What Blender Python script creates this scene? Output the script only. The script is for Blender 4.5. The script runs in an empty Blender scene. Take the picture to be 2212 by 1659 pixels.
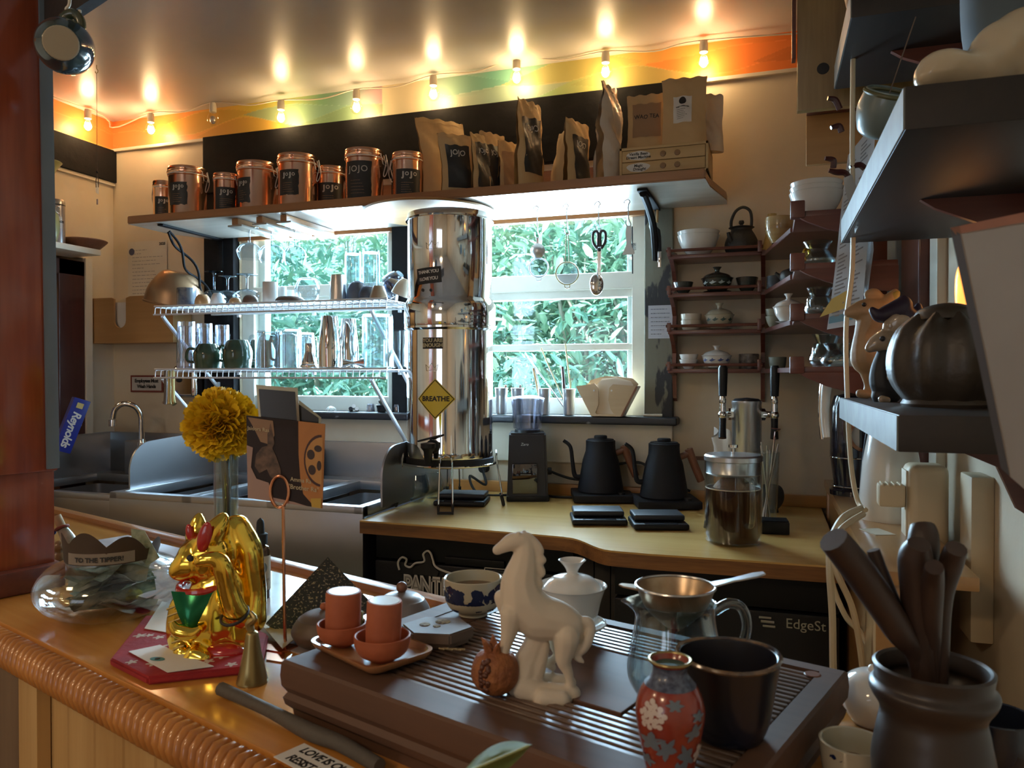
import bpy, bmesh, math, random
from mathutils import Vector, Matrix, Euler
random.seed(7)
PI = math.pi
C = bpy.context.scene.collection
SC = bpy.context.scene
# ---------------------------------------------------------------- camera, world, light, exposure
TH = math.radians(18.43); PITCH = math.radians(0.6); FPX = 1660.0; CX, CY = 1106.0, 829.5
CAM = Vector((0, 0, 1.45))
cd = bpy.data.cameras.new('camera'); cam = bpy.data.objects.new('camera', cd); C.objects.link(cam)
cam.location = CAM; cam.rotation_euler = (PI/2 - PITCH, 0, TH)
cd.sensor_width = 36; cd.lens = 36*FPX/2212; cd.clip_start = 0.02; cd.clip_end = 100
cd.dof.use_dof = True; cd.dof.focus_distance = 2.0; cd.dof.aperture_fstop = 12
SC.camera = cam
SC.view_settings.view_transform = 'Standard'; SC.view_settings.look = 'None'
SC.view_settings.exposure = 0.36; SC.view_settings.gamma = 1.0; SC.view_settings.use_curve_mapping = False
wd = bpy.data.worlds.new('World'); SC.world = wd; wd.use_nodes = True
bg = wd.node_tree.nodes['Background']; bg.inputs[0].default_value = (0.42, 0.80, 1.0, 1); bg.inputs[1].default_value = 1.8
def light(name, kind, loc, power, col, size=0.1, rot=(0,0,0), sizey=None):
    l = bpy.data.lights.new(name, kind); o = bpy.data.objects.new(name, l); C.objects.link(o)
    o.location = loc; o.rotation_euler = rot; l.energy = power; l.color = col
    if kind == 'AREA':
        l.size = size
        if sizey: l.shape = 'RECTANGLE'; l.size_y = sizey
    elif kind == 'SUN': l.angle = size
    else: l.shadow_soft_size = size
    return o
sun = light('sun', 'SUN', (0,-3,8), 7.5, (1, .97, .88), 0.02, rot=(math.radians(38), 0, math.radians(-25)))
for wx0, wx1 in ((-1.93, -1.25), (-1.21, -.37)):          # daylight portals in the two window openings
    p = light('window_portal', 'AREA', ((wx0+wx1)/2, 2.62, 1.66), 1, (1,1,1), wx1-wx0, rot=(-PI/2,0,0), sizey=.75)
    p.data.cycles.is_portal = True
# added soft cool area lamps outside the panes, standing in for skylight
for wx0, wx1, w in ((-1.93, -1.25, 48), (-1.21, -.37, 70)):
    light('window_fill', 'AREA', ((wx0+wx1)/2, 2.75, 1.7), w, (.60,.80,1), wx1-wx0, rot=(-PI/2+.15,0,0), sizey=.75).data.spread = 2.6
# ---------------------------------------------------------------- pixel -> place
_f = Vector((-math.sin(TH)*math.cos(PITCH), math.cos(TH)*math.cos(PITCH), -math.sin(PITCH)))
_r = Vector((math.cos(TH), math.sin(TH), 0)); _u = _r.cross(_f)
def ray(px, py): return _f + _r*((px-CX)/FPX) + _u*((CY-py)/FPX)
def WY(px, py, Y): d = ray(px, py); return CAM + d*(Y/d.y)
def WX(px, py, X): d = ray(px, py); return CAM + d*(X/d.x)
def WZ(px, py, z): d = ray(px, py); return CAM + d*((z-CAM.z)/d.z)
def WD(px, py, D): return CAM + ray(px, py)*D
def depth(p): return (Vector(p)-CAM).dot(_f)
def MPP(p): return depth(p)/FPX            # metres per pixel there
# ---------------------------------------------------------------- materials
def new_mat(name):
    m = bpy.data.materials.new(name); m.use_nodes = True
    nt = m.node_tree; b = nt.nodes['Principled BSDF']; return m, nt, b
def mat(name, col, rough=.5, metal=0., col2=None, scale=8., bump=0., bscale=40., stretch=(1,1,1), emit=0., coat=0., sub=0., lo=.35, hi=.65, detail=4, spec=.5):
    m, nt, b = new_mat(name)
    b.inputs['Base Color'].default_value = (*col, 1); b.inputs['Roughness'].default_value = rough
    b.inputs['Metallic'].default_value = metal; b.inputs['Coat Weight'].default_value = coat
    b.inputs['Coat Roughness'].default_value = .08; b.inputs['Specular IOR Level'].default_value = spec
    if sub: b.inputs['Subsurface Weight'].default_value = sub; b.inputs['Subsurface Radius'].default_value = (.01,.006,.004)
    N = nt.nodes.new; L = nt.links.new
    tc = N('ShaderNodeTexCoord'); mp = N('ShaderNodeMapping'); L(tc.outputs['Object'], mp.inputs[0])
    mp.inputs['Scale'].default_value = stretch
    if col2 is None: col2 = tuple(c*.88 for c in col)
    no = N('ShaderNodeTexNoise'); no.inputs['Scale'].default_value = scale; no.inputs['Detail'].default_value = detail
    L(mp.outputs[0], no.inputs['Vector'])
    cr = N('ShaderNodeValToRGB'); cr.color_ramp.elements[0].position = lo; cr.color_ramp.elements[1].position = hi
    cr.color_ramp.elements[0].color = (*col2, 1); cr.color_ramp.elements[1].color = (*col, 1)
    L(no.outputs['Fac'], cr.inputs[0]); L(cr.outputs[0], b.inputs['Base Color'])
    if bump:
        n2 = N('ShaderNodeTexNoise'); n2.inputs['Scale'].default_value = bscale; n2.inputs['Detail'].default_value = 3
        L(mp.outputs[0], n2.inputs['Vector'])
        bp = N('ShaderNodeBump'); bp.inputs['Strength'].default_value = bump; bp.inputs['Distance'].default_value = .004
        L(n2.outputs['Fac'], bp.inputs['Height']); L(bp.outputs[0], b.inputs['Normal'])
    if emit:
        b.inputs['Emission Color'].default_value = (*col, 1); b.inputs['Emission Strength'].default_value = emit
    return m
def wood(name, c1, c2, axis='x', scale=14., rough=.38, coat=0., ring=0., bump=.15):
    """plank grain running along one local axis"""
    st = {'x':(.07,1,1), 'y':(1,.07,1), 'z':(1,1,.07)}[axis]
    m, nt, b = new_mat(name); N = nt.nodes.new; L = nt.links.new
    tc = N('ShaderNodeTexCoord'); mp = N('ShaderNodeMapping'); mp.inputs['Scale'].default_value = st
    L(tc.outputs['Object'], mp.inputs[0])
    n1 = N('ShaderNodeTexNoise'); n1.inputs['Scale'].default_value = scale; n1.inputs['Detail'].default_value = 6; n1.inputs['Distortion'].default_value = ring
    n2 = N('ShaderNodeTexNoise'); n2.inputs['Scale'].default_value = scale*9; n2.inputs['Detail'].default_value = 2
    L(mp.outputs[0], n1.inputs['Vector']); L(mp.outputs[0], n2.inputs['Vector'])
    mx = N('ShaderNodeMix'); mx.data_type = 'FLOAT'; mx.inputs[0].default_value = .28
    L(n1.outputs['Fac'], mx.inputs[2]); L(n2.outputs['Fac'], mx.inputs[3])
    cr = N('ShaderNodeValToRGB'); cr.color_ramp.elements[0].position = .36; cr.color_ramp.elements[1].position = .64
    cr.color_ramp.elements[0].color = (*c2,1); cr.color_ramp.elements[1].color = (*c1,1)
    L(mx.outputs[0], cr.inputs[0]); L(cr.outputs[0], b.inputs['Base Color'])
    b.inputs['Roughness'].default_value = rough; b.inputs['Coat Weight'].default_value = coat; b.inputs['Coat Roughness'].default_value = .12
    bp = N('ShaderNodeBump'); bp.inputs['Strength'].default_value = bump; bp.inputs['Distance'].default_value = .002
    L(mx.outputs[0], bp.inputs['Height']); L(bp.outputs[0], b.inputs['Normal'])
    return m
def thinglass(name, tint=(.93,.97,.98), edge=.75, base=.05, rough=.02, gcol=(1,1,1)):
    """thin-walled glass: see-through, mirror-like at grazing angles"""
    m = bpy.data.materials.new(name); m.use_nodes = True; nt = m.node_tree; nt.nodes.clear(); N = nt.nodes.new; L = nt.links.new
    out = N('ShaderNodeOutputMaterial'); mix = N('ShaderNodeMixShader'); tr = N('ShaderNodeBsdfTransparent'); gl = N('ShaderNodeBsdfGlossy')
    tr.inputs[0].default_value = (*tint,1); gl.inputs['Roughness'].default_value = rough; gl.inputs[0].default_value = (*gcol,1)
    lw = N('ShaderNodeLayerWeight'); lw.inputs[0].default_value = .5
    pw = N('ShaderNodeMath'); pw.operation = 'POWER'; pw.inputs[1].default_value = 2.6; L(lw.outputs['Facing'], pw.inputs[0])
    ma = N('ShaderNodeMath'); ma.operation = 'MULTIPLY_ADD'; ma.inputs[1].default_value = edge; ma.inputs[2].default_value = base
    L(pw.outputs[0], ma.inputs[0]); L(ma.outputs[0], mix.inputs[0]); L(tr.outputs[0], mix.inputs[1]); L(gl.outputs[0], mix.inputs[2])
    L(mix.outputs[0], out.inputs[0]); return m
def vcol_mat(name, rough=.5, coat=0.):
    m, nt, b = new_mat(name); a = nt.nodes.new('ShaderNodeVertexColor'); a.layer_name = 'col'
    nt.links.new(a.outputs[0], b.inputs['Base Color']); b.inputs['Roughness'].default_value = rough; b.inputs['Coat Weight'].default_value = coat
    return m
M = {}
M['wall'] = mat('wall_paint', (.68,.58,.43), .75, col2=(.60,.50,.36), scale=3, bump=.25, bscale=30)
M['ceil'] = mat('ceiling_paint', (.52,.50,.48), .32, scale=2, bump=.05, bscale=14, spec=.6)
M['black'] = mat('black_paint', (.010,.0095,.011), .75, col2=(.007,.007,.008), scale=20, bump=.3, spec=.2)
M['peel'] = mat('peeling_black_paint', (.022,.023,.026), .6, col2=(.17,.165,.12), scale=15, stretch=(1,1,.35), lo=.52, hi=.55, bump=.5, detail=8)
M['sillp'] = mat('chipped_sill_paint', (.012,.014,.02), .42, col2=(.30,.32,.34), scale=14, lo=.27, hi=.30, bump=.3)
M['whitep'] = mat('white_window_paint', (.72,.70,.62), .45, col2=(.62,.60,.52), scale=6, bump=.1)
M['cream'] = mat('cream_board', (.74,.66,.52), .55, scale=4, bump=.15)
M['floor'] = wood('floor_boards', (.16,.09,.05), (.08,.045,.025), 'x', 6)
M['pane'] = thinglass('window_glass', (.93,.985,1.0), .35, .03)
def dusty(m, amt):
    nt = m.node_tree; o = [n for n in nt.nodes if n.type == 'OUTPUT_MATERIAL'][0]; src = o.inputs[0].links[0].from_socket
    t = nt.nodes.new('ShaderNodeBsdfTranslucent'); t.inputs[0].default_value = (.75,.9,1,1); x = nt.nodes.new('ShaderNodeMixShader'); x.inputs[0].default_value = amt
    nt.links.new(src, x.inputs[1]); nt.links.new(t.outputs[0], x.inputs[2]); nt.links.new(x.outputs[0], o.inputs[0])

M['glass'] = thinglass('clear_glass', (.92,.955,.965), .75, .06, gcol=(.80,.84,.88))
M['bowlglass'] = thinglass('bowl_glass', (.95,.97,.97), .5, .05)
M['stemglass'] = thinglass('stemware_glass', (.90,.94,.96), .95, .07, .03, (.42,.50,.56))
M['glass2'] = thinglass('thick_glass', (.80,.88,.90), .85, .10)
M['plast'] = thinglass('clear_plastic', (.74,.75,.80), .5, .12, .12, (.8,.78,.8))
M['steel'] = mat('brushed_steel', (.62,.62,.63), .28, .95, scale=6, stretch=(1,1,.2))
M['sink'] = mat('sink_steel', (.42,.43,.45), .33, .9, scale=3, col2=(.36,.37,.39))
M['chrome'] = mat('polished_steel', (.78,.77,.75), .06, 1.)
M['wire'] = mat('white_coated_wire', (.72,.73,.76), .3)
M['copper'] = mat('polished_copper', (.95,.60,.42), .18, 1., col2=(.88,.50,.33), scale=3)
M['copper2'] = mat('rose_copper', (.85,.42,.26), .18, 1.)
M['label'] = mat('black_label', (.016,.018,.02), .4, col2=(.03,.032,.034), scale=16)
M['inkw'] = mat('pale_ink', (.62,.62,.58), .6)
M['inkk'] = mat('black_ink', (.02,.02,.022), .6)
M['paper'] = mat('white_paper', (.74,.72,.68), .8)
M['kraft'] = mat('kraft_paper', (.62,.43,.22), .7, col2=(.54,.36,.17), scale=5, bump=.35, bscale=18)
M['kraft2'] = mat('dark_kraft_paper', (.36,.22,.12), .7, bump=.3, bscale=18)
M['foil'] = mat('pale_glossy_foil', (.70,.62,.52), .25, .15, bump=.9, bscale=22)
M['shelfw'] = wood('shelf_wood', (.40,.19,.07), (.30,.13,.045), 'x', 10, .35, .3)
M['shelfu'] = wood('shelf_window_sheen', (.42,.38,.33), (.33,.29,.24), 'x', 6, .22, .5)  # pale tone imitates window light reflected by the glossy wood
M['ply'] = wood('plywood_counter', (.76,.49,.17), (.64,.38,.12), 'x', 5, .26, .5)
M['plyedge'] = wood('plywood_edge', (.34,.15,.045), (.16,.07,.025), 'x', 30, .5)
M['bar'] = wood('varnished_bar_top', (.60,.27,.06), (.44,.17,.03), 'x', 7, .22, .8, ring=.6)
M['barlip'] = wood('bar_lip', (.46,.19,.05), (.34,.12,.03), 'x', 9, .3, .5)
M['rope'] = mat('turned_rope_molding', (.56,.23,.05), .3, coat=.5, scale=12, col2=(.42,.16,.035))
M['pine'] = wood('pine_beadboard', (.58,.37,.15), (.45,.26,.09), 'z', 9, .5, .1)
M['redwood'] = wood('red_stained_post', (.36,.075,.026), (.16,.028,.011), 'z', 8, .22, .8)
M['darkred'] = wood('dark_red_wood', (.15,.04,.022), (.09,.022,.014), 'x', 12, .35, .3)
M['darkdoor'] = wood('dark_red_door', (.075,.015,.014), (.04,.008,.008), 'z', 8, .35, .3)
M['bamboo'] = wood('bamboo_board', (.46,.26,.10), (.38,.20,.07), 'x', 9, .5)
M['blackpl'] = mat('black_plastic', (.010,.011,.014), .4, spec=.3)
M['matteblack'] = mat('matte_black_coating', (.012,.013,.018), .6, bump=.08, bscale=200, spec=.25)
M['darkbrown'] = wood('espresso_shelf', (.022,.014,.009), (.012,.007,.005), 'y', 14, .5)
M['white'] = mat('white_porcelain', (.78,.76,.72), .12, coat=.5)
M['cer_cream'] = mat('cream_ceramic', (.62,.54,.42), .3, coat=.3)
M['green'] = mat('green_glaze', (.045,.10,.06), .12, coat=.7, col2=(.02,.05,.035), scale=10)
M['terra'] = mat('terracotta', (.42,.11,.045), .6, col2=(.36,.09,.035), scale=40)
M['clay'] = mat('brown_clay', (.14,.095,.07), .5, bump=.1)
M['walnut'] = wood('walnut', (.22,.09,.05), (.15,.06,.03), 'z', 16, .45)
M['brass'] = mat('aged_brass', (.42,.33,.14), .34, .9, col2=(.28,.22,.10), scale=7)
M['gold'] = mat('gold_plated', (1.0,.72,.12), .13, 1., col2=(.95,.62,.08), scale=6)
M['rubber'] = mat('black_rubber', (.012,.012,.012), .7)
M['cord'] = mat('cream_cord', (.66,.55,.38), .45)
M['adapter'] = mat('cream_plastic', (.66,.54,.36), .45)
# ---------------------------------------------------------------- mesh helpers
def fin(name, bm, m, parent=None, smooth=True, sharp=None, mw=None, kind=None):
    me = bpy.data.meshes.new(name)
    bmesh.ops.recalc_face_normals(bm, faces=bm.faces)
    if mw is not None: bmesh.ops.transform(bm, matrix=mw, verts=bm.verts)
    if smooth:
        for f in bm.faces: f.smooth = True
        lim = math.radians(sharp or 38)
        for e in bm.edges:
            if len(e.link_faces) == 2 and e.calc_face_angle(0) > lim: e.smooth = False
    bm.to_mesh(me); bm.free()
    o = bpy.data.objects.new(name, me); C.objects.link(o)
    for x in (m if isinstance(m, (list, tuple)) else [m]): me.materials.append(x)
    if parent: o.parent = parent
    if kind: o['kind'] = kind
    return o
def part(name, bm, m, parent, label=None, **k):
    o = fin(name, bm, m, parent, **k)
    if label: o['label'] = label
    return o
def struct(name, bm, m, **k): return fin(name, bm, m, kind='structure', smooth=k.pop('smooth', False), **k)
def tag(o, label, cat, group=None, kind=None):
    o['label'] = label; o['category'] = cat
    if group: o['group'] = group
    if kind: o['kind'] = kind
    return o
def thing(name, label, cat, loc=(0,0,0), rz=0., group=None, rot=None):
    o = bpy.data.objects.new(name, None); C.objects.link(o); o.empty_display_size = .02
    o.location = loc; o.rotation_euler = rot if rot else (0,0,rz)
    return tag(o, label, cat, group)
def single(name, bm, m, label, cat, loc=(0,0,0), rz=0., group=None, rot=None, **k):
    o = fin(name, bm, m, **k); o.location = loc; o.rotation_euler = rot if rot else (0,0,rz)
    return tag(o, label, cat, group)
def tx(bm, mtx, verts=None): bmesh.ops.transform(bm, matrix=mtx, verts=verts or bm.verts); return bm
def TR(x=0,y=0,z=0, rx=0,ry=0,rz=0): return Matrix.Translation((x,y,z)) @ Euler((rx,ry,rz)).to_matrix().to_4x4()
def join(*bms):
    a = bms[0]
    for b in bms[1:]:
        me = bpy.data.meshes.new('t'); b.to_mesh(me); a.from_mesh(me); bpy.data.meshes.remove(me); b.free()
    return a
def box(x0,x1,y0,y1,z0,z1, bev=0., bm=None, seg=2):
    b = bmesh.new(); bmesh.ops.create_cube(b, size=1)
    bmesh.ops.transform(b, matrix=Matrix.Translation(((x0+x1)/2,(y0+y1)/2,(z0+z1)/2)) @ Matrix.Diagonal((abs(x1-x0),abs(y1-y0),abs(z1-z0),1)), verts=b.verts)
    if bev: bmesh.ops.bevel(b, geom=list(b.edges), offset=bev, segments=seg, affect='EDGES', profile=.6)
    return join(bm, b) if bm is not None else b
def prism(pts, z0, z1, bev=0., bm=None):
    """polygon in x,y extruded in z"""
    b = bmesh.new(); vs = [b.verts.new((x,y,z0)) for x,y in pts]; f = b.faces.new(vs)
    r = bmesh.ops.extrude_face_region(b, geom=[f]); vv = [g for g in r['geom'] if isinstance(g, bmesh.types.BMVert)]
    bmesh.ops.translate(b, verts=vv, vec=(0,0,z1-z0))
    if bev: bmesh.ops.bevel(b, geom=list(b.edges), offset=bev, segments=2, affect='EDGES')
    return join(bm, b) if bm is not None else b
def lathe(prof, seg=32, bm=None, closed=False):
    b = bm or bmesh.new(); rings = []
    for r, z in prof:
        if r < 1e-6: rings.append([b.verts.new((0,0,z))])
        else: rings.append([b.verts.new((r*math.cos(2*PI*i/seg), r*math.sin(2*PI*i/seg), z)) for i in range(seg)])
    pairs = list(zip(rings, rings[1:]))
    if closed: pairs.append((rings[-1], rings[0]))
    for a, c in pairs:
        for i in range(seg):
            j = (i+1) % seg
            if len(a) == 1 and len(c) == 1: continue
            if len(a) == 1: b.faces.new((a[0], c[i], c[j]))
            elif len(c) == 1: b.faces.new((a[i], a[j], c[0]))
            else: b.faces.new((a[i], a[j], c[j], c[i]))
    return b
def smoothprof(pts, n=6):
    """Catmull-Rom through profile points"""
    out = []
    for i in range(len(pts)-1):
        p0 = pts[max(i-1,0)]; p1 = pts[i]; p2 = pts[i+1]; p3 = pts[min(i+2,len(pts)-1)]
        for k in range(n):
            t = k/n
            out.append(tuple(.5*((2*p1[j]) + (-p0[j]+p2[j])*t + (2*p0[j]-5*p1[j]+4*p2[j]-p3[j])*t*t + (-p0[j]+3*p1[j]-3*p2[j]+p3[j])*t**3) for j in range(len(p1))))
    out.append(tuple(pts[-1])); return out
def vessel(prof, t=.003, floor=None, seg=32, n=5, sm=True):
    """thick-walled cup: prof is the outside from the foot up to the rim"""
    o = smoothprof(prof, n) if sm else list(prof)
    o = [(max(r,0),z) for r,z in o]
    fl = floor if floor is not None else o[0][1]+t*1.6
    inner = [(max(r-t,.0005), z) for r,z in o if z > fl+1e-4]
    inner = inner[::-1]
    rim = [(o[-1][0]-t*.5, o[-1][1]+t*.35)]
    return lathe([(0,o[0][1])] + o + rim + inner + [(inner[-1][0]*.9, fl), (0, fl)], seg)
def tube(pts, r, seg=8, sm=0, bm=None, cap=True, closed=False):
    b = bm or bmesh.new(); P = [Vector(p) for p in pts]
    rs = list(r) if isinstance(r, (list,tuple)) else [r]*len(P)
    if sm:
        Q = smoothprof([(p.x,p.y,p.z,rr) for p,rr in zip(P,rs)], sm); P = [Vector(q[:3]) for q in Q]; rs = [q[3] for q in Q]
    n = len(P); rings = []; up = None
    for i in range(n):
        if closed: d = P[(i+1)%n]-P[i-1]
        else: d = P[min(i+1,n-1)]-P[max(i-1,0)]
        if d.length < 1e-9: d = Vector((0,0,1))
        d.normalize()
        if up is None:
            up = Vector((0,0,1)) if abs(d.z) < .9 else Vector((1,0,0))
        s = d.cross(up)
        if s.length < 1e-4: s = d.orthogonal()
        s.normalize(); up = s.cross(d).normalized()
        rings.append([b.verts.new(P[i] + (s*math.cos(2*PI*k/seg)+up*math.sin(2*PI*k/seg))*rs[i]) for k in range(seg)])
    for a in range(n if closed else n-1):
        A, B = rings[a], rings[(a+1)%n]
        for k in range(seg):
            j = (k+1)%seg; b.faces.new((A[k],A[j],B[j],B[k]))
    if cap and not closed:
        b.faces.new(rings[0][::-1]); b.faces.new(rings[-1])
    return b
def ball(c, rx, ry=None, rz=None, u=20, v=12, bm=None, rot=None):
    b = bmesh.new(); bmesh.ops.create_uvsphere(b, u_segments=u, v_segments=v, radius=1)
    m = Matrix.Translation(c) @ (Euler(rot).to_matrix().to_4x4() if rot else Matrix()) @ Matrix.Diagonal((rx, ry or rx, rz or rx, 1))
    tx(b, m); return join(bm, b) if bm is not None else b
def ring(c, R, r, axis='z', seg=32, bm=None):
    pts = []
    for i in range(seg):
        a = 2*PI*i/seg; x, y = R*math.cos(a), R*math.sin(a)
        pts.append({'z':(x,y,0),'y':(x,0,y),'x':(0,x,y)}[axis])
    pts = [Vector(p)+Vector(c) for p in pts]
    return tube(pts, r, 8, bm=bm, closed=True)
def grid(fn, nu, nv, bm=None, thick=0.):
    b = bm or bmesh.new(); V = [[b.verts.new(fn(i/nu, j/nv)) for j in range(nv+1)] for i in range(nu+1)]
    for i in range(nu):
        for j in range(nv): b.faces.new((V[i][j],V[i+1][j],V[i+1][j+1],V[i][j+1]))
    if thick: bmesh.ops.solidify(b, geom=list(b.faces), thickness=thick)
    return b
def colour(o, fn):
    """paint pattern: fn(world/local co) -> rgb on a colour attribute"""
    me = o.data; a = me.color_attributes.new('col', 'FLOAT_COLOR', 'POINT')
    for i, v in enumerate(me.vertices): a.data[i].color = (*fn(v.co), 1)
def text_bm(s, size, align='CENTER', ext=.0002, font_space=1., shear=0., bold=0., line=1.):
    c = bpy.data.curves.new('t', 'FONT'); c.body = s; c.size = size; c.align_x = align; c.align_y = 'CENTER'
    c.extrude = ext; c.resolution_u = 3; c.space_character = font_space; c.shear = shear; c.offset = bold; c.space_line = line
    o = bpy.data.objects.new('t', c); C.objects.link(o)
    dg = bpy.context.evaluated_depsgraph_get(); me = bpy.data.meshes.new_from_object(o.evaluated_get(dg))
    b = bmesh.new(); b.from_mesh(me); bpy.data.objects.remove(o); bpy.data.curves.remove(c); bpy.data.meshes.remove(me)
    return b
FACE_MY = Euler((PI/2,0,0)).to_matrix().to_4x4()        # flat lettering turned to face -y
def bendcyl(bm, R, a0=0., zc=0.):
    """wrap geometry (x across, y up, z out) round a cylinder of radius R, centred on the -y side plus angle a0"""
    for v in bm.verts:
        x, y, z = v.co; a = -PI/2 + a0 + x/R; rr = R+z
        v.co = (rr*math.cos(a), rr*math.sin(a), zc+y)
    return bm
def sheet(w, h, nx=10, ny=1, t=.0003):
    return grid(lambda u,v: ((u-.5)*w, (v-.5)*h, 0), nx, ny, thick=t)
def lines_bm(w, rows, pitch, lh, seed=1, fill=(.5,1)):
    """rows of small print as little bars"""
    rd = random.Random(seed); b = bmesh.new()
    for k in range(rows):
        x = -w/2; end = -w/2 + w*rd.uniform(*fill)
        while x < end:
            ww = min(rd.uniform(.03,.14)*w, end-x+.002)
            vs = [b.verts.new(p) for p in ((x,-k*pitch-lh/2,0),(x+ww,-k*pitch-lh/2,0),(x+ww,-k*pitch+lh/2,0),(x,-k*pitch+lh/2,0))]
            b.faces.new(vs); x += ww + w*.025
    return b
def copy_tree(o, parent=None, loc=None, rz=None, label=None):
    c = o.copy(); C.objects.link(c)
    if parent: c.parent = parent
    for ch in [x for x in o.children]: copy_tree(ch, c)
    if loc is not None: c.location = loc
    if rz is not None: c.rotation_euler = (0,0,rz)
    if label: c['label'] = label
    return c
# ================================================================ THE SETTING
YB, XL, XR, ZC, YF = 2.47, -2.54, .36, 2.485, -2.6
struct('floor', box(XL-1.6, XR, YF, YB, -.05, 0), M['floor'])
struct('ceiling', box(XL-1.6, XR+.1, YF-.1, YB+.5, ZC, ZC+.1), M['ceil'])
w = box(XL-1.6, -1.93, YB, YB+.14, 0, ZC)
box(-.37, XR+.1, YB, YB+.14, 0, ZC, bm=w); box(-1.93, -.37, YB, YB+.14, 0, 1.30, bm=w); box(-1.93, -.37, YB, YB+.14, 2.22, ZC, bm=w)
box(-1.255, -1.205, YB, YB+.14, 1.30, 2.22, bm=w)
struct('wall_back', w, M['wall'])
LD0, LD1, LDZ = 1.55, 2.335, 1.91          # doorway in the left wall
w = box(XL-.1, XL, LD1, YB, 0, ZC); box(XL-.1, XL, YF, LD0, 0, ZC, bm=w); box(XL-.1, XL, LD0, LD1, LDZ, ZC, bm=w)
struct('wall_left', w, M['wall'])
struct('wall_left_outer', box(XL-1.6, XL-1.5, YF, YB, 0, ZC), M['wall'])
struct('wall_right', box(XR, XR+.1, YF, YB, 0, ZC), M['wall'])
struct('wall_front', box(XL-1.6, XR, YF-.1, YF, 0, ZC), M['wall'])
# white painted siding boards below the window
for k, (z0, z1) in enumerate(((1.165, 1.30), (1.06, 1.16))):
    if k == 0: struct('trim_%d' % (k+1), box(-1.95, -.285, YB-.022, YB+.002, z0, z1, .003), M['cream'])
    else: struct('trim_%d' % (k+1), box(-2.0, -1.0, YB-.018, YB+.002, z0-.15, z1, .003), M['cream'])
# window casing in black paint
struct('trim_3', box(-2.066, -.285, YB-.035, YB+.01, 2.15, 2.368, .004), M['black'])
struct('trim_4', box(-2.066, -1.93, YB-.03, YB+.01, 1.30, 2.15, .003), M['black'])
struct('trim_5', box(-1.262, -1.20, YB-.028, YB+.01, 1.30, 2.15, .003), M['black'])
struct('trim_6', box(-.372, -.283, YB-.03, YB+.01, 1.31, 2.15, .004), M['peel'])
struct('trim_7', box(XL, XL+.02, 1.2, YB, 2.235, 2.365, .003), M['black'])
struct('trim_8', box(XL, XL+.012, 1.2, YB, 2.222, 2.237, .002), M['cream'])
struct('trim_9', box(XL, -2.066, YB-.014, YB, 2.36, 2.372, .002), M['cream'])
struct('trim_10', box(-.285, XR, YB-.014, YB, 2.36, 2.372, .002), M['cream'])
# sill
sb = box(-2.08, -.265, YB-.075, YB+.14, 1.296, 1.322, .008, seg=3)
struct('window_sill', sb, M['sillp'])
# windows: frame, rails, panes
def window(n, x0, x1, rails):
    fr = box(x0, x0+.055, YB+.02, YB+.075, 1.32, 2.2, .003); box(x1-.05, x1, YB+.02, YB+.075, 1.32, 2.2, .003, bm=fr)
    box(x0+.05, x1-.045, YB+.025, YB+.07, 1.32, 1.375, .003, bm=fr)
    box(x0, x1, YB+.03, YB+.075, 2.1, 2.2, .003, bm=fr)
    for z, h, d in rails: box(x0+.05, x1-.045, YB+.02+d, YB+.06+d, z, z+h, .004, bm=fr)
    f = struct('window_%d' % n, fr, M['whitep'])
    p = fin('pane', box(x0+.04, x1-.04, YB+.045, YB+.049, 1.35, 2.15), M['pane'], f, smooth=False)
    # inner stop strips at the jambs
    s = box(x0+.055, x0+.085, YB+.05, YB+.085, 1.35, 2.1, .002); box(x1-.07, x1-.05, YB+.05, YB+.085, 1.35, 2.1, .002, bm=s)
    fin('jamb_strip', s, M['whitep'], f, smooth=False)
window(1, -1.93, -1.25, ((1.745, .045, 0), (1.70,.05,.02)))
window(2, -1.215, -.37, ((1.735, .055, 0), (1.71,.03,.02), (1.535, .022, .01)))
# brown plank closing the top of the windows
struct('trim_11', box(-1.93, -.375, YB-.005, YB+.02, 1.965, 2.14, .002), M['shelfw'])
struct('trim_12', box(-1.93, -.375, YB-.012, YB+.02, 2.13, 2.155, .002), M['whitep'])
# ---- painted mural band
STOPS = [(-2.6,(.80,.20,.05)),(-2.2,(.84,.28,.06)),(-2.02,(.80,.42,.07)),(-1.86,(.66,.50,.07)),(-1.70,(.40,.45,.12)),(-1.56,(.18,.36,.20)),(-1.44,(.22,.34,.28)),(-1.335,(.40,.27,.28)),(-1.31,(.40,.27,.28)),(-1.309,(.60,.52,.34)),(-1.121,(.60,.52,.34)),(-1.12,(.42,.26,.27)),(-1.04,(.33,.33,.24)),(-.9,(.15,.38,.29)),(-.76,(.17,.38,.26)),(-.66,(.32,.40,.15)),(-.5,(.48,.43,.12)),(-.38,(.68,.38,.08)),(-.25,(.86,.32,.06)),(0.,(.86,.22,.04)),(.5,(.86,.20,.04))]
def band(x):
    for (a,ca),(b,cb) in zip(STOPS, STOPS[1:]):
        if a <= x <= b:
            t = (x-a)/(b-a); return tuple(p*(1-t)+q*t for p,q in zip(ca,cb))
    return STOPS[-1][1]
PET = [(-2.42,.22,.30),(-2.12,.26,.62),(-1.90,.22,.15),(-1.66,.24,.55),(-1.45,.20,.25),(-1.02,.20,.75),(-.86,.24,.35),(-.62,.24,.70),(-.40,.22,.25),(-.12,.26,.6),(.2,.25,.4),(-2.34,.1,.9)]
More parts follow.
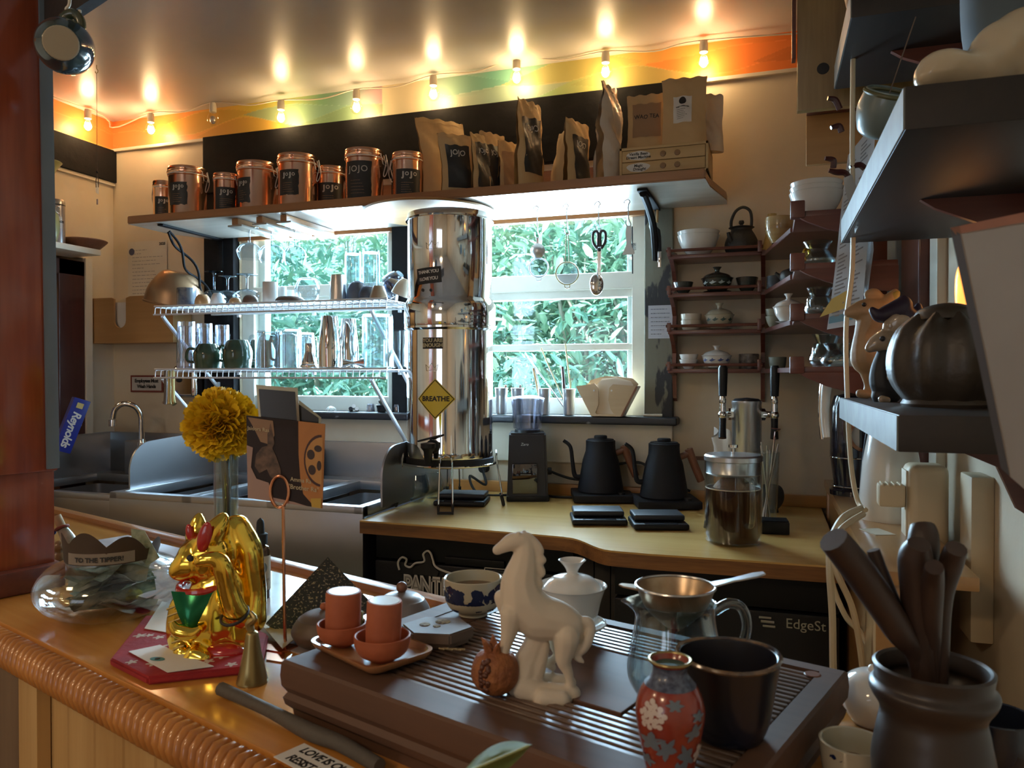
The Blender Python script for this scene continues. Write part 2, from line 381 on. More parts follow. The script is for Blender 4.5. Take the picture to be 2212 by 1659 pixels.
def mural(x, v):
    c = band(x)
    if -1.309 < x < -1.121: return c
    for i,(px,l,vc) in enumerate(PET):
        d = abs(x-px)/l
        if d < 1:
            wv = .34*(1-d**1.4); dv = abs(v-vc-.12*math.sin(x*9))
            if dv < wv:
                c2 = band(max(min(px + (.16 if i%2 else -.16), .4), -2.55)); c = tuple(a*.35+b*.65*(.8 if i%3 else 1.1) for a,b in zip(c,c2))
                if dv > wv*.93: c = tuple(min(1,k*1.15+.02) for k in c)
    return c
MUR = vcol_mat('mural_paint', .42)
o = struct('mural_back', grid(lambda u,v: (XL+u*(XR-XL), YB-.004, 2.366+v*(ZC-2.366)), 900, 36), MUR)
colour(o, lambda p: mural(p.x, (p.z-2.366)/(ZC-2.366)))
o = struct('mural_left', grid(lambda u,v: (XL+.004, YB-u*1.6, 2.366+v*(ZC-2.366)), 500, 36), MUR)
colour(o, lambda p: mural(-2.38-(.1)*math.sin((YB-p.y)*5), (p.z-2.366)/(ZC-2.366)) if (p.z-2.366)/(ZC-2.366) > .08 else (.82,.34,.08))
# ---- left doorway: dark red frame, light casing, room beyond
d = box(XL-.12, XL+.01, LD1-.13, LD1-.015, 0, LDZ-.015, .003); box(XL-.12, XL+.01, LD0, LD0+.06, 0, LDZ, .003, bm=d)
box(XL-.12, XL+.01, LD0, LD1-.015, LDZ-.075, LDZ-.015, .003, bm=d)
struct('door_1', d, M['darkdoor'])
struct('door_2', box(XL-.9, XL-.12, LD1-.17, LD1-.135, 0, LDZ-.05, .003), M['darkdoor'])
cas = box(XL, XL+.016, LD1-.015, LD1+.018, 0, LDZ, .003)
struct('trim_13', cas, M['cream'])
# ---- right wall doorway boards
struct('trim_14', box(XR-.05, XR+.0, 2.20, 2.34, .9, 2.1, .003), mat('pale_blue_paint', (.30,.36,.38), .5))
struct('trim_15', box(XR-.04, XR, 1.93, 2.17, .3, 2.2, .004), M['darkred'])
struct('trim_17', box(.262, .352, YB-.03, YB-.002, 1.1, 2.12, .004), M['darkred'])
struct('trim_16', box(XR-.02, XR, 1.84, 1.92, .3, 2.3, .004), M['cream'])
# ================================================================ OUTSIDE
gm = mat('leaf_litter', (.30,.32,.12), .9, col2=(.12,.18,.07), scale=3)
struct('ground_outside', box(-7, 5, YB+.3, 11, -.6, -.5), gm)
leafA = mat('pale_green_leaf', (.46,.66,.50), .5, col2=(.22,.44,.30), scale=9)
leafB = mat('blue_green_leaf', (.32,.58,.48), .45, col2=(.14,.36,.28), scale=9)
barkM = mat('pale_bark', (.44,.40,.34), .8, bump=.4)
def leaves(n, cx, cy, cz, sx, sy, sz, size, seed):
    rd = random.Random(seed); b = bmesh.new()
    for _ in range(n):
        p = Vector((cx+rd.gauss(0,sx), cy+rd.gauss(0,sy), cz+rd.gauss(0,sz))); s = size*rd.uniform(.5,1.3)
        R = Euler((rd.uniform(-.9,.9)+.5, rd.uniform(-.7,.7), rd.uniform(0,6.28))).to_matrix()
        vs = [b.verts.new(p + R @ Vector(q)*s) for q in ((0,-1,0),(.34,-.25,.06),(.26,.45,.03),(0,1,-.12),(-.26,.45,.03),(-.34,-.25,.06))]
        b.faces.new((vs[0],vs[1],vs[2],vs[3])); b.faces.new((vs[0],vs[3],vs[4],vs[5]))
    return b
shr = [(-3.1,4.3,1.5,.55,'pale leafy bush outside the left window, far left of the row','bush'),
       (-1.9,4.6,1.75,.5,'leafy shrub with crossing pale stems outside the middle of the left window','bush'),
       (-1.6,3.7,.95,.42,'low hedge of small leaves filling the bottom of the left window','bush'),
       (-.9,4.4,1.9,.5,'bushy tree whose foliage fills the upper sash of the right window','tree'),
       (-.35,4.3,1.3,.48,'broad-leaved bush behind the lower panes of the right window','bush'),
       (-4.1,6.6,2.6,1.0,'taller tree far behind the bushes at the left outside','tree'),
       (.4,6.0,2.3,1.0,'taller tree far behind the bushes at the right outside','tree'),
       (-1.6,7.0,2.4,1.1,'distant tree between the two taller trees outside','tree')]
for i,(x,y,z,s,lab,cat) in enumerate(shr):
    t = thing('leafy_tree' if cat == 'tree' else 'leafy_bush', lab, cat, (x,y,-.5))
    fol = part('foliage', leaves(5000 if i < 5 else 4500, 0,0,z+.5, s*.85, s*.5, s*.85, .052 if i != 2 else .038, i), leafA if i%2 else leafB, t, smooth=False); fol['kind'] = 'stuff'
    rd = random.Random(i+50); b = bmesh.new()
    for k in range(9):
        x1 = rd.uniform(-.9,.9)*s; z1 = z+.5+rd.uniform(.1,.9)*s
        tube([(rd.uniform(-.1,.1),rd.uniform(-.1,.1),0),(x1*.3+rd.uniform(-.1,.1),rd.uniform(-.2,.1),z1*.5),(x1*.8+rd.uniform(-.2,.2),rd.uniform(-.5,.1)*s,z1*.8),(x1,rd.uniform(-.6,0)*s,z1)], [.03,.02,.012,.006], 5, 5, bm=b)
    part('stems', b, barkM, t)
# ================================================================ BAR
RB = math.radians(-18.6); OB = Vector((-.768, .78, 0)); ZB = 1.05
BX = Vector((math.cos(RB), math.sin(RB), 0)); BY = Vector((-math.sin(RB), math.cos(RB), 0))
def BL(p):                                        # world -> bar frame
    d = Vector(p)-OB; return d.dot(BX), d.dot(BY)
bar = thing('bar_counter', 'long varnished orange wooden bar with a turned rope edge along its front', 'counter', OB, RB)
S0, S1 = -1.78, 1.0
part('bar_top', box(S0, S1, 0, .50, ZB-.04, ZB, .004), M['bar'], bar)
part('back_lip', box(S0, S1, .485, .515, ZB-.05, ZB+.012, .006), M['barlip'], bar)
def rope():
    b = bmesh.new(); n = int((S1-S0)/.0155)
    seg = 10; rings = []
    for i in range(n*7+1):
        s = S0 + i*.0155/7; ph = (i%7)/7.; r = .0130 + .0075*math.sin(PI*ph)**.6
        c = Vector((s, -.012, ZB-.030)); rg = []
        for k in range(seg):
            a = 2*PI*k/seg; rg.append(b.verts.new(c + Vector((-.004*math.sin(a), -math.cos(a)*r*1.15, math.sin(a)*r*1.38))))
        rings.append(rg)
    for A, B in zip(rings, rings[1:]):
        for k in range(seg): j=(k+1)%seg; b.faces.new((A[k],A[j],B[j],B[k]))
    return b
part('rope_molding', rope(), M['rope'], bar, sharp=80)
pb = bmesh.new(); x = -1.0; 
while x < S1: box(x+.001, x+.083, .02, .032, .1, ZB-.04, .0025, bm=pb, seg=1); x += .084
part('front_boards', pb, M['pine'], bar, smooth=False)
# darker boards and brace at the left end of the bar front
part('brace_panel', box(S0, -.37, .0, .02, .1, ZB-.045, .003), wood('grey_brown_board', (.20,.13,.08), (.13,.08,.05), 'z', 9), bar, smooth=False)
part('curved_bracket', prism([(-.37,0),(-.36,0),(-.30,-.001),(-.30,.018),(-.37,.018)], .5, ZB-.045), M['pine'], bar, smooth=False)
refl_band = part('reflection_band', box(-.95, .55, .20, .46, ZB-.001, ZB+.0015), mat('pale_reflection', (.56,.50,.50), .16, col2=(.42,.36,.34), scale=9, coat=.4), bar, 'pale band on the bar top imitating a reflection', smooth=False)  # reflection on the varnish put in as a pale coloured sheet
# post on the bar
post = thing('wooden_post', 'glossy red-stained timber post rising from the left end of the bar', 'post', OB+BX*0, RB)
ps = -.592
part('lower_post', box(ps-.14, ps-.012, .03, .15, ZB, 1.30, .004), M['redwood'], post)
part('foot_block', box(ps-.17, ps+.012, .012, .16, ZB, ZB+.045, .006), M['darkred'], post)
up = box(ps-.20, ps+.005, .02, .15, 1.285, ZC, .005); tx(up, Matrix.Translation((0,0,1.285)) @ Matrix.Rotation(-.025,4,'Y') @ Matrix.Translation((0,0,-1.285)))
part('upper_post', up, M['redwood'], post)
part('cross_rail', box(ps-1.2, ps-.18, .03, .13, 1.285, 1.335, .004), M['redwood'], post)
e = box(ps+.005, ps+.011, .128, .15, 1.29, ZC, .001); tx(e, Matrix.Translation((0,0,1.285)) @ Matrix.Rotation(-.025,4,'Y') @ Matrix.Translation((0,0,-1.285)))
part('edge_strip', e, mat('blue_grey_strip', (.17,.21,.25), .4), post, 'blue-grey strip down the edge')
# ================================================================ SINKS
def basin_sink(t, x0, x1, y0, y1, zr, divs, dep=.28, ledge=.03, zb=.55):
    """rim deck with open basins"""
    b = bmesh.new(); xs = [x0] + divs + [x1]
    box(x0, x1, y0, y0+ledge, zr-.03, zr, .004, bm=b); box(x0, x1, y1-.09, y1, zr-.03, zr, .004, bm=b)
    for k, xx in enumerate(xs):
        box(xx-(.02 if 0<k<len(xs)-1 else 0 if k==0 else .03), xx+(.03 if k==0 else .02 if k<len(xs)-1 else 0), y0, y1, zr-.03, zr-.001, .003, bm=b)
    part('rim', b, M['sink'], t)
    for a, c in zip(xs, xs[1:]):
        bb = bmesh.new(); q = box(a+.02, c-.02, y0+ledge-.005, y1-.08, zr-dep, zr-.012, .03, seg=3)
        bmesh.ops.delete(q, geom=[f for f in q.faces if f.calc_center_median().z > zr-.045], context='FACES'); bb.free()
        bm2 = q; bmesh.ops.solidify(bm2, geom=list(bm2.faces), thickness=-.002)
        part('basin', bm2, M['sink'], t)
    part('apron', box(x0, x1, y0-.001, y0+.004, zb, zr-.02, .001), M['sink'], t)
sk = thing('compartment_sink', 'stainless steel multi-basin sink with splash guards under the left window', 'sink', (0,0,0))
basin_sink(sk, -1.945, -1.055, 1.87, 2.43, 1.09, [-1.65, -1.35], zb=.3)
part('backsplash', box(-1.945, -1.055, 2.42, 2.445, 1.06, 1.215, .004), M['sink'], sk)
def guard(x, y0, y1, z0, z1, R=.09, flip=1):
    pts = [(y1,z0),(y0,z0)] + [(y0+R-R*math.cos(a), z1-.01-R+R*math.sin(a)) for a in [PI/2*k/8 for k in range(9)]] + [(y1,z1+.01)]
    b = prism(pts, -.003, .003); tx(b, Matrix(((0,0,1,x),(1,0,0,0),(0,1,0,0),(0,0,0,1)))); return b
part('splash_guard', guard(-1.945, 1.95, 2.42, 1.08, 1.245), M['sink'], sk)
part('splash_guard', guard(-1.03, 1.93, 2.42, 1.08, 1.26), M['sink'], sk)
part('soap_dispenser_box', box(-1.66, -1.52, 2.30, 2.40, 1.09, 1.19, .006), M['sink'], sk)
hs = thing('hand_sink', 'small stainless hand-washing sink in the left corner with a tall splashback', 'sink', (0,0,0))
basin_sink(hs, -2.525, -1.96, 1.92, 2.43, 1.07, [], zb=.4)
part('backsplash', box(-2.53, -1.96, 2.43, 2.45, 1.05, 1.225, .004), M['sink'], hs)
part('side_splash', box(-2.535, -2.52, 1.80, 2.44, 1.05, 1.225, .003), M['sink'], hs)
part('faucet_block', box(-2.36, -2.10, 2.34, 2.42, 1.07, 1.20, .006), M['sink'], hs)
fp = WY(293, 1000, 2.30); X0 = fp.x
fc = thing('gooseneck_faucet', 'chrome gooseneck tap curving above the corner hand sink', 'faucet', (X0, 2.33, 1.20))
part('spout', tube([(0,0,-.02),(0,0,.05),(0,-.004,.10),(-.012,-.02,.135),(-.045,-.04,.145),(-.075,-.05,.125),(-.085,-.052,.09)], .0105, 12, 6), M['chrome'], fc)
part('aerator', lathe([(0,-.025),(.014,-.025),(.014,0),(0,0)], 16), M['chrome'], fc).location = (-.086,-.052,.085)
part('valve_base', lathe([(0,-.03),(.016,-.03),(.015,0),(.011,.01),(0,.01)], 16), M['chrome'], fc)
# ================================================================ BACK COUNTER
ZK = 1.06
pts = [(-1.045,2.455),(-1.045,1.835),(-.80,1.83),(-.47,1.805)]
for k in range(9):
    t = k/8; pts.append((-.46+.13*t, 1.80-.105*(3*t*t-2*t**3)))
pts += [(-.25,1.69),(.15,1.70),(.15,2.455)]
kc = thing('kitchen_counter', 'plywood kitchen worktop with a curved layered front edge under the right window', 'counter', (0,0,0))
part('worktop', prism(pts, ZK-.004, ZK, 0), M['ply'], kc, smooth=False)
part('layered_edge', prism(pts, ZK-.035, ZK-.004, 0), M['plyedge'], kc)
part('back_strip', box(-1.04, .34, 2.435, 2.462, ZK, ZK+.035, .003), wood('orange_strip',(.50,.24,.07),(.40,.17,.045),'x',9), kc)
def fridge(nm, x0, x1, yf, ztop, lab):
    t = thing(nm, lab, 'refrigerator', ((x0+x1)/2, yf, 0)); w = (x1-x0)/2
    part('cabinet', box(-w, w, .05, .55, .03, ztop, .006), M['blackpl'], t)
    part('door', box(-w, w, 0, .045, .05, ztop-.075, .006), mat('black_fridge_door', (.010,.011,.016), .35, bump=.15, bscale=150), t)
    part('top_panel', box(-w, w, .005, .05, ztop-.07, ztop, .004), M['blackpl'], t)
    return t
fr1 = fridge('undercounter_fridge', -1.035, -.47, 1.90, 1.015, 'black undercounter fridge with a big cat sticker, beside the steel sink')
part('handle_recess', box(-.07, .10, -.006, .004, .945, .965, .003), M['blackpl'], fr1)
fr2 = fridge('undercounter_fridge', -.335, .145, 1.75, 1.015, 'black undercounter fridge with a small silver wordmark, under the right of the worktop')
p = WY(1740, 1350, 1.75); b = text_bm('EdgeSt', .03, 'CENTER', .001); tx(b, FACE_MY)
lo = part('lettering', b, M['steel'], fr2, smooth=False); lo.location = (p.x-fr2.location.x, -.003, p.z)
b = box(-.016,.012,-.001,0,-.003,.003, .001); box(-.02,.006,-.001,0,.006,.011, .001, bm=b); box(-.012,.014,-.001,0,-.012,-.007,.001, bm=b)
lo = part('emblem', b, M['steel'], fr2); lo.location = (p.x-fr2.location.x-.075, -.003, p.z)
bd = thing('board_partition', 'dark weathered plank partition between the two black fridges', 'partition', (-.40, 1.92, 0))
for k in range(3): part('plank', box(-.06+k*.042, -.02+k*.042, 0, .02, 0, 1.02, .002), mat('dark_grey_plank%d'%k, (.045,.042,.04), .7, col2=(.03,.028,.026), scale=12, stretch=(1,1,.1), bump=.3), bd)
# cat sticker and wordmark
p0 = WY(905, 1258, 1.898); st = thing('panther_sticker', 'white and black die-cut sticker of a prowling big cat over block letters', 'sticker', (p0.x, 1.896, p0.z))
def polyline(pts, r=.0022, sm=6): return tube([(x,0,z) for x,z in pts], r, 6, sm)
b = text_bm('PANTH', .056, 'LEFT', .0006, .86, bold=.0035); tx(b, FACE_MY @ Matrix.Diagonal((.85,1.2,1,1))); part('lettering_outline', b, M['paper'], st, smooth=False).location = (-.045,0,-.01)
b = text_bm('PANTH', .056, 'LEFT', .0012, .86, bold=-.001); tx(b, FACE_MY @ Matrix.Diagonal((.85,1.2,1,1))); part('lettering', b, mat('grey_lettering',(.36,.34,.33),.5), st, smooth=False).location = (-.045,-.0012,-.01)
cat = [(-.058,.03),(-.062,.05),(-.05,.065),(-.036,.06),(-.04,.045),(-.025,.04),(-.01,.052),(.01,.056),(.018,.062),(.014,.078),(.026,.088),(.036,.082),(.042,.066),(.048,.05),(.066,.04),(.1,.032)]
part('cat_outline', polyline(cat, .003), M['paper'], st)
body = [(-.02,.022),(-.01,.043),(.012,.05),(.022,.06),(.018,.076),(.028,.084),(.036,.072),(.04,.05),(.06,.034),(.055,.022)]
bb = prism(body, 0, .001); tx(bb, Matrix(((1,0,0,0),(0,0,-1,0),(0,1,0,0),(0,0,0,1)))); part('cat_body', bb, M['inkk'], st, smooth=False)
p1 = WY(1085, 1245, 1.897); s2 = thing('fridge_notice_sticker', 'small outlined rectangular sticker on the fridge behind the horse figurine', 'sticker', (p1.x, 1.896, p1.z))
b = box(-.05,.05,-.001,0,.018,.0205); box(-.05,.05,-.001,0,-.02,-.018,bm=b); box(-.05,-.0475,-.001,0,-.02,.02,bm=b); box(.0475,.05,-.001,0,-.02,.02,bm=b)
part('outline', b, M['inkw'], s2, smooth=False)
b = text_bm('SUMMON', .017, 'CENTER', .0004); tx(b, FACE_MY); part('lettering', b, M['inkw'], s2, smooth=False)
# ================================================================ LONG SHELF
ZS = 2.001
ls = thing('long_wall_shelf', 'long wooden shelf across the window carrying copper canisters and paper bags', 'shelf', (0,0,0))
sp = [(-2.10,2.10),(-.16,2.10),(-.155,2.2),(-.12,2.38),(-.12,2.44),(-2.03,2.44),(-2.10,2.30)]
part('board', prism(sp, ZS-.026, ZS, .003), M['shelfw'], ls)
part('underside', prism([(x*.999,y+.004 if y<2.2 else y-.004) for x,y in sp], ZS-.0275, ZS-.0255, 0), M['shelfu'], ls, 'glossy underside paled like reflected window light', smooth=False)  # pale sheet carries the reflected daylight in its colour
# curled iron bracket at the left, bracket at the right
p = WY(430, 560, 2.44); bx = p.x+.02
t = thing('iron_shelf_bracket', 'twisted black iron bracket under the left end of the long shelf', 'bracket', (-1.985, 2.44, ZS-.028))
def helix(ph): 
    pts = []
    for k in range(33):
        u = k/32; y = -.27+.25*u; z = -.02-.26*u; a = ph+u*PI*3; w_ = .017*math.sin(PI*min(1,u*1.0+.02))+.002
        pts.append((w_*math.sin(a), y + w_*math.cos(a)*.7, z + w_*math.cos(a)*.7))
    return pts
part('twisted_rod', tube(helix(0), .0045, 8), M['black'], t); part('twisted_rod', tube(helix(PI), .0045, 8), M['black'], t)
part('top_bar', box(-.012,.012,-.31,0,-.006,0,.001), M['black'], t); part('wall_bar', box(-.012,.012,-.008,0,-.32,0,.001), M['black'], t)
t = thing('iron_shelf_bracket', 'black painted iron bracket under the right end of the long shelf', 'bracket', (-.335, 2.43, ZS-.028))
part('arm', tube([(0,-.26,-.01),(0,-.15,-.03),(0,-.05,-.07),(0,0,-.16)], .011, 8, 5), M['black'], t)
part('top_bar', box(-.014,.014,-.28,0,-.007,0,.001), M['black'], t)
# wine glass rack rails
rk = thing('stemware_rack', 'wooden stemware rack screwed under the long shelf', 'rack', (0,0,0))
for px in (507, 560, 612):
    q = WY(px, 480, 2.13); x = q.x
    b = box(x-.012, x+.012, 2.13, 2.42, ZS-.05, ZS-.0285, .002); part('rail', b, M['shelfw'], rk)
    part('lip', box(x-.028, x+.028, 2.13, 2.42, ZS-.056, ZS-.05, .001), M['shelfu'], rk)
# ================================================================ WIRE SHELVES
def wire_shelf(z, lab, x0=-2.02, x1=-1.125):
    t = thing('wire_shelf', lab, 'shelf', (x0, 2.44, z)); L = x1-x0
    b = bmesh.new(); n = int(L/.0235)
    for k in range(n+1):
        x = k*L/n; tube([(x,-.005,-.004),(x,-.29,-.004),(x,-.298,-.008),(x,-.30,-.030)], .0016, 5, bm=b)
    g = part('cross_wires', b, M['wire'], t); g['kind'] = 'stuff'
    for y, zz in ((-.298,-.001),(-.302,-.030),(-.15,-.008),(-.01,-.008),(-.22,-.008)):
        part('rail', tube([(-.003,y,zz),(L+.003,y,zz)], .0032, 8), M['wire'], t)
    for x in (.02, L-.06):
        part('brace', tube([(x,-.285,-.034),(x,-.27,-.05),(x,-.02,-.27),(x,0,-.285)], .0068, 8), M['wire'], t)
        part('wall_clip', box(x-.009,x+.009,-.012,.001,-.315,-.265,.003), M['wire'], t)
    for x in (.12, L*.5, L-.1): part('wall_hook', box(x-.006,x+.006,-.012,0,-.02,.004,.002), M['wire'], t)
    return t
ZW1, ZW2 = 1.692, 1.474
wire_shelf(ZW1, 'upper white wire shelf crossing the left window')
wire_shelf(ZW2, 'lower white wire shelf crossing the left window')
# ================================================================ TEA SHELF (back wall and corner)
ts = thing('tea_display_shelf', 'dark red wooden four-tier tea ware shelf in the right corner', 'shelf', (0,0,0))
TZ = [1.818, 1.693, 1.580, 1.470]
TZ = [WY(1550, y, 2.34).z for y in (547, 631, 712, 797)]
xl, xr = -.285, -.02
for k, z in enumerate(TZ):
    part('tier', box(xl, xr, 2.33, 2.46, z-.012, z, .002), M['darkred'], ts)
    part('gallery_rail', tube([(xl-.005,2.325,z+.012),(xr+.005,2.325,z+.012)], .0045, 8), M['darkred'], ts)
    part('rail_post', box(xr-.01, xr+.002, 2.32, 2.332, z-.005, z+.028, .002), M['darkred'], ts)
    part('rail_post', box(xl-.002, xl+.01, 2.32, 2.332, z-.005, z+.022, .002), M['darkred'], ts)
for x in (xl+.008, xr+.005):
    pr = [(2.46,TZ[3]-.10),(2.445,TZ[3]-.09),(2.43,TZ[3]-.02)]
    for k in (3,2,1,0):
        z = TZ[k]; pr += [(2.34,z-.012),(2.34,z+.003),(2.425,z+.02)]
        if k: pr += [(2.43,z+.05),(2.40,z+.075)]
    pr += [(2.46,TZ[0]+.02)]
    b = prism(pr, -.006, .006); tx(b, Matrix(((0,0,1,x),(1,0,0,0),(0,1,0,0),(0,0,0,1)))); part('side_bracket', b, M['darkred'], ts, smooth=False)
# corner wing: tiers running toward the viewer along the corner
for k, z in enumerate(TZ):
    part('corner_tier', prism([(-.01,2.34),(.05,1.99),(.25,1.99),(.25,2.45),(-.01,2.45)], z-.012, z, .001), M['darkred'], ts)
cs = thing('corner_wing_shelf', 'dark red wooden shelf wing with curved bracket ends nearest the right wall', 'shelf', (0,0,0))
for k, z in enumerate(TZ):
    part('tier', box(.055, .26, 1.80, 1.985, z-.014, z, .002), M['darkred'], cs)
    part('end_block', box(.045, .075, 1.79, 1.815, z-.016, z+.022, .003), M['darkred'], cs)
    pp = [(0,0),(.20,0),(.20,-.055),(.13,-.05),(.06,-.03),(.02,-.012)]
    b = prism(pp, -.006, .006); tx(b, Matrix(((1,0,0,.06),(0,0,1,1.80),(0,1,0,z-.013),(0,0,0,1)))); part('scalloped_bracket', b, M['darkred'], cs, smooth=False)

# ================================================================ RIGHT WALL SHELVES
def wall_shelf(y0, y1, x0, z1, th, lab):
    t = thing('dark_wall_shelf', lab, 'shelf', (XR, y0, z1))
    part('board', box(x0-XR, 0, 0, y1-y0, -th, 0, .0015), M['darkbrown'], t)
    grey = mat('grey_edge', (.19,.20,.19), .5, col2=(.12,.12,.115), scale=20)  # front edge coloured grey against the dark board
    part('front_edge', box(x0-XR-.002, x0-XR, .001, y1-y0-.001, -th+.001, -.001), grey, t, 'grey front edge', smooth=False)
    for yy in ((y1-y0)*.5,):
        b = prism([(0,-th-.0005),(-.14,-th-.0005),(-.12,-th-.015),(-.04,-th-.05),(-.015,-th-.11),(0,-th-.12)], -.006, .006)
        tx(b, Matrix(((1,0,0,0),(0,0,1,yy),(0,1,0,0),(0,0,0,1)))); part('bracket', b, M['darkred'], t)
    return t
wall_shelf(.94, 1.66, .137, 1.407, .041, 'lowest thick dark wooden shelf on the right wall, holding the mouse figurines')
wall_shelf(.94, 1.70, .142, 1.768, .048, 'big dark wooden shelf seen from below at the upper right, under a cream figure')
t = wall_shelf(1.45, 1.80, .135, 2.118, .05, 'small dark shelf block in front of the knotty board, highest of the right shelves')
kb = thing('knotty_pine_board', 'wide knotty pine board hanging down from the ceiling at the upper right', 'board', (0,1.86,0))
p = WY(1722, 240, 1.86)
part('board', box(p.x, XR, 0, .022, p.z, ZC-.001, .002), wood('knotty_pine', (.34,.22,.08), (.20,.12,.04), 'z', 12, .4, .4, ring=1.6), kb)
part('edge_batten', box(p.x-.012, p.x-.003, .0, .03, p.z+.12, ZC-.001, .001), M['darkred'], kb)
q = WY(1778, 148, 1.86); part('knot', lathe([(0,-.001),(.014,-.001),(.012,.0012),(0,.0018)], 20), M['inkk'], kb, 'dark knot hole').matrix_local = TR(q.x, 0, q.z, rx=PI/2)
kb2 = WY(1780, 300, 2.12)
lb = thing('mug_rail_board', 'smaller light wooden board with dark hooks below the knotty board', 'board', (0, 2.0, 0))
a_, b_ = WY(1742, 250, 2.0), WY(1732, 357, 2.0)
part('board', box(a_.x, XR, 0, .02, b_.z, a_.z, .002), M['bamboo'], lb)
part('top_strip', box(a_.x, .26, -.012, .02, a_.z-.001, a_.z+.012, .001), M['darkred'], lb)
# ================================================================ LAMPS
bulbM = mat('glowing_filament', (1,.72,.34), .3, emit=0)
bulbM.node_tree.nodes['Principled BSDF'].inputs['Emission Color'].default_value = (1,.66,.28,1)
bulbM.node_tree.nodes['Principled BSDF'].inputs['Emission Strength'].default_value = 22
bulbG = thinglass('bulb_glass', (1,.97,.9), .35, .04)
BULBS = [(190,272,-1),(326,280,1),(460,258,0),(607,254,1),(770,232,1),(936,203,1),(1116,168,1),(1308,155,1),(1520,133,1)]
names = ['string bulb alone on the left wall above the doorway beam','lit string bulb just right of the room corner','unlit clear string bulb between two lit ones over the canisters',
 'lit string bulb above the fourth copper canister','lit string bulb above the tallest canister','lit string bulb over the plain cream stretch of the mural',
 'lit string bulb over the teal part of the mural','lit string bulb above the pale foil bag','lit string bulb at the right end over the white-labelled kraft bag']
bp = []
for (px,py,on),lab in zip(BULBS, names):
    p = WX(px,py,XL+.055) if on == -1 else WY(px, py, YB-.06)
    bp.append(p)
    t = thing('globe_bulb', lab, 'light bulb', p)
    part('glass_globe', lathe(smoothprof([(.0005,-.024),(.014,-.020),(.0225,-.004),(.019,.013),(.011,.024),(.0105,.03)],5), 20), bulbG, t)
    part('socket', lathe([(0,.062),(.011,.062),(.013,.05),(.013,.028),(.0105,.026),(0,.026)], 16), M['cream'], t)
    fl = part('filament', ball((0,0,-.002), .0125,.0125,.0155, 12, 10), bulbM if on else M['steel'], t)
    if on: 
        l = light('bulb_light', 'POINT', p+Vector((0,0,-.002)), 1.9, (1,.70,.38), .0185)
pts = []
for i, p in enumerate(bp):
    pts.append(p+Vector((0,0,.064)))
    if i+1 < len(bp):
        if i == 0: pts.append(Vector((XL+.02, YB-.02, 2.455)))
        else: pts.append((p+bp[i+1])/2+Vector((0,.02,.056)))
pts.append(Vector((.30, YB-.03, 2.45)))
single('string_light_cable', tube([Vector((XL+.03,1.4,2.44))]+pts, .0026, 6, 5), M['cream'], 'cream cable of the string lights running just below the ceiling', 'cable')
# added fill lamps on the ceiling behind the viewer, out of view
for (x,y,pw) in ((-.9,-1.2,10),(-1.9,-.3,6)):
    t = thing('ceiling_fill_lamp', 'added unseen round warm ceiling fill lamp at %s in the room behind the bar' % ('the back' if y < -1 else 'the left'), 'lamp', (x,y,ZC))
    part('shade', lathe([(0,-.001),(.13,-.001),(.15,-.03),(.12,-.06),(0,-.07)], 32), mat('fill_lamp_shade', (1,.80,.55), .4, emit=2.2), t)
    light('ceiling_fill_light', 'AREA', (x,y,ZC-.09), pw, (1,.70,.42), .3)
light('side_room_fill', 'POINT', (XL-.8, 1.7, 2.2), 9, (1,.68,.36), .1)  # added lamp, out of view, to light the room beyond the doorway
# added cool fill lamp behind the viewer for the fronts of things; no window there
light('cool_front_fill', 'AREA', (-1.3,YF+.05,1.5), 5, (.75,.85,1), 1.2, rot=(PI/2,0,0), sizey=1.0)
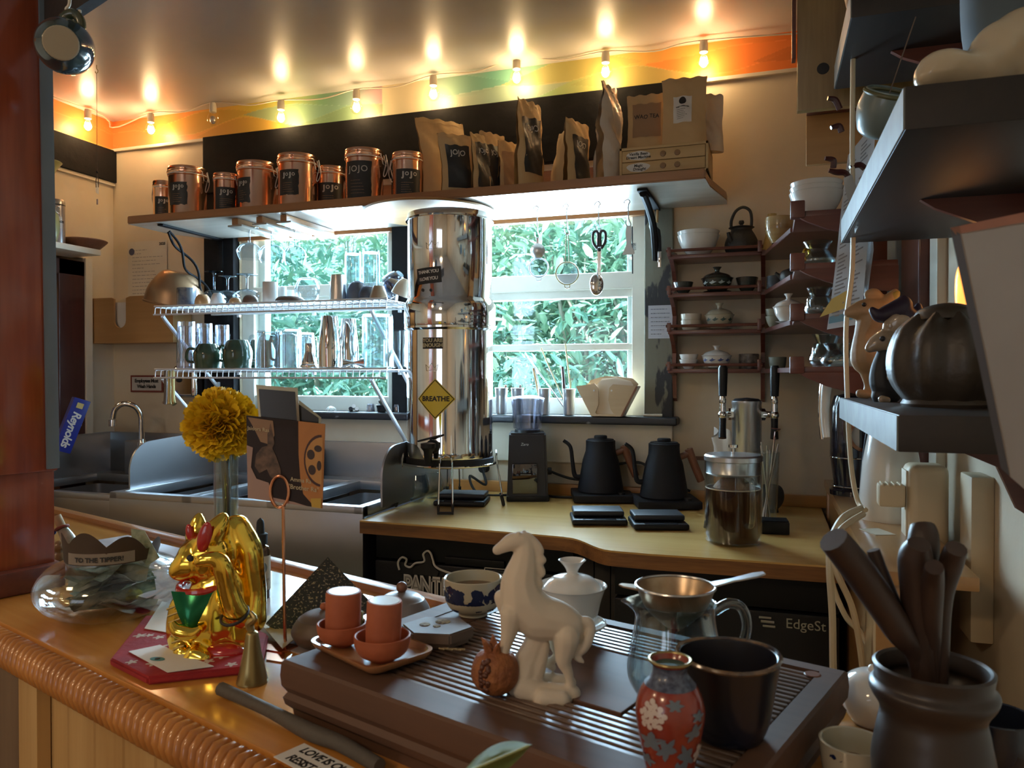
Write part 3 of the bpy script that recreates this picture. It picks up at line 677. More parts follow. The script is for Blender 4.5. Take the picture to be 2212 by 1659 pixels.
# ================================================================ COPPER CANISTERS ON THE LONG SHELF
def canister(px, pw, ptop, pbot, lab, Y=2.2, ltext='JOJO', la=0., lw=.65, lz=(.1,.66), style=0, clasp=1, m='copper', rz=0):
    c = WY(px, pbot, Y); k = MPP(c); R = pw*k/2; H = (pbot-ptop)*k*.98
    t = thing('storage_canister', lab, 'canister', (c.x, Y, ZS), group='copper canisters on the long shelf' if m == 'copper' else None)
    hb = H*.84; la += math.atan2(-c.x, Y)
    part('body', lathe([(0,0),(R*.97,0),(R*.97,.004),(R*.955,.006),(R*.955,hb*.97),(R*.99,hb*.985),(R*.99,hb),(R*.93,hb),(R*.93,hb*.9),(0,hb*.9)],40), M[m], t)
    part('lid', lathe([(0,hb+.002),(R*.98,hb+.002),(R*1.02,hb+.006),(R*1.02,hb+(H-hb)*.45),(R*.985,hb+(H-hb)*.55),(R*1.0,hb+(H-hb)*.8),(R*.97,H),(R*.80,H+.001),(0,H+.003)],40), M[m], t)
    part('gasket', lathe([(R*.9,hb),(R*1.0,hb),(R*1.0,hb+.003),(R*.9,hb+.003)],40), M['white'], t)
    a = (.18 if clasp > 0 else -.18)*1
    cl = tube([(0,-.012,hb+.012),(0,-.014,hb-.01),(0,-.004,hb-.05),(0,-.010,hb-.055),(0,-.02,hb-.03),(0,-.014,hb+.002)], .0016, 6, 4)
    join(cl, tube([(.012,0,hb+.014),(.012,-.008,hb-.02),(-.012,-.008,hb-.02),(-.012,0,hb+.014)], .0014, 6))
    o = part('wire_clasp', cl, M['steel'], t); ang = a*2
    o.matrix_local = Matrix.Rotation((PI/2 if clasp > 0 else -PI/2)+ang*.2, 4, 'Z') @ Matrix.Translation((0,-R*1.0,0)); 
    # label wraps round the front
    w = R*2*lw; h = (lz[1]-lz[0])*H; rr = R*.955
    rd = random.Random(int(px)); tear = [rd.uniform(0,.004) for _ in range(12)]
    def lf(u,v):
        x = (u-.5)*w; y = (v-.5)*h
        if v == 0: y += tear[int(u*11)]
        if u == 1: x -= tear[int(v*11)]
        return (x,y,.0006)
    lbl = part('label', bendcyl(grid(lf, 14, 11), rr, la, (lz[0]+lz[1])/2*H), M['label'], t, 'black paper label')
    if style == 0:
        tb = text_bm('J  J ', w*.42, 'CENTER', .0002, bold=.0012)
        for sx in (-.115*w, .16*w): join(tb, lathe([(w*.055,-.0002),(w*.085,-.0002),(w*.085,.0002),(w*.055,.0002)], 16))if False else None
        tb = bmesh.new()
        for sx in (-.20*w, .10*w):
            join(tb, tx(text_bm('J', w*.26, 'CENTER', .0002, bold=.0014), TR(sx,0,0)))
            join(tb, tx(ring((0,0,0), w*.055, w*.016), TR(sx+.14*w, .03*w, 0) @ Matrix.Diagonal((1,1,.05,1))))
    else: tb = text_bm('JOJO', w*.30, 'CENTER', .0002, 1.15)
    tx(tb, TR(0, h*.28, .001)); part('lettering', bendcyl(tb, rr, la, (lz[0]+lz[1])/2*H), M['inkw'], lbl, smooth=False)
    pb = lines_bm(w*.55, 5, h*.085, .0012, int(px)); tx(pb, TR(0, -h*.02, .001)); part('small_print', bendcyl(pb, rr, la, (lz[0]+lz[1])/2*H), M['kraft2'], lbl, smooth=False)
    return t
canister(354, 44, 377, 470, 'small copper canister at the far left end of the long shelf', 2.26, la=-.1, lw=.8, lz=(.12,.62), clasp=-1)
canister(406, 82, 360, 468, 'tall copper canister with a torn label, second from the left end of the shelf', 2.20, la=-.55, lw=.52, lz=(.2,.66))
canister(489, 54, 371, 460, 'small copper canister with a worn label standing alone between two tall ones', 2.20, la=-.05, lw=.85, lz=(.08,.64))
canister(555, 84, 347, 457, 'tall copper canister whose label sits on its left side, under the green mural', 2.22, la=-.8, lw=.45, lz=(.16,.66))
canister(643, 85, 332, 448, 'tall copper canister with a label torn down its right edge', 2.20, la=-.5, lw=.56, lz=(.2,.68))
canister(715, 62, 345, 443, 'copper canister half hidden behind the tallest canister, with a broad black label', 2.28, la=-.1, lw=.95, lz=(.05,.62), clasp=-1)
canister(787, 84, 323, 437, 'tallest copper canister with a long block-lettered black label', 2.19, la=-.35, lw=.72, lz=(.03,.74), style=1)
canister(881, 68, 328, 430, 'copper canister standing right beside the first kraft bags', 2.20, la=.05, lw=.85, lz=(.05,.62), clasp=-1)
# ================================================================ POUCHES ON THE SHELF
def pouch(w, h, d, m, seed=0, crimp=.004, lean=0., slump=0.):
    rd = random.Random(seed); ph = [rd.uniform(0,6.28) for _ in range(6)]
    def th(u,v): 
        e = (1-abs(2*u-1)**3); return d*.5*(1-v)**.75*(.35+.65*e)+.0015*e
    def wob(u,v): return crimp*(math.sin(u*9+ph[0]+v*5)*.5+math.sin(v*13+ph[1]+u*3)*.5+math.sin(v*27+u*19+ph[2])*.3)*min(1,v*3)
    def wid(v): return w*(.5-.035*math.sin(v*PI)+.004*math.sin(v*25+ph[3]))
    def top(u): return h*(1+.012*math.sin(u*21+ph[4]))
    def S(u,v,side): return Vector(((2*u-1)*wid(v)+slump*v*v, side*-th(u,v)+wob(u,v)+lean*v*v, v*top(u)))
    b = bmesh.new(); grid(lambda u,v: S(u,v,1), 16, 20, bm=b); grid(lambda u,v: S(u,v,-1), 16, 20, bm=b)
    grid(lambda u,v: Vector(((2*u-1)*wid(0), (2*v-1)*th(u,0), 0)), 16, 4, bm=b)
    bmesh.ops.remove_doubles(b, verts=b.verts, dist=.0003); return b, S
def bag(px, pw, ptop, pbot, lab, Y=2.2, rz=0., m='kraft', d=.05, label=None, wreal=None, z=None, seed=1, lr=(.2,.8,.12,.7), lean=.0, slump=0., ltxt='JOJO', lm='label', tm='inkw', crimp=.004, nm='paper_bag', cat='bag', emblem=0, big=0):
    c = WY(px, pbot, Y); k = MPP(c); H = (pbot-ptop)*k; W = wreal or pw*k
    t = thing(nm, lab, cat, (c.x, Y, z if z is not None else ZS), rz)
    b, S = pouch(W, H, d, m, seed, crimp, lean, slump); part('pouch', b, M[m], t)
    b = bmesh.new(); grid(lambda u,v: S(u,.94+.05*v,1)+Vector((0,-.0008,0)), 16, 1, bm=b); part('top_seal', b, M[m], t)
    if label:
        u0,u1,v0,v1 = lr
        lb = part('label', grid(lambda u,v: S(u0+(u1-u0)*u, v0+(v1-v0)*v, 1)+Vector((0,-.0012,0)), 10, 12), M[lm], t, label)
        tb = text_bm(ltxt, W*(u1-u0)*(1.28 if big else 1.2)/max(4,len(ltxt)*.95), 'CENTER', .0001, bold=.0002)
        def put(bm_, uc, vc):
            for v in bm_.verts:
                uu = uc + v.co.x/W; vv = vc + v.co.y/H; p = S(min(max(uu,0),1), min(max(vv,0),1), 1); v.co = (p.x, p.y-.002-v.co.z, p.z)
        put(tb, (u0+u1)/2, v0+(v1-v0)*(.60 if big or emblem else .82)); part('lettering', tb, M[tm], lb, smooth=False)
        pb = lines_bm(W*(u1-u0)*.6, 1 if big else 6, H*(v1-v0)*.07, .0022 if big else .0011, seed); put(pb, (u0+u1)/2, v0+(v1-v0)*(.14 if big else .50 if emblem else .62))
        if emblem: q_ = lathe([(0,0),(W*.085,0)],20); put(q_, (u0+u1)/2, v0+(v1-v0)*.82); part('round_emblem', q_, M['inkk'], lb, smooth=False); part('small_print', pb, M['kraft2'] if tm == 'inkw' else M[tm], lb, smooth=False)
    return t
bag(963, 110, 245, 425, 'biggest brown kraft bag, standing beside the last copper canister', 2.27, rz=.75, d=.085, m='kraft', seed=3, lean=.01, slump=-.02)
bag(992, 78, 292, 418, 'kraft bag with a black label leaning on the biggest brown bag', 2.155, rz=.62, d=.05, label='black label', seed=5, slump=-.015, lr=(.15,.85,.06,.8))
bag(1043, 40, 292, 413, 'thin kraft bag with a dark blue-black label, first of the pair behind the leaning bag', 2.16, rz=1.1, d=.03, label='black label', wreal=.085, seed=8, slump=-.01, lr=(.15,.85,.05,.85))
bag(1068, 50, 283, 412, 'thin kraft bag with a black label, second of the pair behind the leaning bag', 2.20, rz=1.05, d=.035, label='black label', wreal=.095, seed=9, slump=-.01, lr=(.2,.85,.05,.8))
bag(1103, 45, 298, 410, 'kraft bag with a plain brown label beside the tall narrow bag', 2.22, rz=.9, d=.05, label='brown paper label', lm='kraft2', tm='kraft', ltxt='', wreal=.09, seed=11, lr=(.1,.8,.1,.8))
bag(1143, 52, 222, 408, 'tall narrow kraft bag with a black label standing nearly edge-on', 2.16, rz=1.12, d=.05, label='black label', wreal=.11, seed=14, slump=.0, lr=(.15,.85,.15,.8), crimp=.006)
bag(1212, 50, 280, 402, 'kraft bag with a pale patch, slumping left beside the dark-labelled bag', 2.22, rz=-.9, d=.06, wreal=.10, seed=17, slump=.03, m='kraft')
bag(1246, 42, 262, 399, 'kraft bag turned sideways with a black label, left of the pale foil bag', 2.17, rz=1.15, d=.05, label='black label', wreal=.11, seed=19, lr=(.2,.9,.05,.75))
bag(1316, 55, 185, 394, 'tall pale glossy foil bag with a crumpled front', 2.17, rz=1.3, d=.075, m='foil', wreal=.115, seed=23, crimp=.010, nm='foil_bag')
# two-drawer wooden box
c0 = WY(1338, 390, 2.13); c1 = WY(1530, 370, 2.13)
bt = thing('two_drawer_box', 'small pale wooden box with two labelled drawers at the right end of the shelf', 'box', (c0.x, 2.13, ZS))
BW = c1.x-c0.x; BH = (WY(1338,325,2.13)-c0).z*.98; palew = wood('pale_box_wood', (.60,.42,.20), (.50,.33,.14), 'x', 12, .5)
part('case', join(box(0,BW,0,.17,0,.008,.001), box(0,BW,0,.17,BH-.008,BH,.001), box(0,.007,0,.17,0,BH,.001), box(BW-.007,BW,0,.17,0,BH,.001), box(.005,BW-.005,.1,.17,.005,BH-.005)), palew, bt)
for k,(s1) in enumerate(('Magic\n  Draught','Vanilla Bean\nDream Machine')):
    z0 = .009+k*(BH-.017)/2; z1 = z0+(BH-.017)/2-.002
    dr = part('drawer', box(.008, BW-.008, -.002, .09, z0, z1, .0012), palew, bt)
    for dx in (.50,.66):
        part('finger_hole', tx(lathe([(0,-.0005),(.0085,-.0005),(.0075,.003),(0,.004)], 18), TR(BW*dx, -.0016, (z0+z1)/2, rx=PI/2)), wood('hole_wood',(.30,.18,.07),(.22,.12,.05),'x',9), dr)
    lbq = part('label', tx(prism([(.032*math.cos(a)*(1+.08*math.sin(3*a)), .0125*math.sin(a)*(1+.05*math.cos(5*a))) for a in [2*PI*i/28 for i in range(28)]], 0, .0004), TR(BW*.22,-.0024,(z0+z1)/2, rx=PI/2)), M['paper'], dr, 'white sticker with handwriting', smooth=False)
    part('handwriting', tx(text_bm(s1, .0105, 'CENTER', .0001, shear=.15, bold=.0003, line=.9), TR(BW*.22,-.0030,(z0+z1)/2, rx=PI/2)), M['inkk'], lbq, smooth=False)
zt = ZS+BH
bag(1396, 84, 192, 318, 'flat kraft tea bag with a lettered brown label standing on the drawer box', 2.20, rz=.04, z=zt, label='brown printed label', lm='kraft2', tm='inkk', ltxt='WAO TEA', d=.03, seed=31, lr=(.14,.90,.26,.84), crimp=.002, big=1)
bag(1478, 96, 160, 308, 'kraft pouch with a round-topped white label standing on the drawer box', 2.17, rz=.04, z=zt, d=.04, seed=33, label='white label', lm='paper', tm='inkk', ltxt='WEST CHINA TEA', emblem=1, lr=(.25,.68,.33,.72), crimp=.003)
bag(1530, 60, 175, 300, 'white-backed bag peeking out behind the white-labelled pouch', 2.24, rz=.5, z=zt, d=.03, seed=35, m='foil', wreal=.09)
# round board under the shelf above the filter
p = WY(930, 468, 2.25)
single('round_board', lathe([(0,-.008),(.205,-.008),(.21,-.004),(.205,0),(0,0)], 48), M['bamboo'], 'round pale wooden board fixed flat under the long shelf above the steel water filter', 'board', (p.x, 2.24, ZS-.029))
# ================================================================ WATER FILTER
FY = 2.13; pb = WY(978, 985, FY); pt = WY(968, 464, FY); kf = MPP(pb); R = 189*kf/2; zb = pb.z
wf = thing('water_filter', 'tall polished steel gravity water filter with stickers standing on a wire stand', 'water filter', (WY(972,800,FY).x, FY, zb), rz=.0)
H = pt.z-zb-.004
zj = (WY(972,712,FY).z-zb); zj2 = (WY(972,658,FY).z-zb)
part('lower_chamber', lathe([(0,0),(R*.97,0),(R*.985,.006),(R*.975,.02),(R*.975,zj-.006),(R*1.03,zj),(R*1.03,zj+.006),(R*.9,zj+.006)],64), M['chrome'], wf)
part('upper_chamber', lathe([(R*.9,zj+.007),(R*1.02,zj+.007),(R*1.035,zj+.016),(R*1.035,zj2-.008),(R*1.0,zj2+.006),(R*.955,zj2+.016),(R*.95,H-.022),(R*.96,H-.02)],64), M['chrome'], wf)
part('lid', lathe([(R*.90,H-.021),(R*1.0,H-.021),(R*1.0,H-.016),(R*.975,H-.012),(R*.96,H),(R*.93,H+.001),(0,H+.004)],64), M['chrome'], wf)
part('rubber_base', lathe([(0,-.018),(R*1.0,-.018),(R*1.0,-.002),(R*.96,.001),(0,.001)],48), M['rubber'], wf)
def fz(y): return WY(972, y, FY-R).z - zb
def fang(px): 
    # angle on the cylinder of a pixel column
    d = ray(px, 800); cx, cy = wf.location.x, wf.location.y
    a = d.x*d.x+d.y*d.y; bq = -2*(d.x*cx+d.y*cy); cq = cx*cx+cy*cy-(R*.98)**2; disc = max(bq*bq-4*a*cq, 0); s = (-bq-math.sqrt(disc))/(2*a)
    return math.atan2(d.y*s-cy, d.x*s-cx)+PI/2
def fk(px): a = fang(px); return (wf.location.y-CAM.y-R*math.cos(a))
def zat(px, py): return WY(px, py, fk(px)).z - zb
def sticker_rect(px, py, w, h, txts, size, m, tm, nm='sticker', lab=None, rot=0, bold=0, off=R*.952, sp=1.):
    a = fang(px); zc = zat(px, py)
    b = grid(lambda u,v: ((u-.5)*w,(v-.5)*h,.0012), 12, 4); tx(b, Matrix.Rotation(rot,4,'Z'))
    s = part(nm, bendcyl(b, off, a, zc), M[m] if isinstance(m,str) else m, wf, lab)
    for tt, yy in txts:
        q = text_bm(tt, size, 'CENTER', .0003, sp, bold=bold); tx(q, Matrix.Rotation(rot,4,'Z') @ TR(0,yy,.0019)); part('lettering', bendcyl(q, off, a, zc), M[tm] if isinstance(tm,str) else tm, s, smooth=False)
    return s
sticker_rect(924, 594, .080, .045, (('THANK YOU', .010), ('I LOVE YOU', -.010)), .0128, 'inkk', 'paper', lab='black sticker thanking the reader', rot=.06, off=R*.955, bold=.0004, sp=.85)
gold_ink = mat('gold_ink', (.55,.48,.30), .5)
sticker_rect(934, 741, .062, .032, (('YOU ARE', .0075), ('ENOUGH', -.0065)), .0145, 'inkk', gold_ink, lab='small black sticker with gold letters', off=R*.978, bold=.0006)
a = fang(940); zc = zat(940, 862); yel = mat('yellow_sticker', (.80,.60,.05), .4)
def diam(hw, off): 
    g = grid(lambda u,v: ((u-.5)*hw*1.414,(v-.5)*hw*1.414,off), 14, 14); return tx(g, Matrix.Rotation(PI/4,4,'Z'))
ds = part('diamond_sticker', bendcyl(diam(.0585,.0010), R*.978, a, zc), yel, wf, 'yellow diamond sticker')
fr = bmesh.new(); hw=.054
for k in range(4):
    c1_, c2_ = [(hw*math.cos(PI/2*(k+j)), hw*math.sin(PI/2*(k+j))) for j in (0,1)]
    tube([(c1_[0]+(c2_[0]-c1_[0])*i/10, c1_[1]+(c2_[1]-c1_[1])*i/10, .0014) for i in range(11)], .0011, 4, bm=fr)
part('border', bendcyl(fr, R*.978, a, zc), M['inkk'], ds)
part('lettering', bendcyl(tx(text_bm('BREATHE', .0195, 'CENTER', .0003, 1.02, bold=.0007), TR(0,0,.0014)), R*.978, a, zc), M['inkk'], ds, smooth=False)
# moustache and eyes
a = fang(922); zc = zat(922, 647)
ms = [(0,.004),(.008,.009),(.016,.008),(.024,.003),(.032,.006),(.034,.004),(.028,-.006),(.018,-.008),(.007,-.005),(0,-.001)]
ms = ms + [(-x,y) for x,y in ms[::-1][1:-1]]
b = bmesh.new(); vs=[b.verts.new((x,y,.0012)) for x,y in ms]; b.faces.new(vs); bmesh.ops.triangulate(b, faces=b.faces); bmesh.ops.subdivide_edges(b, edges=b.edges, cuts=2)
part('moustache_sticker', bendcyl(b, R*.965, a, zc), M['inkk'], wf)
for px in (912, 930): part('eye_sticker', bendcyl(tx(lathe([(0,.0015),(.0045,.0012),(.0045,.0005)],14), TR()), R*.955, fang(px), zat(px,626)), M['inkk'], wf)
for yy, off_ in ((530, .953), (795, .977)):
    q_ = tube([(-.016,-.008,.0004),(-.019,.010,.0004),(-.009,.001,.0004),(0,.014,.0004),(.009,.001,.0004),(.019,.010,.0004),(.016,-.008,.0004),(-.016,-.008,.0004)], .0008, 5)
    part('embossed_crown', bendcyl(q_, R*off_, fang(932), zat(932,yy)), M['chrome'], wf)
# spigot
a = fang(935); zc = zat(935, 965); sx, sy = R*.97*math.cos(a-PI/2), R*.97*math.sin(a-PI/2)
def radial(z): return TR(sx, sy, z, rz=a)
sp_ = part('spigot', tx(join(lathe([(0,0),(.020,0),(.020,.008),(.014,.012),(.014,.035),(0,.035)],20)), radial(zc) @ Matrix.Rotation(PI/2,4,'X')), M['blackpl'], wf)
part('spout', tx(lathe([(0,-.045),(.010,-.045),(.013,-.01),(.021,.0),(.021,.012),(0,.016)],20), radial(zc) @ TR(0,-.035,0)), M['blackpl'], sp_)
part('lever', tx(box(-.03,.038,-.007,.007,0,.006,.002), radial(zc+.022) @ TR(0,-.035,0,ry=-.25)), M['blackpl'], sp_)
# wire stand
wsd = thing('wire_stand', 'chromed wire stand with black rubber feet holding up the steel water filter', 'stand', (wf.location.x, FY, ZK))
Hs = zb-.019-ZK
part('top_ring', ring((0,0,Hs), R*1.06, .0035, seg=48), M['chrome'], wsd)
part('floor_ring', ring((0,0,Hs-.004), R*.92, .0025, seg=48), M['chrome'], wsd)
for aa in (-1.25, -2.72, .35, 1.9):
    r0, r1 = R*1.06, R*1.22
    dx = lambda r,o: (r*math.cos(aa)-o*math.sin(aa), r*math.sin(aa)+o*math.cos(aa))
    o1, o2 = .018, .020
    pts_ = [(*dx(r0,-o1),Hs+.012),(*dx(r1,-o2),.006),(*dx(r1,o2),.006),(*dx(r0,o1),Hs+.012),(*dx(r0,o1*.75),Hs+.028),(*dx(r0,0),Hs+.035),(*dx(r0,-o1*.75),Hs+.028)]
    part('leg', tube(pts_, .0028, 7, closed=True), M['chrome'], wsd)
    pf = [(*dx(r1-(r1-r0)*.35,-o2),.07*.5),(*dx(r1,-o2),.006),(*dx(r1,o2),.006),(*dx(r1-(r1-r0)*.35,o2),.07*.5)]
    part('rubber_foot', tube(pf, .0052, 8), M['rubber'], wsd)
# ================================================================ HANGING TOOLS ON THE RIGHT WINDOW
def hook(px, ptop, plow, lab, Y=2.27):
    p = WY(px, ptop, Y); q = WY(px, plow, Y); L = ZS-.0275-q.z
    t = single('steel_s_hook', tube([(-.012,0,-.012),(-.010,0,-.004),(0,0,-.001),(.005,0,-.008),(.0,0,-.02),(.002,0,-L+.02),(.008,0,-L+.004),(.002,0,-L-.002),(-.006,0,-L+.004),(-.007,0,-L+.016)], .0017, 6, 5), M['steel'], lab, 'hook', (p.x, Y, ZS-.0285))
    return Vector((p.x+.002, Y, ZS-.0285-L))
meshM = thinglass('wire_mesh', (.52,.55,.60), .2, .10, .5, (.7,.72,.75))
def strainer(o, drop, R_, lab, two=0, gm='steel', rz=.2):
    t = thing('tea_strainer', lab, 'strainer', o, rz)
    part('handle_wires', join(tube([(-.006,0,-drop),(-.003,0,-.004),(0,0,0),(.003,0,-.004),(.006,0,-drop)], .0014, 6, 3)), M[gm], t)
    part('rim', ring((0,0,-drop-R_), R_, .0022, 'y'), M[gm], t)
    b = lathe([(R_*math.cos(a_), -R_*.55*math.sin(a_)) for a_ in [PI/2*k/6 for k in range(7)]], 28); tx(b, TR(0,0,-drop-R_, rx=-PI/2)); part('mesh_bowl', b, meshM, t)
    part('rest_hook', tube([(-.008,0,-drop-2*R_+.001),(-.006,0,-drop-2*R_-.01),(.006,0,-drop-2*R_-.01),(.008,0,-drop-2*R_+.001)], .0014, 6, 3), M[gm], t)
    return t
h1 = hook(1160, 455, 512, 'steel hook holding the two small round strainers')
t = thing('perforated_tea_spoon', 'round steel scoop strainer hanging above the small mesh strainer', 'strainer', h1, .1)
Rr = .0235
part('bowl', tx(lathe([(0,-.012),(Rr*.6,-.009),(Rr*.95,-.001),(Rr,0),(Rr*.97,.001),(Rr*.6,-.007),(0,-.010)],28), TR(0,0,-.042,rx=-PI/2+.1)), M['steel'], t)
part('tab', box(-.004,.004,-.0008,.0008,-.022,0,.0006), M['steel'], t)
strainer(h1+Vector((.0,.012,-.02)), .042, .031*.95, 'small round mesh strainer, leftmost of the strainers hanging at the right window')
h2 = hook(1224, 448, 505, 'steel hook holding the yellowish long-handled strainer')
strainer(h2, .085, .034, 'long-handled strainer with a brass-coloured rim hanging second from the left', gm='brass', rz=.3)
h3 = hook(1293, 443, 497, 'steel hook holding the scissors and spoon')
t = thing('scissors', 'dark-handled kitchen scissors hanging from a hook in front of the window', 'scissors', h3)
for s in (-1,1):
    part('handle_loop', tube([(s*.004,0,-.05),(s*.003,0,-.012),(s*.010,0,-.002),(s*.019,0,-.010),(s*.018,0,-.035),(s*.006,0,-.055)], .0042, 8, 4, closed=False), mat('dark_grip%d'%s, (.05,.04,.045), .5), t)
    part('blade', tx(prism([(-.004,0),(.004,0),(.0015,-.085),(-.0005,-.09)], -.0006, .0006), TR(s*.002,s*.001,-.055, rx=PI/2, rz=0)), M['steel'], t)
part('pivot', ball((0,0,-.058), .006, .005, .006), mat('dark_pivot', (.05,.05,.05), .5), t)
t = thing('steel_spoon', 'polished steel slotted spoon hanging below the scissors', 'spoon', h3+Vector((0,.014,-.005)), .25)
part('handle', tube([(0,0,0),(-.003,0,-.05),(-.006,0,-.10),(-.008,0,-.125)], [.0022,.0025,.002,.003], 8, 4), M['chrome'], t)
part('bowl', tx(ball((0,0,0), .021, .008, .033), TR(-.011,0,-.155)), M['chrome'], t)
h4 = hook(1357, 440, 487, 'steel hook holding the white spatula')
t = thing('white_spatula', 'white plastic scraper hanging beside the black-tipped brush', 'spatula', h4, -.1)
part('blade', tx(prism([(-.007,-.0),(.007,0),(.009,-.02),(.007,-.055),(.018,-.082),(.016,-.085),(-.019,-.085),(-.019,-.082),(-.007,-.055),(-.010,-.02)], -.0015,.0015,.0008), Matrix(((1,0,0,0),(0,0,1,0),(0,1,0,0),(0,0,0,1)))), M['white'], t)
t = thing('bottle_brush', 'thin black brush hanging behind the white scraper', 'brush', h4+Vector((.008,.014,.0)), 0)
part('rod', tube([(0,0,0),(.001,0,-.14)], .0018, 6), M['blackpl'], t)
br = bmesh.new()
for k in range(60):
    a_ = k*2.4; z = -.05-.00035*k; tube([(0,0,z),(.012*math.cos(a_),.012*math.sin(a_),z)], .0004, 3, bm=br)
part('bristles', br, M['blackpl'], t)['kind'] = 'stuff'
# tongs / can opener on the right post
p = WY(1417, 440, 2.42)
t = thing('black_tongs', 'black and steel tongs hanging on the peeling post right of the window', 'tongs', (p.x, 2.415, p.z))
part('handle', tube([(-.006,0,0),(-.010,0,-.06)], .004, 8), M['bamboo'], t); part('handle', tube([(.006,0,0),(.004,0,-.06)], .004, 8), M['bamboo'], t)
part('jaw', tube([(-.012,0,-.06),(-.014,0,-.075),(.008,0,-.085),(.012,0,-.15)], .006, 8, 3), M['blackpl'], t)
part('tip', box(.006,.018,-.004,.004,-.20,-.15,.002), M['chrome'], t)
p = WY(1426, 695, 2.43)
t = thing('wall_note', 'white paper grid note pinned on the peeling black post', 'note', (p.x, 2.437, p.z), 0)
part('sheet', box(-.038,.038,-.0006,0,-.052,.052), mat('bluish_paper', (.52,.52,.56), .8), t, smooth=False)
b = lines_bm(.06, 7, .013, .0016, 5); part('handwriting', tx(b, TR(0,-.0008,.04,rx=PI/2)), M['inkk'], t, smooth=False)
b = bmesh.new()
for k in range(7): box(-.036,.036,-.0009,-.0006,-.045+k*.014,-.0445+k*.014,bm=b)
part('ruling', b, mat('blue_ruling',(.25,.28,.45),.7), t, smooth=False)
# ================================================================ DISHES ON THE WIRE SHELVES
def at(px, Y, z): c = WY(px, 700, Y); v = Vector((c.x, Y, z)); return v, MPP(v)
GC = 'glassware drying on the wire shelves'
def flip(bm, h): return tx(bm, Matrix.Translation((0,0,h)) @ Matrix.Rotation(PI,4,'X'))
def goblet(bowlR, H, m, t, hang=False):
    """stem glass upside down: rim down, foot up"""
    hb = H*.50; pr = [(bowlR*.78,0),(bowlR*.96,hb*.4),(bowlR*.95,hb*.62),(bowlR*.6,hb*.92),(.004,hb*1.04)]
    o = smoothprof(pr, 5); b = lathe(o + [(.0035,hb*1.25),(.0035,H*.9),(.008,H*.955),(bowlR*.72,H*.992),(bowlR*.74,H),(0,H)], 32)
    return part('bowl_and_stem', b, M[m], t)
for px, pw, pt, Y, lab in ((463,54,587,2.30,'upside-down stem glass nearest the copper-brown bowl on the upper wire shelf'),(492,52,597,2.20,'upside-down stem glass just right of the first one on the upper wire shelf'),(534,62,593,2.22,'upside-down stem glass standing alone in front of the window frame')):
    v, k = at(px, Y, ZW1+.003); H = v.z; top = WY(px, pt, Y).z
    t = thing('stem_glass', lab, 'glass', v, group=None); goblet(pw*k/2, top-v.z, 'stemglass', t)
for px, pw, pt, pbt, Y, lab in ((539,54,486,560,2.20,'stem glass hanging upside down at the left of the rack'),(587,58,484,567,2.22,'stem glass hanging upside down in the middle of the rack'),(637,50,500,572,2.24,'stem glass hanging upside down at the right of the rack')):
    v, k = at(px, Y, 0); zb_ = WY(px, pbt, Y).z; t = thing('hanging_stem_glass', lab, 'glass', (v.x, Y, zb_), group=None); goblet(pw*k/2, ZS-.048-zb_, 'stemglass', t)
def dish(nm, lab, cat, px, pw, ph, Y, z, prof, m, t=.003, up=True, rot=None, parts=None, seg=32, group=None, sm=True, floor=None):
    v, k = at(px, Y, z); W = pw*k/2; H = ph*k
    th = thing(nm, lab, cat, v, rot=rot, group=group) if rot else thing(nm, lab, cat, v, group=group)
    b = vessel([(r*W, zz*H) for r, zz in prof], t, seg=seg, sm=sm)
    if not up: flip(b, H)
    part('body', b, M[m] if isinstance(m,str) else m, th); return th, W, H
BOWL = [(.40,0),(.42,.04),(.62,.18),(.86,.5),(1.,1.)]
CUP = [(.55,0),(.58,.04),(.80,.25),(.95,.6),(1.,1.)]
TUMB = [(.78,0),(.80,.03),(.88,.4),(1.,1.)]
STR = [(.96,0),(1,.03),(1,.5),(1.,1.)]
MUG = [(.62,0),(.70,.03),(.98,.35),(1.,.62),(.93,.85),(.90,1.)]
oxid = mat('brown_metal_bowl', (.40,.25,.14), .35, .75, col2=(.30,.18,.10), scale=4)
v, k = at(388, 2.30, ZW1+.005)
t = thing('tilted_metal_bowl', 'large brown metal bowl tipped up at the left end of the upper wire shelf', 'bowl', v+Vector((-.01,0,.078)), rot=(.0,.22,0))
b = flip(vessel([(.35*.105,0),(.60*.105,.012),(.92*.105,.07),(.105,.125)], .003), .125); tx(b, TR(0,0,-.065)); part('body', b, oxid, t)
part('rolled_rim', ring((0,0,-.065), .105, .004), oxid, t)
bluedk = mat('speckled_blue_glaze', (.03,.05,.10), .15, coat=.6, col2=(.12,.14,.17), scale=40, lo=.5, hi=.7)
dish('upturned_mug', 'small dark speckled blue mug upside down in front of the brown bowl', 'mug', 403, 40, 38, 2.20, ZW1+.003, STR, bluedk, up=False)
orange = mat('orange_brown_glaze', (.50,.28,.12), .2, coat=.6)
dish('upturned_tea_cup', 'small orange-brown tea cup upside down beside the speckled blue mug', 'cup', 438, 34, 22, 2.18, ZW1+.003, CUP, orange, up=False)
dish('upturned_tea_cup', 'small white tea cup upside down under the stem glasses', 'cup', 470, 30, 24, 2.18, ZW1+.003, CUP, 'white', up=False)
dish('upturned_tea_cup', 'tiny tan tea cup upside down left of the dark rimmed cup', 'cup', 508, 26, 12, 2.17, ZW1+.003, CUP, orange, up=False)
dish('upturned_tea_cup', 'low dark-rimmed tea cup upside down in the middle of the upper wire shelf', 'cup', 541, 34, 16, 2.17, ZW1+.003, CUP, 'clay', up=False)
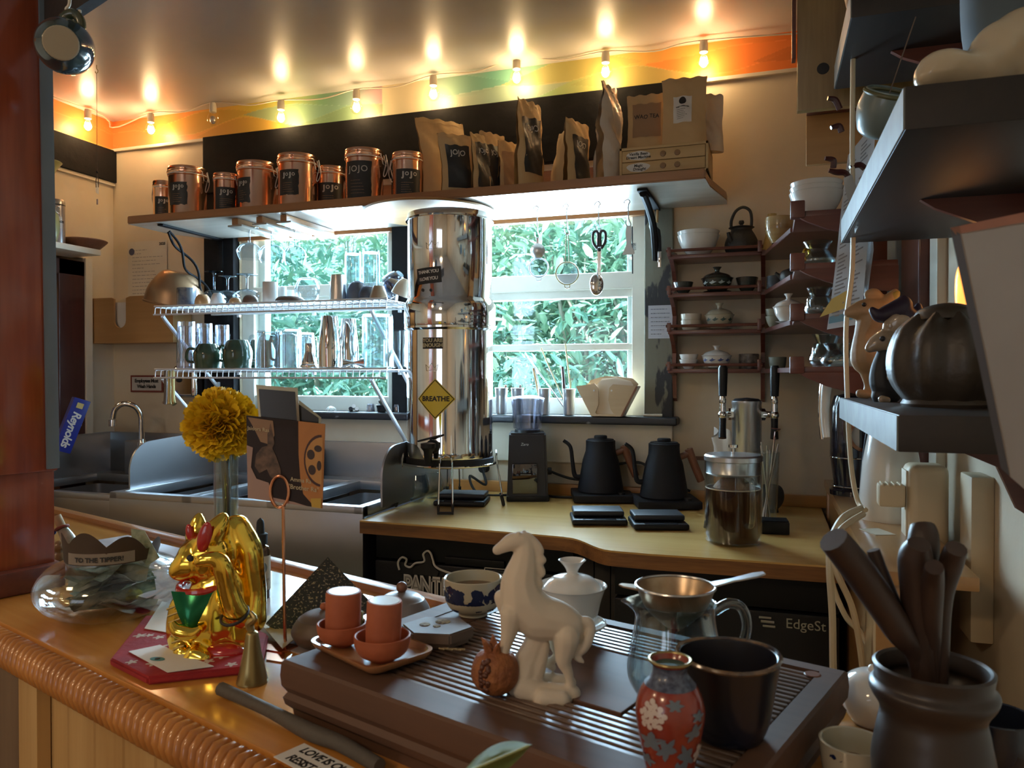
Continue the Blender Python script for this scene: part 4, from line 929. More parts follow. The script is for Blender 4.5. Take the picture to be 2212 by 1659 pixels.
for i,(px,pw,ph,Y,lab) in enumerate(((584,32,44,2.19,'nearest and tallest white cylinder cup of the row on the upper wire shelf'),(606,26,36,2.24,'second white cylinder cup of the row, behind the nearest one'),(622,26,32,2.29,'third white cylinder cup of the row'),(638,24,28,2.34,'fourth white cylinder cup of the row'),(564,22,26,2.24,'small cream cup left of the row of white cups'))):
    dish('upturned_white_cup', lab, 'cup', px, pw, ph, Y, ZW1+.003, STR, 'white' if i < 4 else 'cer_cream', up=False, group='white cups upside down on the upper wire shelf')
dish('brown_dish', 'flat dark brown dish upside down in front of the white cups', 'dish', 627, 62, 9, 2.16, ZW1+.003, [(.7,0),(.8,.1),(.97,.6),(1,1)], 'clay', up=False)
dish('round_glass_vase', 'round clear glass bowl upside down on the upper wire shelf', 'bowl', 664, 54, 55, 2.26, ZW1+.003, [(.45,0),(.70,.06),(1.,.45),(.82,.82),(.55,.94),(.62,1)], 'glass', t=.002, up=False)
dish('shaker_tin', 'short steel tin upside down on the upper wire shelf', 'tin', 731, 38, 55, 2.2, ZW1+.003, TUMB, 'steel', up=False)
for px, pw, ph, Y, lab, rr in ((772,46,42,2.22,'grey mesh strainer basket lying behind the wooden cup',.2),(795,40,30,2.20,'smaller grey mesh strainer basket in front of the other one',-.4)):
    t, W, H = dish('mesh_strainer', lab, 'strainer', px, pw, ph, Y, ZW1+.003, [(.3,0),(.7,.15),(.95,.55),(1,1)], meshM, t=.0015, up=False)
    part('rim', ring((0,0,.002), W, .002), M['steel'], t)
tan = mat('tan_stoneware', (.36,.27,.18), .35, coat=.3)
dish('upturned_stoneware_cup', 'tan stoneware cup upside down near the corner of the upper wire shelf', 'cup', 818, 40, 26, 2.17, ZW1+.003, [(.55,0),(.6,.05),(.85,.6),(1,1)], tan, up=False)
smoke = thinglass('smoky_glass', (.50,.52,.60), .7, .10)
for i,(px,zo,Y,ry,rx,lab) in enumerate(((838,.0,2.32,.5,.3,'smoky glass bowl at the bottom of the jumble beside the water filter'),(843,.052,2.34,.9,.2,'smoky glass bowl leaning on top of the jumble of bowls'),(858,.02,2.28,-.7,.2,'smoky glass bowl leaning against the water filter side'),(866,.0,2.20,.4,0.,'red-dotted bowl at the very right of the upper wire shelf'))):
    t, W, H = dish('glass_bowl', lab, 'bowl', px, 44, 36, Y, ZW1+.014+zo, BOWL, smoke if i < 3 else 'cer_cream', up=False, rot=(rx,ry,0))
for px, pw, pt, lab in ((763,34,548,'left one of two tall glass jars upside down behind the upper wire shelf'),(802,36,545,'right one of two tall glass jars upside down behind the upper wire shelf')):
    v, k = at(px, 2.40, ZW1+.003); H = WY(px, pt, 2.40).z - v.z
    t = thing('tall_glass_jar', lab, 'jar', v); part('body', flip(vessel([(.4*pw*k,0),(.5*pw*k,.01),(.5*pw*k,H)], .002), H), M['glass2'], t)
# --- lower wire shelf
cut = thinglass('cut_crystal', (.86,.90,.97), .8, .16, .06)
for px, pw, pt, Y, lab in ((403,42,697,2.18,'nearest cut-glass highball tumbler at the left of the lower wire shelf'),(442,38,701,2.26,'middle cut-glass highball tumbler of three'),(480,34,704,2.34,'farthest cut-glass highball tumbler, next to the black window post')):
    v, k = at(px, Y, ZW2+.003); H = WY(px, pt, Y).z - v.z; R_ = pw*k/2
    t = thing('cut_glass_tumbler', lab, 'glass', v, group=None); b = flip(vessel([(R_*.86,0),(R_*.87,.004),(R_*.9,H*.5),(R_,H)], .0035, seg=40, floor=.012), H)
    part('body', b, cut, t)
    g = bmesh.new()
    for i in range(10):
        for s in (-1,1):
            a0 = 2*PI*i/10; tube([((R_*.985-.06*R_*u)*math.cos(a0+s*u*1.25), (R_*.985-.06*R_*u)*math.sin(a0+s*u*1.25), H*(.12+.7*u)) for u in [j/8 for j in range(9)]], .0011, 4, bm=g)
    part('cut_pattern', g, M['glass2'], t)
def handle(R_, H, m, t, ang, zr=(.25,.8), out=.9, r=.005, off=.97):
    z0, z1 = H*zr[0], H*zr[1]; o = tube([(R_*off,0,z0),(R_+R_*out*.5,0,z0+(z1-z0)*.08),(R_+R_*out*.62,0,(z0+z1)/2),(R_+R_*out*.45,0,z1-(z1-z0)*.02),(R_*off,0,z1)], r, 8, 5)
    tx(o, Matrix.Rotation(ang,4,'Z')); return part('handle', o, M[m] if isinstance(m,str) else m, t)
for px, pw, ph, Y, zo, ang, lab in ((449,60,52,2.17,0,PI+.3,'green glazed mug upside down in front of the cut-glass tumblers'),(513,62,60,2.18,0,PI,'green glazed mug upside down beside the clear double-wall mugs'),(564,58,54,2.36,.012,PI+.5,'green glazed mug behind the clear mugs'),(478,40,48,2.30,0,0,'green glazed mug half hidden between the two front green mugs')):
    t, W, H = dish('green_mug', lab, 'mug', px, pw, ph, Y, ZW2+.003+zo, MUG, 'green', up=False, group=None); handle(W, H, 'green', t, ang)
v, k = at(565, 2.37, ZW2+.003)
dish('upturned_saucer_stack', 'green saucer under the green mug behind the clear mugs', 'saucer', 565, 56, 12, 2.37, ZW2+.003, [(.5,0),(.6,.1),(.97,.7),(1,1)], 'green', up=False)
dw = thinglass('double_wall_glass', (.80,.86,.88), .75, .14, .05)
for px, pw, pt, Y, ang, lab in ((580,56,715,2.17,PI+.4,'clear double-wall mug with its handle to the left, nearest the green mugs'),(623,54,712,2.18,PI+.3,'clear double-wall mug in the middle of the lower wire shelf'),(660,36,719,2.34,0,'clear double-wall mug partly behind the small cocktail strainer top')):
    v, k = at(px, Y, ZW2+.003); H = WY(px, pt, Y).z - v.z; R_ = pw*k/2
    t = thing('double_wall_mug', lab, 'mug', v); part('body', flip(vessel([(R_*.9,0),(R_,.01),(R_,H*.5),(R_,H)], .0025), H), dw, t)
    part('inner_wall', flip(lathe(smoothprof([(R_*.3,.012),(R_*.8,H*.2),(R_*.92,H*.6),(R_*.93,H-.002)],4), 28), H), dw, t); handle(R_, H, 'glass2', t, ang, (.2,.85), .8, .0045)
v, k = at(668, 2.17, ZW2+.003); R_ = 19*k
t = thing('cocktail_strainer', 'steel cocktail shaker strainer top with cap', 'shaker top', v)
part('dome', lathe(smoothprof([(R_,0),(R_*1.0,.008),(R_*.88,.012),(R_*.86,.018),(R_*.6,.042),(R_*.5,.05)],4)+[(0,.05)], 28), M['chrome'], t)
part('cap', lathe([(R_*.48,.05),(R_*.5,.052),(R_*.5,.076),(R_*.42,.080),(0,.081)], 24), M['chrome'], t)
for px, pw, pt, Y, lab in ((712,48,681,2.17,'taller steel shaker tin upside down on the lower wire shelf'),(753,42,687,2.24,'second tall steel shaker tin right behind the first')):
    v, k = at(px, Y, ZW2+.003); H = WY(px, pt, Y).z - v.z; R_ = pw*k/2
    t = thing('tall_shaker_tin', lab, 'tin', v); part('body', lathe([(R_*.9,0),(R_*.96,.002),(R_,H*.32),(R_*.98,H*.42),(R_*.70,H*.96),(R_*.66,H*.985),(0,H*.99)], 36), M['chrome'], t)
v, k = at(765, 2.16, ZW2+.0175)
t = thing('jigger', 'steel double-ended jigger lying on its side with its dark mouth to the viewer', 'jigger', v, rot=(0,-PI/2+.0,.55))
b = lathe([(0,.0),(.0,.001),(.0125,.001),(.0145,-.028)], 24); jj = lathe([(.012,-.002),(.0045,.014),(.013,.03),(.0125,.03),(.004,.014),(.011,-.002)], 24)
part('small_cup', lathe([(.0045,.0),(.014,.036),(.0132,.036),(.004,.003),(0,.003)], 24), M['chrome'], t); part('large_cup', lathe([(.0045,.0),(.0155,-.03),(.0147,-.03),(.004,-.003),(0,-.003)], 24), M['chrome'], t)
v, k = at(816, 2.22, ZW2+.003); H = WY(816, 680, 2.22).z - v.z; R_ = 33*k
t = thing('glass_pitcher', 'large clear glass pitcher upside down at the right of the lower wire shelf', 'pitcher', v)
part('body', flip(vessel([(R_*.95,0),(R_,.008),(R_,H*.6),(R_*1.05,H*.98),(R_*1.15,H)], .003, sm=False), H), M['glass2'], t); handle(R_, H, 'glass2', t, PI+.35, (.2,.75), 1.1, .006)
v, k = at(855, 2.34, ZW2+.003)
t = thing('measuring_beaker', 'clear measuring beaker with printed marks behind the pitcher', 'beaker', v); R_ = 26*k
part('body', vessel([(R_*.95,0),(R_,.005),(R_,.12),(R_*1.03,.125)], .0025, sm=False), M['glass'], t)
b = bmesh.new()
for i in range(7): box(-.008,.008 if i%2 else 0,-.0003,.0003,.03+i*.012,.031+i*.012, bm=b)
box(.0075,.0085,-.0003,.0003,.03,.103,bm=b); part('graduation_marks', tx(b, TR(0,-R_*1.002,0)), M['inkk'], t, smooth=False)
# clips hanging from lower shelf, towel/steel dispenser on wall
v, k = at(364, 2.15, ZW2-.03)
for i,(dx,L,mm) in enumerate(((-.010,.088,'clay'),(.006,.092,'brass'),(.022,.092,'brass'))):
    single('hanging_clip', tube([(0,0,.025),(0,0,-L*.5),(.002*(i-1),0,-L*.9),(.006*(i-1),0,-L)], [.005,.0055,.006,.009], 8, 3), M[mm], ('brown','pale gold','pale gold')[i]+' clip hanging from the left end of the lower wire shelf, '+('leftmost','middle','rightmost')[i]+' of three', 'clip', v+Vector((dx,-.004,0)))
v = WY(414, 800, 2.44)
t = thing('towel_dispenser', 'small polished steel dispenser on the wall behind the lower wire shelf', 'dispenser', (v.x, 2.465, 1.47))
part('body', tx(box(-.055,.055,-.07,0,-.105,.02,.018,seg=4), TR()), M['chrome'], t)
part('latch', ball((-.02,-.072,-.035), .012,.008,.010), M['blackpl'], t)
# ================================================================ BACK-LEFT WALL THINGS
p = WY(318, 588, 2.465)
t = thing('permit_paper', 'white printed permit sheet taped to the back wall above the bamboo board', 'paper', (p.x, 2.466, p.z))
part('sheet', box(-.098,.098,-.0006,0,-.125,.125), mat('aged_paper',(.62,.56,.46),.8), t, smooth=False)
b = lines_bm(.15, 13, .0145, .0024, 3, (.3,1)); part('printed_lines', tx(b, TR(0,-.0009,.09,rx=PI/2)), mat('grey_ink',(.28,.26,.24),.7), t, smooth=False)
part('seal', tx(lathe([(0,0),(.014,0),(.014,.0006),(0,.0006)],24), TR(-.078,-.0005,.085,rx=PI/2)), mat('navy_seal',(.06,.07,.13),.6), t)
part('year', tx(text_bm('2020', .015, 'CENTER', .0002, bold=.0006), TR(.075,-.0009,.110,rx=PI/2)), M['inkk'], t, smooth=False)
# bamboo board with slot
a_, b_ = WY(212, 740, 2.40), WY(390, 640, 2.40)
t = thing('bamboo_filter_box', 'pale bamboo box with a rounded slot in its front hanging on the left back wall', 'box', (a_.x, 2.36, a_.z)); BWd = b_.x-a_.x; BH = b_.z-a_.z
s0, s1 = BWd*.30, BWd*.445; 
out = [(0,0),(BWd,0),(BWd,BH*1.02),(s1+.02,BH*1.02),(s1,BH*.98)] + [((s0+s1)/2+(s1-s0)/2*math.cos(a), BH*.48-(s1-s0)/2*math.sin(a)) for a in [PI*k/10 for k in range(11)]] + [(s0,BH*.97),(s0-.012,BH),(0,BH)]
b = prism(out, 0, .008); tx(b, Matrix(((1,0,0,0),(0,0,1,0),(0,1,0,0),(0,0,0,1)))); part('front', b, M['bamboo'], t, smooth=False)
part('side', box(BWd-.008,BWd,.008,.1,0,BH,.001), M['bamboo'], t); part('side', box(0,.008,.008,.1,0,BH,.001), M['bamboo'], t); part('bottom', box(0,BWd,0,.1,-.006,0,.001), M['bamboo'], t)
part('paper_stack', box(.012,BWd-.012,.02,.085,0,BH*.9), M['paper'], t)
# employees sign
p = WY(318, 829, 2.466)
t = thing('wash_hands_sign', 'small white sign with a red border asking staff to wash hands', 'sign', (p.x, 2.466, p.z))
part('border', box(-.082,.082,-.003,0,-.034,.034,.001), mat('dark_red_border',(.22,.045,.03),.5), t)
part('face', box(-.074,.074,-.0036,-.002,-.027,.027), mat('sign_white',(.55,.52,.48),.5), t, smooth=False)
b = join(tx(text_bm('Employees Must', .0195, 'CENTER', .0003, .92, bold=.0008), TR(0,-.004,.0115,rx=PI/2)), tx(text_bm('Wash Hands', .0195, 'CENTER', .0003, .92, bold=.0008), TR(0,-.004,-.011,rx=PI/2)))
part('lettering', b, M['inkk'], t, smooth=False)
# shelf over the doorway with tin and wooden dish
p0 = WX(218, 555, XL+.15)
sh = thing('door_top_shelf', 'cream shelf over the left doorway holding a tin and a wooden dish', 'shelf', (XL+.001, 0, 0))
zsh = WX(218, 540, XL+.15).z
part('board', box(0,.15,1.0,p0.y,zsh-.022,zsh,.003), M['cream'], sh)
def onL(px, x, z): c = WX(px, 700, x); return Vector((x, c.y, z)), MPP(Vector((x,c.y,z)))
v, k = onL(123, XL+.085, zsh)
t = thing('rooibos_tin', 'tall silver tin with a handwritten white label on the shelf over the doorway', 'canister', v); R_ = 17*k; H = 98*k
part('body', lathe([(0,0),(R_,0),(R_,H*.86),(R_*.9,H*.87),(0,H*.87)],32), M['steel'], t); part('lid', lathe([(0,H*.88),(R_*1.05,H*.88),(R_*1.05,H*.95),(R_*.95,H*.99),(0,H)],32), M['steel'], t)
part('wire_clasp', ring((R_*.9,-R_*.5,H*.75), .012, .0016, 'x'), M['steel'], t)
lb = part('label', bendcyl(grid(lambda u,v_: ((u-.5)*R_*1.6,(v_-.5)*H*.26,.0006),10,3), R_, .75, H*.48), M['paper'], t, 'white label')
part('handwriting', bendcyl(tx(text_bm('Rooibos', .017, 'CENTER', .0002, shear=.2, bold=.0003), TR(0,.004,.0012)), R_, .75, H*.48), M['inkk'], lb, smooth=False)
v, k = onL(182, XL+.08, zsh)
single('wooden_dish', vessel([(.035,0),(.05,.004),(.078,.03),(.082,.036)], .006), M['walnut'], 'dark wooden dish at the end of the shelf over the doorway', 'dish', v, smooth=True)
# bottle-shaped pale vase at far left on that shelf
v, k = onL(96, XL+.05, zsh)
single('pale_green_bottle', vessel([(.05,0),(.06,.02),(.062,.10),(.03,.19),(.035,.26),(.06,.30)], .003), mat('pale_green_glass',(.42,.46,.22),.3,coat=.4), 'pale green vase mostly hidden by the post, beside the labelled tin', 'vase', v+Vector((0,-.0,0)))
# foil box leaning on the splashback
p = WX(150, 930, XL+.12); blue = mat('blue_carton', (.015,.03,.28), .4)
t = thing('foil_box', 'blue foil box standing tilted behind the corner hand sink', 'box', (p.x-.02, p.y-.02, p.z-.075), rot=(0,.35,1.05))
part('carton', box(-.028,.028,-.022,.022,0,.20,.001), blue, t)
for yy, rz_ in ((-.0225, 0), (0,0)):
    if yy: q = tx(text_bm('Reynolds', .040, 'CENTER', .0002, .9, shear=.2, bold=.001), Matrix.Translation((0,yy,.085)) @ Euler((PI/2,PI/2,0)).to_matrix().to_4x4())
    else: q = tx(text_bm('Reynolds', .036, 'CENTER', .0002, .9, shear=.2, bold=.001), Matrix.Translation((.0285,0,.085)) @ Euler((PI/2,PI/2,PI/2)).to_matrix().to_4x4())
    part('lettering', q, M['paper'], t, smooth=False)
part('yellow_mark', box(-.012,.010,-.0228,-.0222,.165,.185,.0), mat('yellow_mark',(.7,.55,.2),.5), t, smooth=False)
# wind chime hanging from the ceiling
p = WY(209, 215, 2.0); Yc = 2.0
t = thing('hanging_chime', 'thin metal chime hanging on a wire from a ceiling hook by the left corner', 'chime', (p.x, Yc, ZC))
zz = lambda y: WY(209, y, Yc).z-ZC
part('ceiling_hook', tube([(0,0,0),(0,0,-.012),(.005,0,-.018),(.004,0,-.026),(-.004,0,-.026),(-.005,0,-.02)], .0012, 6, 4), M['brass'], t)
part('wire', tube([(0,0,-.026),(0,0,zz(382))], .0008, 5), M['clay'], t); part('bead', ball((0,0,zz(372)), .004), M['blackpl'], t)
part('frame', tube([(-.005,0,zz(405)),(-.005,0,zz(388)),(0,0,zz(383)),(.005,0,zz(388)),(.005,0,zz(405))], .0015, 6, 3), M['clay'], t)
for dx in (-.005,0,.005): part('tube', tube([(dx,0,zz(395)),(dx,0,zz(418+dx*400))], .0012, 6), M['steel'], t)
part('charm', box(-.003,.003,-.001,.001,zz(442),zz(430),.0005), mat('pink_charm',(.45,.33,.30),.5), t)
# small things along the left sill
ZSI = 1.3225
def sill(px, Y=2.44): c = WY(px, 880, Y); return Vector((c.x, Y, ZSI))
t = thing('striped_drain_cap', 'small white slotted dome strainer on the black sill', 'strainer', sill(715))
b = bmesh.new()
for i in range(18):
    a_ = 2*PI*i/18; tube([(.019*math.cos(a_),.019*math.sin(a_),0),(.017*math.cos(a_),.017*math.sin(a_),.009),(.008*math.cos(a_),.008*math.sin(a_),.0155),(0,0,.017)], .0012, 4, 3, bm=b)
part('ribs', b, M['white'], t)
t = thing('pen_bundle', 'white and black capped tubes lying together on the black sill', 'tubes', sill(765)+Vector((0,0,.007)), .5)
for i in range(3): part('tube', tx(lathe([(0,-.02),(.007,-.02),(.007,.02),(0,.02)],16), TR(-.012+i*.011,0,.0+(i==1)*.009,ry=0,rx=PI/2-.2)), M['white'] if i else M['blackpl'], t)
for px, lab in ((797,'left small clear plastic cup upside down on the black sill'),(815,'clear plastic cup behind the tiny cactus pot'),(855,'right small clear plastic cup behind the wire shelf brace')):
    single('plastic_cup', flip(vessel([(.012,0),(.013,.002),(.016,.028)], .001, sm=False), .028), M['plast'], lab, 'cup', sill(px)+Vector((0,.012 if px != 815 else .03,0)))
t = thing('tiny_pot', 'tiny black pot with a dark cactus figure on the black sill', 'pot', sill(824, 2.425))
part('pot', vessel([(.012,0),(.013,.001),(.0185,.024),(.020,.025)], .002, sm=False), M['blackpl'], t)
part('cactus', tube([(0,0,.015),(0,0,.046)], [.005,.0045], 8), mat('dark_cactus',(.02,.03,.03),.5), t)
for s in (-1,1): part('arm', tube([(0,0,.032),(s*.008,0,.033),(s*.009,0,.041)], .0025, 6, 3), M['inkk'], t)
# ================================================================ RIGHT SILL
for px, lab in ((1083,'steel cup at the far left of the right sill, beside the water filter'),(1118,'steel cup second from the left behind the grinder hopper'),(1176,'steel cup third from the left, right behind the grinder hopper'),(1229,'steel cup at the right end of the row, holding the most sticks')):
    v = sill(px, 2.43); k = MPP(v); H = 56*k
    t = thing('steel_cup', lab, 'cup', v, group='steel cups on the right sill'); part('body', vessel([(.014,0),(.0150,.002),(.021,H)], .0012, sm=False), M['steel'], t); part('rim', ring((0,0,H), .0212, .0012), M['steel'], t)
def stick(pa, pb_, r, m, lab, nm='stirring_stick', cat='stick', Y=2.43):
    a = WY(pa[0], pa[1], Y); b = WY(pb_[0], pb_[1], Y); single(nm, tube([b-a*0, a] if 0 else [b, a], r, 8), M[m], lab, cat)
stick((1134,762),(1222,885),.0022,'steel','thin metal straw leaning far left out of the right steel cup')
stick((1169,752),(1226,885),.0022,'brass','brass straw leaning left out of the right steel cup')
stick((1221,742),(1238,885),.0024,'brass','tallest straw standing nearly upright in the right steel cup')
stick((1215,792),(1222,885),.0052,'darkdoor','thick dark brown stick in the right steel cup')
stick((1152,795),(1170,885),.0036,'bamboo','pale thick straw in the third steel cup', Y=2.432)
stick((1154,793),(1180,885),.002,'steel','thin straw beside the pale one in the third steel cup')
stick((1093,832),(1085,880),.004,'walnut','brown wooden stick end in the first steel cup')
stick((1124,832),(1120,880),.0045,'clay','dark stick end in the second steel cup')
# wooden filter-paper holder
v = sill(1312, 2.42); k = MPP(v)
t = thing('filter_holder', 'pale wooden coffee filter holder with two angled cheeks on the right sill', 'holder', v+Vector((0,0,0)))
X_ = lambda px: (px-1312)*k; Z_ = lambda y: (893-y)*k
def plate(pts, y0, y1, m, nm, **kw):
    b = prism([(X_(a),Z_(c)) for a,c in pts], y0, y1, .0006); tx(b, Matrix(((1,0,0,0),(0,0,1,0),(0,1,0,0),(0,0,0,1)))); return part(nm, b, m, t, **kw)
pwf = wood('pale_plywood', (.56,.40,.24), (.48,.33,.19), 'x', 12, .5)
plate([(1247,829),(1288,823),(1296,832),(1297,868),(1290,885),(1296,893),(1281,893)], -.03, -.022, pwf, 'front_cheek')
plate([(1320,832),(1328,824),(1377,828),(1344,893),(1334,893),(1323,878),(1318,858)], -.03, -.022, pwf, 'front_cheek')
plate([(1280,888),(1342,888),(1342,893),(1280,893)], -.028, .03, pwf, 'base')
plate([(1377,828),(1381,829),(1348,893),(1344,893)], -.03, .03, M['walnut'], 'side_board'); plate([(1250,829),(1247,829),(1281,893),(1284,893)], -.022, .03, pwf, 'side_board')
plate([(1262,830),(1272,816),(1295,809),(1310,807),(1335,808),(1365,812),(1377,824),(1344,890),(1284,890)], .015, .022, pwf, 'back_board')
fp_ = mat('filter_paper', (.72,.60,.47), .8)
for i in range(3): plate([(1286+i*2,830-i),(1300,816-i*2),(1330,812-i),(1362,818),(1368,826),(1340,888),(1292,888)], -.015+i*.010, -.0145+i*.010, fp_, 'paper_filters')
for px in (1287,1325): part('screw', tx(lathe([(0,0),(.003,0),(.003,.001),(0,.0015)],12), TR(X_(px),-.0305,Z_(838),rx=PI/2)), M['steel'], t)
single('paint_marker', tx(lathe([(0,-.03),(.004,-.03),(.004,.0),(.0045,.0),(.0045,.028),(0,.028)],12), TR(0,0,.0045,ry=PI/2)), M['cream'], 'small cream marker lying on the sill corner by the peeling post', 'marker', sill(1411,2.42), .15)
# ================================================================ TEA WARE ON THE CORNER SHELF
def tea(nm, lab, cat, px, pw, ph, tier, prof, m, Y=2.39, up=True, t=.0025, group=None, zo=0., body='body'):
    v, k = at(px, Y, TZ[tier]+.0005+zo); W = pw*k/2; H = ph*k
    th = thing(nm, lab, cat, v, group=group); b = vessel([(r*W, z*H) for r, z in prof], t)
    if not up: flip(b, H)
    part(body, b, M[m] if isinstance(m,str) else m, th); return th, W, H
TB = [(.45,0),(.48,.05),(.80,.45),(1.,1.)]
darkg = mat('dark_green_glaze', (.035,.055,.045), .2, coat=.6, col2=(.05,.04,.035), scale=14)
for i,(z,lab) in enumerate(((0,'lower white bowl of the nested pair on the top tier'),(.012,'upper white bowl of the nested pair on the top tier'))):
    tea('white_bowl', lab, 'bowl', 1508, 90, 44, 0, TB, 'white', zo=z, group='nested white bowls on the top tier')
iron = mat('cast_iron', (.03,.028,.024), .5, bump=.5, bscale=60)
v, k = at(1601, 2.39, TZ[0]); S_ = k
t = thing('cast_iron_teapot', 'black cast-iron teapot with a tall loop handle on the top tier', 'teapot', v)
part('body', lathe([(r*S_,z*S_) for r,z in smoothprof([(0,0),(26,0),(34,10),(35,24),(29,40),(22,52),(24,56),(27,58),(20,60)],4)]+[(0,60*S_)]), iron, t)
part('lid_knob', lathe([(r*S_,z*S_) for r,z in ((0,58),(14,60),(6,62),(3,64),(6,68),(5,73),(0,74))],16), iron, t)
part('spout', tube([(-30*S_,0,22*S_),(-38*S_,0,34*S_),(-42*S_,0,44*S_)], [.008,.006,.005], 10, 4), iron, t).matrix_local = Matrix.Rotation(.9,4,'Z')
part('loop_handle', tube([(-21*S_,0,56*S_),(-21*S_,0,74*S_),(-12*S_,0,94*S_),(3*S_,0,102*S_),(17*S_,0,94*S_),(21*S_,0,76*S_),(20*S_,0,56*S_)], .0045, 8, 4), iron, t)
single('bamboo_whisk_stand', lathe([(0,0),(.030,0),(.026,.02),(.014,.075),(.0125,.082),(.0125,.115),(0,.116)],28), wood('whisk_bamboo',(.50,.36,.13),(.38,.25,.07),'z',30,.5), 'bamboo tea whisk standing behind the striped glass-like bowl on the top tier', 'whisk', at(1667, 2.39, TZ[0])[0])
stripe = mat('amber_striped_glaze', (.52,.38,.18), .15, coat=.6, col2=(.30,.17,.06), scale=12, stretch=(.1,.1,3))
tea('tea_bowl', 'amber striped wide tea bowl on the top tier beside the whisk', 'bowl', 1682, 58, 55, 0, [(.55,0),(.6,.04),(.95,.45),(1.,.8),(.97,1.)], stripe, Y=2.22)
for i in range(3):
    v, k = at(1762, 1.92, TZ[0]+.0005); W = 56*k
    th = thing('large_white_bowl', ('bottom','middle','top')[i]+' large white bowl of the stack of three in the corner', 'bowl', v+Vector((0,0,i*.0115)), group=None)
    part('body', vessel([(.4*W,0),(.43*W,.003),(.78*W,.03),(W*(1-.02*i),.062)], .003), M['white'], th)
# tier 1
tea('dark_tea_cup', 'small dark blue-green cup at the left end of the second tier', 'cup', 1476, 43, 24, 1, TB, darkg, Y=2.36)
def gaiwan(px, pw, ph, tier, m, lab, Y=2.38, md=None, lidh=.5):
    v, k = at(px, Y, TZ[tier]+.001); W = pw*k/2; H = ph*k
    t = thing('lidded_tea_bowl', lab, 'tea bowl', v)
    part('saucer', vessel([(W*.45,0),(W*.6,.002),(W*.85,H*.06)], .0015), m, t)
    part('bowl', vessel([(W*.42,H*.03),(W*.5,H*.06),(W*.8,H*.28),(W*.92,H*.50),(W*1.0,H*.56)], .002), m, t)
    part('lid', lathe([(W*.92,H*.55)]+smoothprof([(W*.90,H*.58),(W*.7,H*.70),(W*.25,H*.80),(W*.14,H*.83),(W*.16,H*.9),(W*.28,H*1.0)],4)+[(W*.2,H*.98),(0,H*.95)]), m, t)
    if md:
        b = bmesh.new()
        for q in range(4):
            a_ = -.9+q*.6
            pts_ = [(x*W*.22,y*H*.10,.0012) for x,y in ((-1,0),(-.2,.5),(0,1),(.3,.4),(1,.3),(.2,-.3),(-.3,-.6))]
            c_ = bmesh.new(); vs=[c_.verts.new(p_) for p_ in pts_]; c_.faces.new(vs); bendcyl(c_, W*.88, a_+math.atan2(-v.x,v.y), H*.36); join(b, c_)
        part('painted_pattern', b, md, t, smooth=False)
    return t
paleink = mat('pale_blue_paint_marks', (.40,.48,.48), .4)
gaiwan(1549, 70, 56, 1, darkg, 'dark lidded tea bowl painted with white cranes on the second tier', md=paleink)
tea('dark_tea_cup', 'small dark green cup right of the crane tea bowl on the second tier', 'cup', 1613, 47, 32, 1, TB, darkg)
tea('black_clay_pot', 'black clay pot at the corner of the second tier', 'pot', 1680, 46, 26, 1, STR, 'inkk', Y=2.30)
v, k = at(1712, 2.22, TZ[1]+.0005); t = thing('black_teapot', 'small black teapot in the shade of the corner on the second tier', 'teapot', v)
part('body', lathe(smoothprof([(0,0),(.022,0),(.034,.018),(.030,.036),(.012,.044),(.005,.046),(.008,.054),(0,.057)],4)), iron, t); part('spout', tube([(-.028,0,.02),(-.045,0,.034)],[.007,.004],8), iron, t)
# tier 2
for i,(z,lab) in enumerate(((0,'lower tan cup of the stacked pair on the third tier'),(.020,'upper tan cup of the stacked pair on the third tier'))):
    tea('tan_tea_cup', lab, 'cup', 1493, 44, 22, 2, [(.6,0),(.75,.1),(.95,.5),(1,1)], 'cer_cream', zo=z, group=None)
gaiwan(1554, 64, 58, 2, mat('ivory_glaze',(.50,.46,.34),.3,coat=.4), 'cream lidded tea bowl with dark painted figures on the third tier', md=mat('dark_green_marks',(.05,.09,.08),.5))
for i,(z,lab) in enumerate(((0,'lower celadon cup of the pair at the corner of the third tier'),(.02,'upper celadon cup of the pair at the corner of the third tier'))):
    tea('celadon_cup', lab, 'cup', 1670, 32, 24, 2, TB, mat('celadon%d'%i,(.34,.36,.29),.3,coat=.4), Y=2.30, zo=z)
gaiwan(1703, 66, 64, 2, M['white'], 'matte white lidded tea bowl in the corner of the third tier', Y=2.14)
# tier 3
for i,(z,lab) in enumerate(((0,'lower ribbed white cup of the pair on the bottom tier'),(.016,'tilted ribbed white cup on top of the pair on the bottom tier'))):
    tea('ribbed_white_cup', lab, 'cup', 1488, 40, 20, 3, TB, 'white', zo=z)
gaiwan(1548, 66, 50, 3, M['white'], 'white lidded tea bowl with a blue painted base on the bottom tier', md=mat('cobalt_marks',(.08,.11,.30),.4))
for i,(z,lab) in enumerate(((0,'lower dark patterned cup of the pair on the bottom tier'),(.016,'upper dark patterned cup of the pair on the bottom tier'))):
    tea('patterned_cup', lab, 'cup', 1618, 42, 20, 3, STR, mat('patterned_brown%d'%i,(.20,.17,.15),.4,col2=(.04,.035,.03),scale=60), zo=z)
tea('celadon_cup', 'single grey-green cup at the corner of the bottom tier', 'cup', 1680, 37, 24, 3, [(.8,0),(.85,.1),(.95,.5),(1,1)], mat('greygreen',(.16,.18,.15),.4), Y=2.28)
